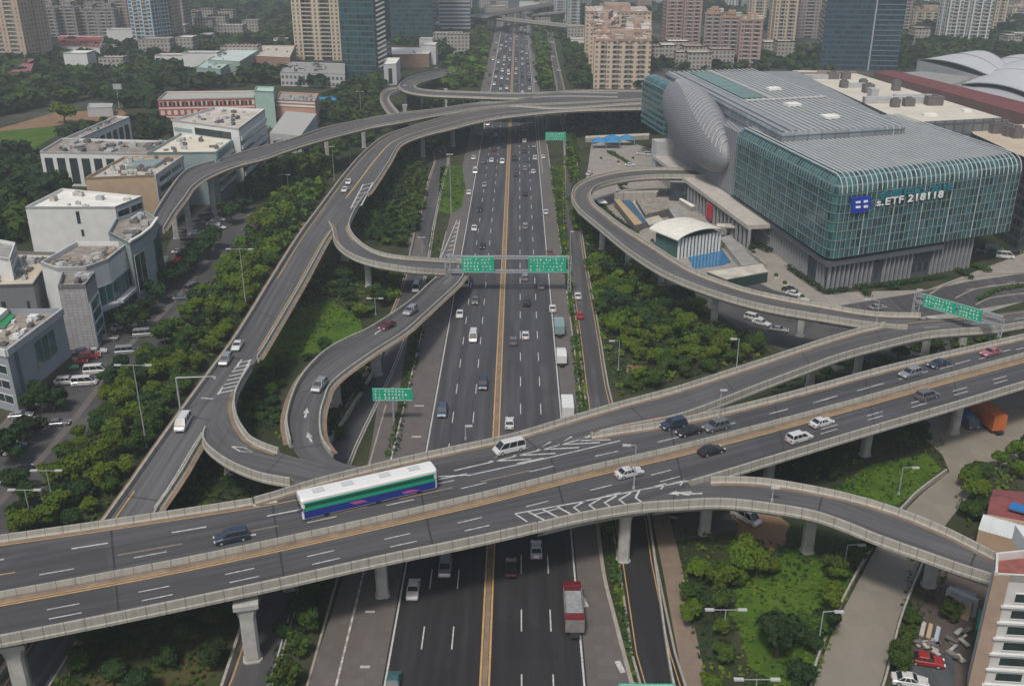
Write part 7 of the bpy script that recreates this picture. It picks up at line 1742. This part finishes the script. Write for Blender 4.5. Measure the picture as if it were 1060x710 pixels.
# the long bus
a, b = P(311, 534.5, ZM), P(449, 502, ZM)
a, b = Vector(a), Vector(b); bl = (b - a).length; bc = (a + b) / 2; ba = math.atan2(a.y - b.y, a.x - b.x)
bus = thing('bus', 'long white-roofed city bus striped green, blue and pink on the main viaduct', 'bus', bc, ba); hw, bh = 1.62, 3.9; L2 = bl / 2
def brick(nm, mat, x0, x1, y0, y1, z0, z1, par=bus): m = MB(); m.box(((x0 + x1) / 2, (y0 + y1) / 2, (z0 + z1) / 2), (x1 - x0, y1 - y0, z1 - z0)); return m.build(nm, mat, par)
m = MB(); loft(m, [[(x, -w_, .35), (x, -w_, bh - .35), (x, -w_ + .3, bh - .04), (x, 0, bh), (x, w_ - .3, bh - .04), (x, w_, bh - .35), (x, w_, .35)] for x, w_ in ((-L2, hw - .1), (-L2 + .25, hw), (L2 - .35, hw), (L2, hw - .15))])
body = m.build('body', plain('bus_white', (.72, .72, .71), .4, coat=.4), bus)
BG, BB, BP = plain('bus_green', (.015, .33, .17), .4), plain('bus_blue', (.02, .035, .24), .4), plain('bus_pink', (.45, .10, .30), .4)
for s in (-1, 1):
    y0, y1_ = (s * (hw + .002), s * (hw + .03)) if s > 0 else (-hw - .03, -hw - .002)
    brick('window_band', plain('bus_window', (.012, .10, .07), .15, spec=.7), -L2 + .5, L2 - .5, y0, y1_, 2.35, 2.95, body); brick('green_stripe', BG, -L2 + .3, L2 - .3, y0, y1_, 1.75, 2.33, body); brick('blue_stripe', BB, -L2 + .3, L2 - .3, y0, y1_, .45, 1.73, body)
    brick('green_stripe', BG, -L2 + .3, L2 - .3, y0, y1_, 2.97, 3.2, body)
    m = MB(); yy = s * (hw + .045); m.face([(L2 * .25, yy, .95), (L2 * .05, yy, .95), (L2 * .15, yy, 1.5), (L2 * .33, yy, 1.5)]); m.face([(-L2 * .5, yy, .7), (-L2 * .75, yy, .7), (-L2 * .62, yy, 1.2), (-L2 * .45, yy, 1.2)]); m.build('pink_flash', BP, body)
for x in (-L2 * .45, L2 * .1, L2 * .8): brick('door', plain('bus_door', (.05, .06, .07), .3), x - .55, x + .55, -hw - .05, -hw - .035, .5, 2.6, body)
brick('windscreen', CGLASS, L2 - .02, L2 + .03, -hw + .25, hw - .25, 1.1, 2.7); brick('bumper', BB, L2 - .02, L2 + .06, -hw + .15, hw - .15, .35, .95)
for x in (-L2 * .7, -L2 * .25, L2 * .3, L2 * .72): brick('roof_unit', plain('bus_unit', (.50, .52, .52), .6), x - .9, x + .9, -.6, .6, bh - .02, bh + .16)
for x in (-L2 * .72, -L2 * .1, L2 * .66):
    for s in (-1, 1): m = MB(); m.tube((x, s * (hw - .3), .48), (x, s * (hw + .01), .48), .48, n=14); m.build('wheel', RUBB, bus)
for s in (-1, 1): brick('headlight', HEADL, L2 + .03, L2 + .08, s * .95 - .2, s * .95 + .2, .7, .9); brick('mirror', RUBB, L2 - .1, L2 + .1, s * (hw + .2) - .12, s * (hw + .2) + .12, 2.1, 2.5)
# ---- dense traffic far up the highway (too small to show parts)
rr = random.Random(21); cols = ['white'] * 12 + ['silver'] * 6 + ['black'] * 5 + ['grey'] * 5 + ['dark_blue', 'dark_blue', 'dark_red', 'brown', 'blue']
X = lambda off: P(537 + off, 710, 0).x
lanes_s = [X(o) for o in (-123, -90, -57)]; lanes_n = [X(o) for o in (-15, 20, 53)]; extra = [X(-158), X(86)]
taken = []
nfar = 0
LN = ['outer left lane', 'middle left lane', 'inner left lane', 'inner right lane', 'middle right lane', 'outer right lane', 'left shoulder', 'right shoulder']
for li, (lx, a) in enumerate([(x, S_) for x in lanes_s] + [(x, N_) for x in lanes_n] + [(extra[0], S_), (extra[1], N_)]):
    Y = P(537, 170, 0).y + rr.uniform(0, 14); q_ = 0
    while Y < 1150:
        dense = 38 if Y < 600 else 26
        if lx in extra: dense *= 2.2
        c = rr.choice(cols); k = rr.choice(('sedan', 'sedan', 'suv', 'van' if rr.random() < .5 else 'sedan'))
        car(k, c, Vector((lx + rr.uniform(-.4, .4), Y, .02)), a, '%s %s, %s up the %s above the green verge' % (c.replace('_', ' '), 'van' if k == 'van' else 'car', ORD[q_], LN[li]), 'traffic far up the highway', False); nfar += 1; q_ += 1
        Y += dense * rr.uniform(.45, 1.7)
for fi_, (x, y, a, c) in enumerate(((578, 74, 2, 'white'), (574, 68, 2, 'silver'), (572, 60, 2, 'white'), (569, 52, 2, 'black'), (571, 45, 2, 'white'), (459, 67, 1, 'white'), (452, 72, .7, 'silver'), (453, 108, 1.2, 'white'), (456, 160, 1.7, 'black'))):
    car('sedan', c, P(x, y, .1), a, '%s car, %s in line along the far side roads' % (c, ORD[fi_]), 'cars on the far side roads', False)
for i in range(30):
    x, y = i * 3 + rr.uniform(0, 2), rr.uniform(86, 94)
    if rr.random() < .6: car('sedan', rr.choice(cols), P(x, y, .1), rr.uniform(0, 3), ORD[i] + ' tiny parked car from the left in the distant car park', 'cars in the distant car park', False)
print('far cars', nfar)

# ------------------------------------------------------------------ street lamps, masts, gantries, barriers
def lamp(x, y, ytop, label, z=0, arm=2.2, ang=0.0, twin=True, name='street_lamp'):
    p = P(x, y, z); lo, hi = z, 80
    for _ in range(40):
        mdl = (lo + hi) / 2
        if proj((p.x, p.y, mdl))[1] > ytop: lo = mdl
        else: hi = mdl
    h = lo; o = thing(name, label, 'street lamp', p); m = MB(); m.tube(p, (p.x, p.y, h), .16 if h - z > 14 else .11, .08, 8); m.tube(p, p + Vector((0, 0, .5)), .25, .22, 8); part(m, 'pole', STEEL, o)
    dx, dy = math.cos(ang), math.sin(ang); m = MB(); s0 = -1 if twin else 0
    m.bar((p.x + s0 * dx * arm, p.y + s0 * dy * arm, h), (p.x + dx * arm, p.y + dy * arm, h + (0 if twin else .2)), .1); part(m, 'arm', STEEL, o)
    for s in ((-1, 1) if twin else (1,)):
        m = MB(); m.box((p.x + s * dx * arm, p.y + s * dy * arm, h + .02), (1.3, .5, .22), ang); part(m, 'lamp_head', LAMPW, o)
    return o
for a in ((152, 463, 378, 'tall twin mast lamp left of the west ramp near the bright trees', 0, 3), (255, 320, 258, 'tall twin mast lamp left of the west ramp beside the upper trees', 0, 3), (55, 520, 487, 'twin lamp in the left tree belt above the viaduct', 0, 2.2), (34, 545, 507, 'twin lamp at the viaduct edge in the left tree belt', 0, 2.2),
          (749, 655, 631, 'twin lamp on the left edge of the lower right lawn', 0, 2.4), (780, 732, 703, 'twin lamp at the bottom edge below the lawn', 0, 2.4), (467, 221, 160, 'slim tall pole on the green verge beside the highway', 0, .6), (389, 326, 309, 'lamp beside the grass patch right of the west ramp', 0, 1.6),
          (374, 122, 95, 'pole among the dark trees above the high ramp', 0, 1.5), (437, 262, 246, 'lamp on the left service road above the loop ramp', 0, .5), (346, 186, 152, 'tall pole in front of the high ramp, left one', 0, .5), (363, 170, 142, 'tall pole in front of the high ramp, right one', 0, .5), (299, 200, 181, 'short pole in the trees below the high ramp', 0, .5)):
    lamp(*a[:4], z=a[4], arm=a[5])
for a in ((873, 592, 564, 'single arm lamp above the lower right lawn', 0, 2.2, 0), (846, 674, 633, 'tall single arm lamp at the right edge of the lawn', 0, 2.2, 0), (930, 512, 484, 'single arm lamp on the small lawn under the viaduct', 0, 2.2, 0), (656, 506, 461, 'single lamp standing on the main viaduct above the white car', ZM, 1.5, math.pi), (744, 434, 404, 'single lamp between the merging ramp and the viaduct', ZM, .4, 0),
          (762, 384, 351, 'single arm lamp on the edge of the north-east ramp', ZM, 1.2, math.pi), (640, 384, 353, 'single arm lamp at the left edge of the right grove', 0, 1.8, math.pi), (482, 455, 441, 'short lamp at the viaduct parapet over the left lanes', ZM, .6, 0), (590, 264, 240, 'single lamp between the service roads right of the gantry', 0, .5, 0), (907, 335, 312, 'twin-armed lamp where the loop meets the north-east ramp', ZM, 2.6, 2.7), (799, 519, 505, 'short lamp on the south-east ramp parapet', ZM, .3, 0), (945, 325, 300, 'lamp beside the diagonal green sign', ZM, .6, 0)):
    lamp(*a[:4], z=a[4], arm=a[5], ang=a[6], twin=False)
# bent gantry mast over the west ramp
p = P(187, 425, 9); o = thing('camera_mast', 'bent grey mast arching over the west ramp beside the white van', 'mast', p); hh = ztop(p.xy, 391); m = MB(); q = Vector((p.x, p.y, hh)); e = P(222, 389.5, hh); e = q + (e - q).normalized() * (e - q).length
m.tube((p.x, p.y, 6), q, .2, .16, 8); m.tube(q, e, .15, .1, 8); part(m, 'pole', STEEL, o); m = MB(); m.box((e.x, e.y, hh - .3), (.5, .4, .4)); part(m, 'camera', LAMPW, o)
def sign_text(mb, x0, x1, z0, z1, rows, seed, lead='arrow'):
    """stroke glyphs and arrows laid out on a board in local (u, z); returned as little bars"""
    rq = random.Random(seed); h = (z1 - z0); rh = h / (rows + .4)
    for r in range(rows):
        z = z1 - rh * (r + .7); u = x0 + .5
        if r % 2 == 0 and lead: 
            mb.append((u, z - rh * .3, u, z + rh * .3)); mb.append((u - .2, z + .05, u, z + rh * .3)); mb.append((u + .2, z + .05, u, z + rh * .3)); u += .8
        while u < x1 - .7:
            s = rh * .3
            for _ in range(3): 
                if rq.random() < .5: zz = z + rq.uniform(-s, s); mb.append((u - s * .8, zz, u + s * .8, zz))
                else: uu = u + rq.uniform(-s, s) * .7; mb.append((uu, z - s, uu, z + s))
            u += rh * .95
            if rq.random() < .12: u += rh * .7
def board(o, a, d, w, z0, z1, rows, seed, nrm, name='sign_board'):
    """green board: a = left end (xy), d = direction, nrm = towards the reader"""
    m = MB(); pts = [a, a + d * w, a + d * w - nrm * .12, a - nrm * .12]; m.prism([(p.x, p.y) for p in pts], z0, z1, True, True); b = part(m, name, GREEN, o)
    L = []; sign_text(L, .2, w - .2, z0 + .15, z1 - .15, rows, seed); m = MB()
    for u0, v0, u1, v1 in L:
        p, q = a + d * u0 + nrm * .03, a + d * u1 + nrm * .03; m.bar((p.x, p.y, v0), (q.x, q.y, v1), .11, .05)
    for v in (z0 + .12, z1 - .12): p, q = a + d * .12 + nrm * .03, a + d * (w - .12) + nrm * .03; m.bar((p.x, p.y, v), (q.x, q.y, v), .07, .04)
    part(m, 'sign_lettering', SIGNW, b); return b
def truss(mb, a, b, s=.9):
    d = (b - a).normalized(); up = Vector((0, 0, 1)); q = d.cross(up).normalized() * s / 2; u = up * s / 2; L = (b - a).length; n = max(2, int(L / (s * 1.3)))
    for sx in (-1, 1):
        for sz in (-1, 1): mb.bar(a + q * sx + u * sz, b + q * sx + u * sz, .16)
    for i in range(n):
        p0, p1 = a.lerp(b, i / n), a.lerp(b, (i + 1) / n); f = 1 if i % 2 else -1
        for sx in (-1, 1): mb.bar(p0 + q * sx - u * f, p1 + q * sx + u * f, .1)
        for sz in (-1, 1): mb.bar(p0 + q * f + u * sz, p1 - q * f + u * sz, .08)
Yg = P(589, 303, 0).y; ga, gb = P(589, 303, 0), Vector((0, 0, 0)); xl = P(464, 303, 0).x
z_hi, z_lo = ztop((ga.x, ga.y), 266.5), ztop((ga.x, ga.y), 281)
gn = thing('sign_gantry', 'large twin-beam gantry spanning the highway with two green signs', 'gantry', (xl, Yg, 0)); m = MB()
for zz in (z_hi, z_lo): truss(m, Vector((xl, Yg, zz)), Vector((ga.x, Yg, zz)), .7)
part(m, 'beam', STEEL, gn)
for xx, w_ in ((xl, 1.4), (ga.x, .7)):
    m = MB()
    for sx in (-1, 1):
        for sy in (-1, 1): m.bar((xx + sx * w_ / 2, Yg + sy * w_ / 2, 0), (xx + sx * w_ / 2, Yg + sy * w_ / 2, z_hi + .4), .2)
    for k in range(int(z_hi / 1.2)):
        z0 = k * 1.2; f = 1 if k % 2 else -1
        for sy in (-1, 1): m.bar((xx - f * w_ / 2, Yg + sy * w_ / 2, z0), (xx + f * w_ / 2, Yg + sy * w_ / 2, z0 + 1.2), .1)
        for sx in (-1, 1): m.bar((xx + sx * w_ / 2, Yg - f * w_ / 2, z0), (xx + sx * w_ / 2, Yg + f * w_ / 2, z0 + 1.2), .1)
    part(m, 'post', STEEL, gn)
def gx(px, z): return P(px, 0, z).x if False else None
def xat(px, Y, z):
    lo, hi = -80, 80
    for _ in range(50):
        c = (lo + hi) / 2
        if proj((c, Y, z))[0] < px: lo = c
        else: hi = c
    return lo
zc = (z_hi + z_lo) / 2; DX, BK = Vector((1, 0, 0)), Vector((0, -1, 0))
for (p0, p1, sd) in ((478.5, 511.5, 1), (547, 586, 2)):
    x0, x1 = xat(p0, Yg, zc), xat(p1, Yg, zc); board(gn, Vector((x0, Yg - .55, 0)), DX, x1 - x0, z_lo - .2, z_hi + .3, 4, sd, BK)
# cantilever sign over the left service road
pp = P(424, 438, 0); Yc = pp.y; zt, zb_ = ztop((pp.x, pp.y), 401.5), ztop((pp.x, pp.y), 414.5); zt, zb_ = max(zt, zb_), min(zt, zb_)
cs = thing('road_sign', 'green direction sign on a post over the left service road above the viaduct', 'sign', pp); x0, x1 = xat(385.5, Yc, (zt + zb_) / 2), xat(427, Yc, (zt + zb_) / 2); board(cs, Vector((x0, Yc - .2, 0)), DX, x1 - x0, zb_, zt, 3, 5, BK)
m = MB(); m.tube((x0 + (x1 - x0) * .5, Yc, 0), (x0 + (x1 - x0) * .5, Yc, zt), .18, n=8); m.bar((x0, Yc, zt - .4), (x1, Yc, zt - .4), .15); m.bar((x0, Yc, zb_ + .4), (x1, Yc, zb_ + .4), .15); part(m, 'post', STEEL, cs)
# small green sign below the high crossing
pp = P(583, 165, 0); zt, zb_ = ztop((pp.x, pp.y), 137), ztop((pp.x, pp.y), 145.5); cs = thing('road_sign', 'small green direction sign beneath the high crossing', 'sign', pp); x0, x1 = xat(564.5, pp.y, zt), xat(586, pp.y, zt); board(cs, Vector((x0, pp.y - .2, 0)), DX, x1 - x0, zb_, zt, 3, 6, BK)
m = MB(); m.tube((x1 - .4, pp.y, 0), (x1 - .4, pp.y, zt), .18, n=8); m.bar((x0, pp.y, zt - .4), (x1, pp.y, zt - .4), .15); part(m, 'post', STEEL, cs)
# sign whose top edge shows at the bottom of the picture
pp = P(640, 742, 0); zt = ztop((pp.x, pp.y), 706.5); cs = thing('road_sign', 'green sign over the right service road cut off by the bottom edge', 'sign', pp); x0, x1 = xat(640, pp.y, zt), xat(698, pp.y, zt); board(cs, Vector((x0, pp.y - .2, 0)), DX, x1 - x0, max(.5, zt - 3.2), zt, 3, 7, BK)
m = MB(); m.tube((x0 + 2, pp.y, 0), (x0 + 2, pp.y, zt), .18, n=8); m.bar((x0, pp.y, zt - .4), (x1, pp.y, zt - .4), .15); part(m, 'post', STEEL, cs)
# diagonal sign over the north-east ramp
pa, pb = P(947, 324, ZM), P(1034, 350, ZM); za = ztop((pa.x, pa.y), 304.5)
dg_ = thing('sign_gantry', 'diagonal gantry with a long green sign over the north-east ramp', 'gantry', pa); sa, sb_ = Vector((pa.x, pa.y, za)), Vector((pb.x, pb.y, za)); dd = (sb_ - sa).normalized(); nn = Vector((dd.y, -dd.x, 0)); nn = nn if nn.y < 0 else -nn
m = MB(); truss(m, sa, sb_, .7); truss(m, sa - Vector((0, 0, 1.8)), sb_ - Vector((0, 0, 1.8)), .5); part(m, 'beam', STEEL, dg_)
for q, w_ in ((pa, 1.6), (pb, .6)):
    m = MB()
    for s in (-1, 1): m.bar(q + dd * s * w_ / 2, Vector((q.x, q.y, za)) + dd * s * w_ / 2, .2)
    for k in range(4): z0 = ZM + k * (za - ZM) / 4; f = 1 if k % 2 else -1; m.bar(Vector((q.x, q.y, z0)) - dd * f * w_ / 2, Vector((q.x, q.y, z0 + (za - ZM) / 4)) + dd * f * w_ / 2, .12)
    part(m, 'post', STEEL, dg_)
Lg = (sb_ - sa).length
def ug(px):
    lo, hi = 0, Lg
    for _ in range(40):
        c = (lo + hi) / 2
        if proj(sa + dd * c)[0] < px: lo = c
        else: hi = c
    return lo
for u0, u1, sd in ((ug(958), ug(991), 8), (ug(993), ug(1018), 9)): board(dg_, sa + dd * u0 + nn * .5, dd, u1 - u0, za - 2.4, za + .7, 3, sd, nn)
# red and white barriers on the painted gore between ramp and viaduct
for i in range(13):
    t = i / 12; p = P(619 + 62 * t, 447.5 - 13.5 * t, ZM); p = p + Vector((0, -.9, 0)); o = thing('traffic_barrier', ORD[i] + ' red and white barrier from the left in the gore row', 'barrier', p, 0, 'barriers along the viaduct gore')
    m = MB(); m.box((p.x, p.y, ZM + .4), (1.3, .45, .8), .25); part(m, 'barrier_body', plain('barrier_red', (.42, .10, .07), .6), o); m = MB(); m.box((p.x, p.y, ZM + .55), (1.0, .5, .2), .25); part(m, 'white_band', WWALL, o)
# red parasols / balloons by the mall
for x, y, r_, lab in ((111, 327, 2.6, 'large red inflatable ball beside the green atrium'), (187, 284, 2.2, 'dark red round tent near the giant screen'), (127, 335, 1.3, 'small red inflatable right of the large red ball')):
    p = P(x, y, 0); o = thing('inflatable_ball', lab, 'inflatable', p); m = MB(); n = 12
    def sp(a, b): return (p.x + r_ * math.cos(b) * math.cos(a), p.y + r_ * math.cos(b) * math.sin(a), r_ * 1.5 + r_ * math.sin(b))
    for i in range(n):
        for j in range(6): A0, A1_ = 2 * math.pi * i / n, 2 * math.pi * (i + 1) / n; B0, B1_ = -math.pi / 2 + math.pi * j / 6, -math.pi / 2 + math.pi * (j + 1) / 6; m.face([sp(A0, B0), sp(A1_, B0), sp(A1_, B1_), sp(A0, B1_)])
    part(m, 'ball', plain('ball_red', (.5, .02, .03), .5), o, True); m = MB(); m.tube((p.x, p.y, 0), (p.x, p.y, r_), .5, n=8); part(m, 'stand', UNITD, o)
# floodlight tower of the sports ground, crane mast
p = P(125, 112, 0); o = thing('floodlight_tower', 'slim lattice tower standing behind the brown sports ground', 'tower', p); hh = ztop(p.xy, 90); m = MB()
for s in (-1, 1):
    m.bar((p.x + s, p.y, 0), (p.x + s * .4, p.y, hh), .3)
for k in range(8): z0 = hh * k / 8; m.bar((p.x - 1, p.y, z0), (p.x + 1, p.y, z0 + hh / 8), .2)
part(m, 'lattice', STEEL, o); m = MB(); m.box((p.x, p.y, hh), (5, 1, 3)); part(m, 'lamp_panel', STEEL, o)

# ------------------------------------------------------------------ haze
hz = MB(); hz.prism([(-3200, -260), (3200, -260), (3200, 3200), (-3200, 3200)], -3.0, 165.0, True, True)
hm = bpy.data.materials.new('haze'); hm.use_nodes = True; ht = hm.node_tree; ht.nodes.remove(ht.nodes['Principled BSDF'])
pv = ht.nodes.new('ShaderNodeVolumePrincipled'); pv.inputs['Color'].default_value = (.86, .95, 1.0, 1); pv.inputs['Density'].default_value = 0.00024; pv.inputs['Anisotropy'].default_value = .0
ht.links.new(pv.outputs[0], ht.nodes['Material Output'].inputs['Volume'])
ho = hz.build('haze', hm); ho['kind'] = 'stuff'
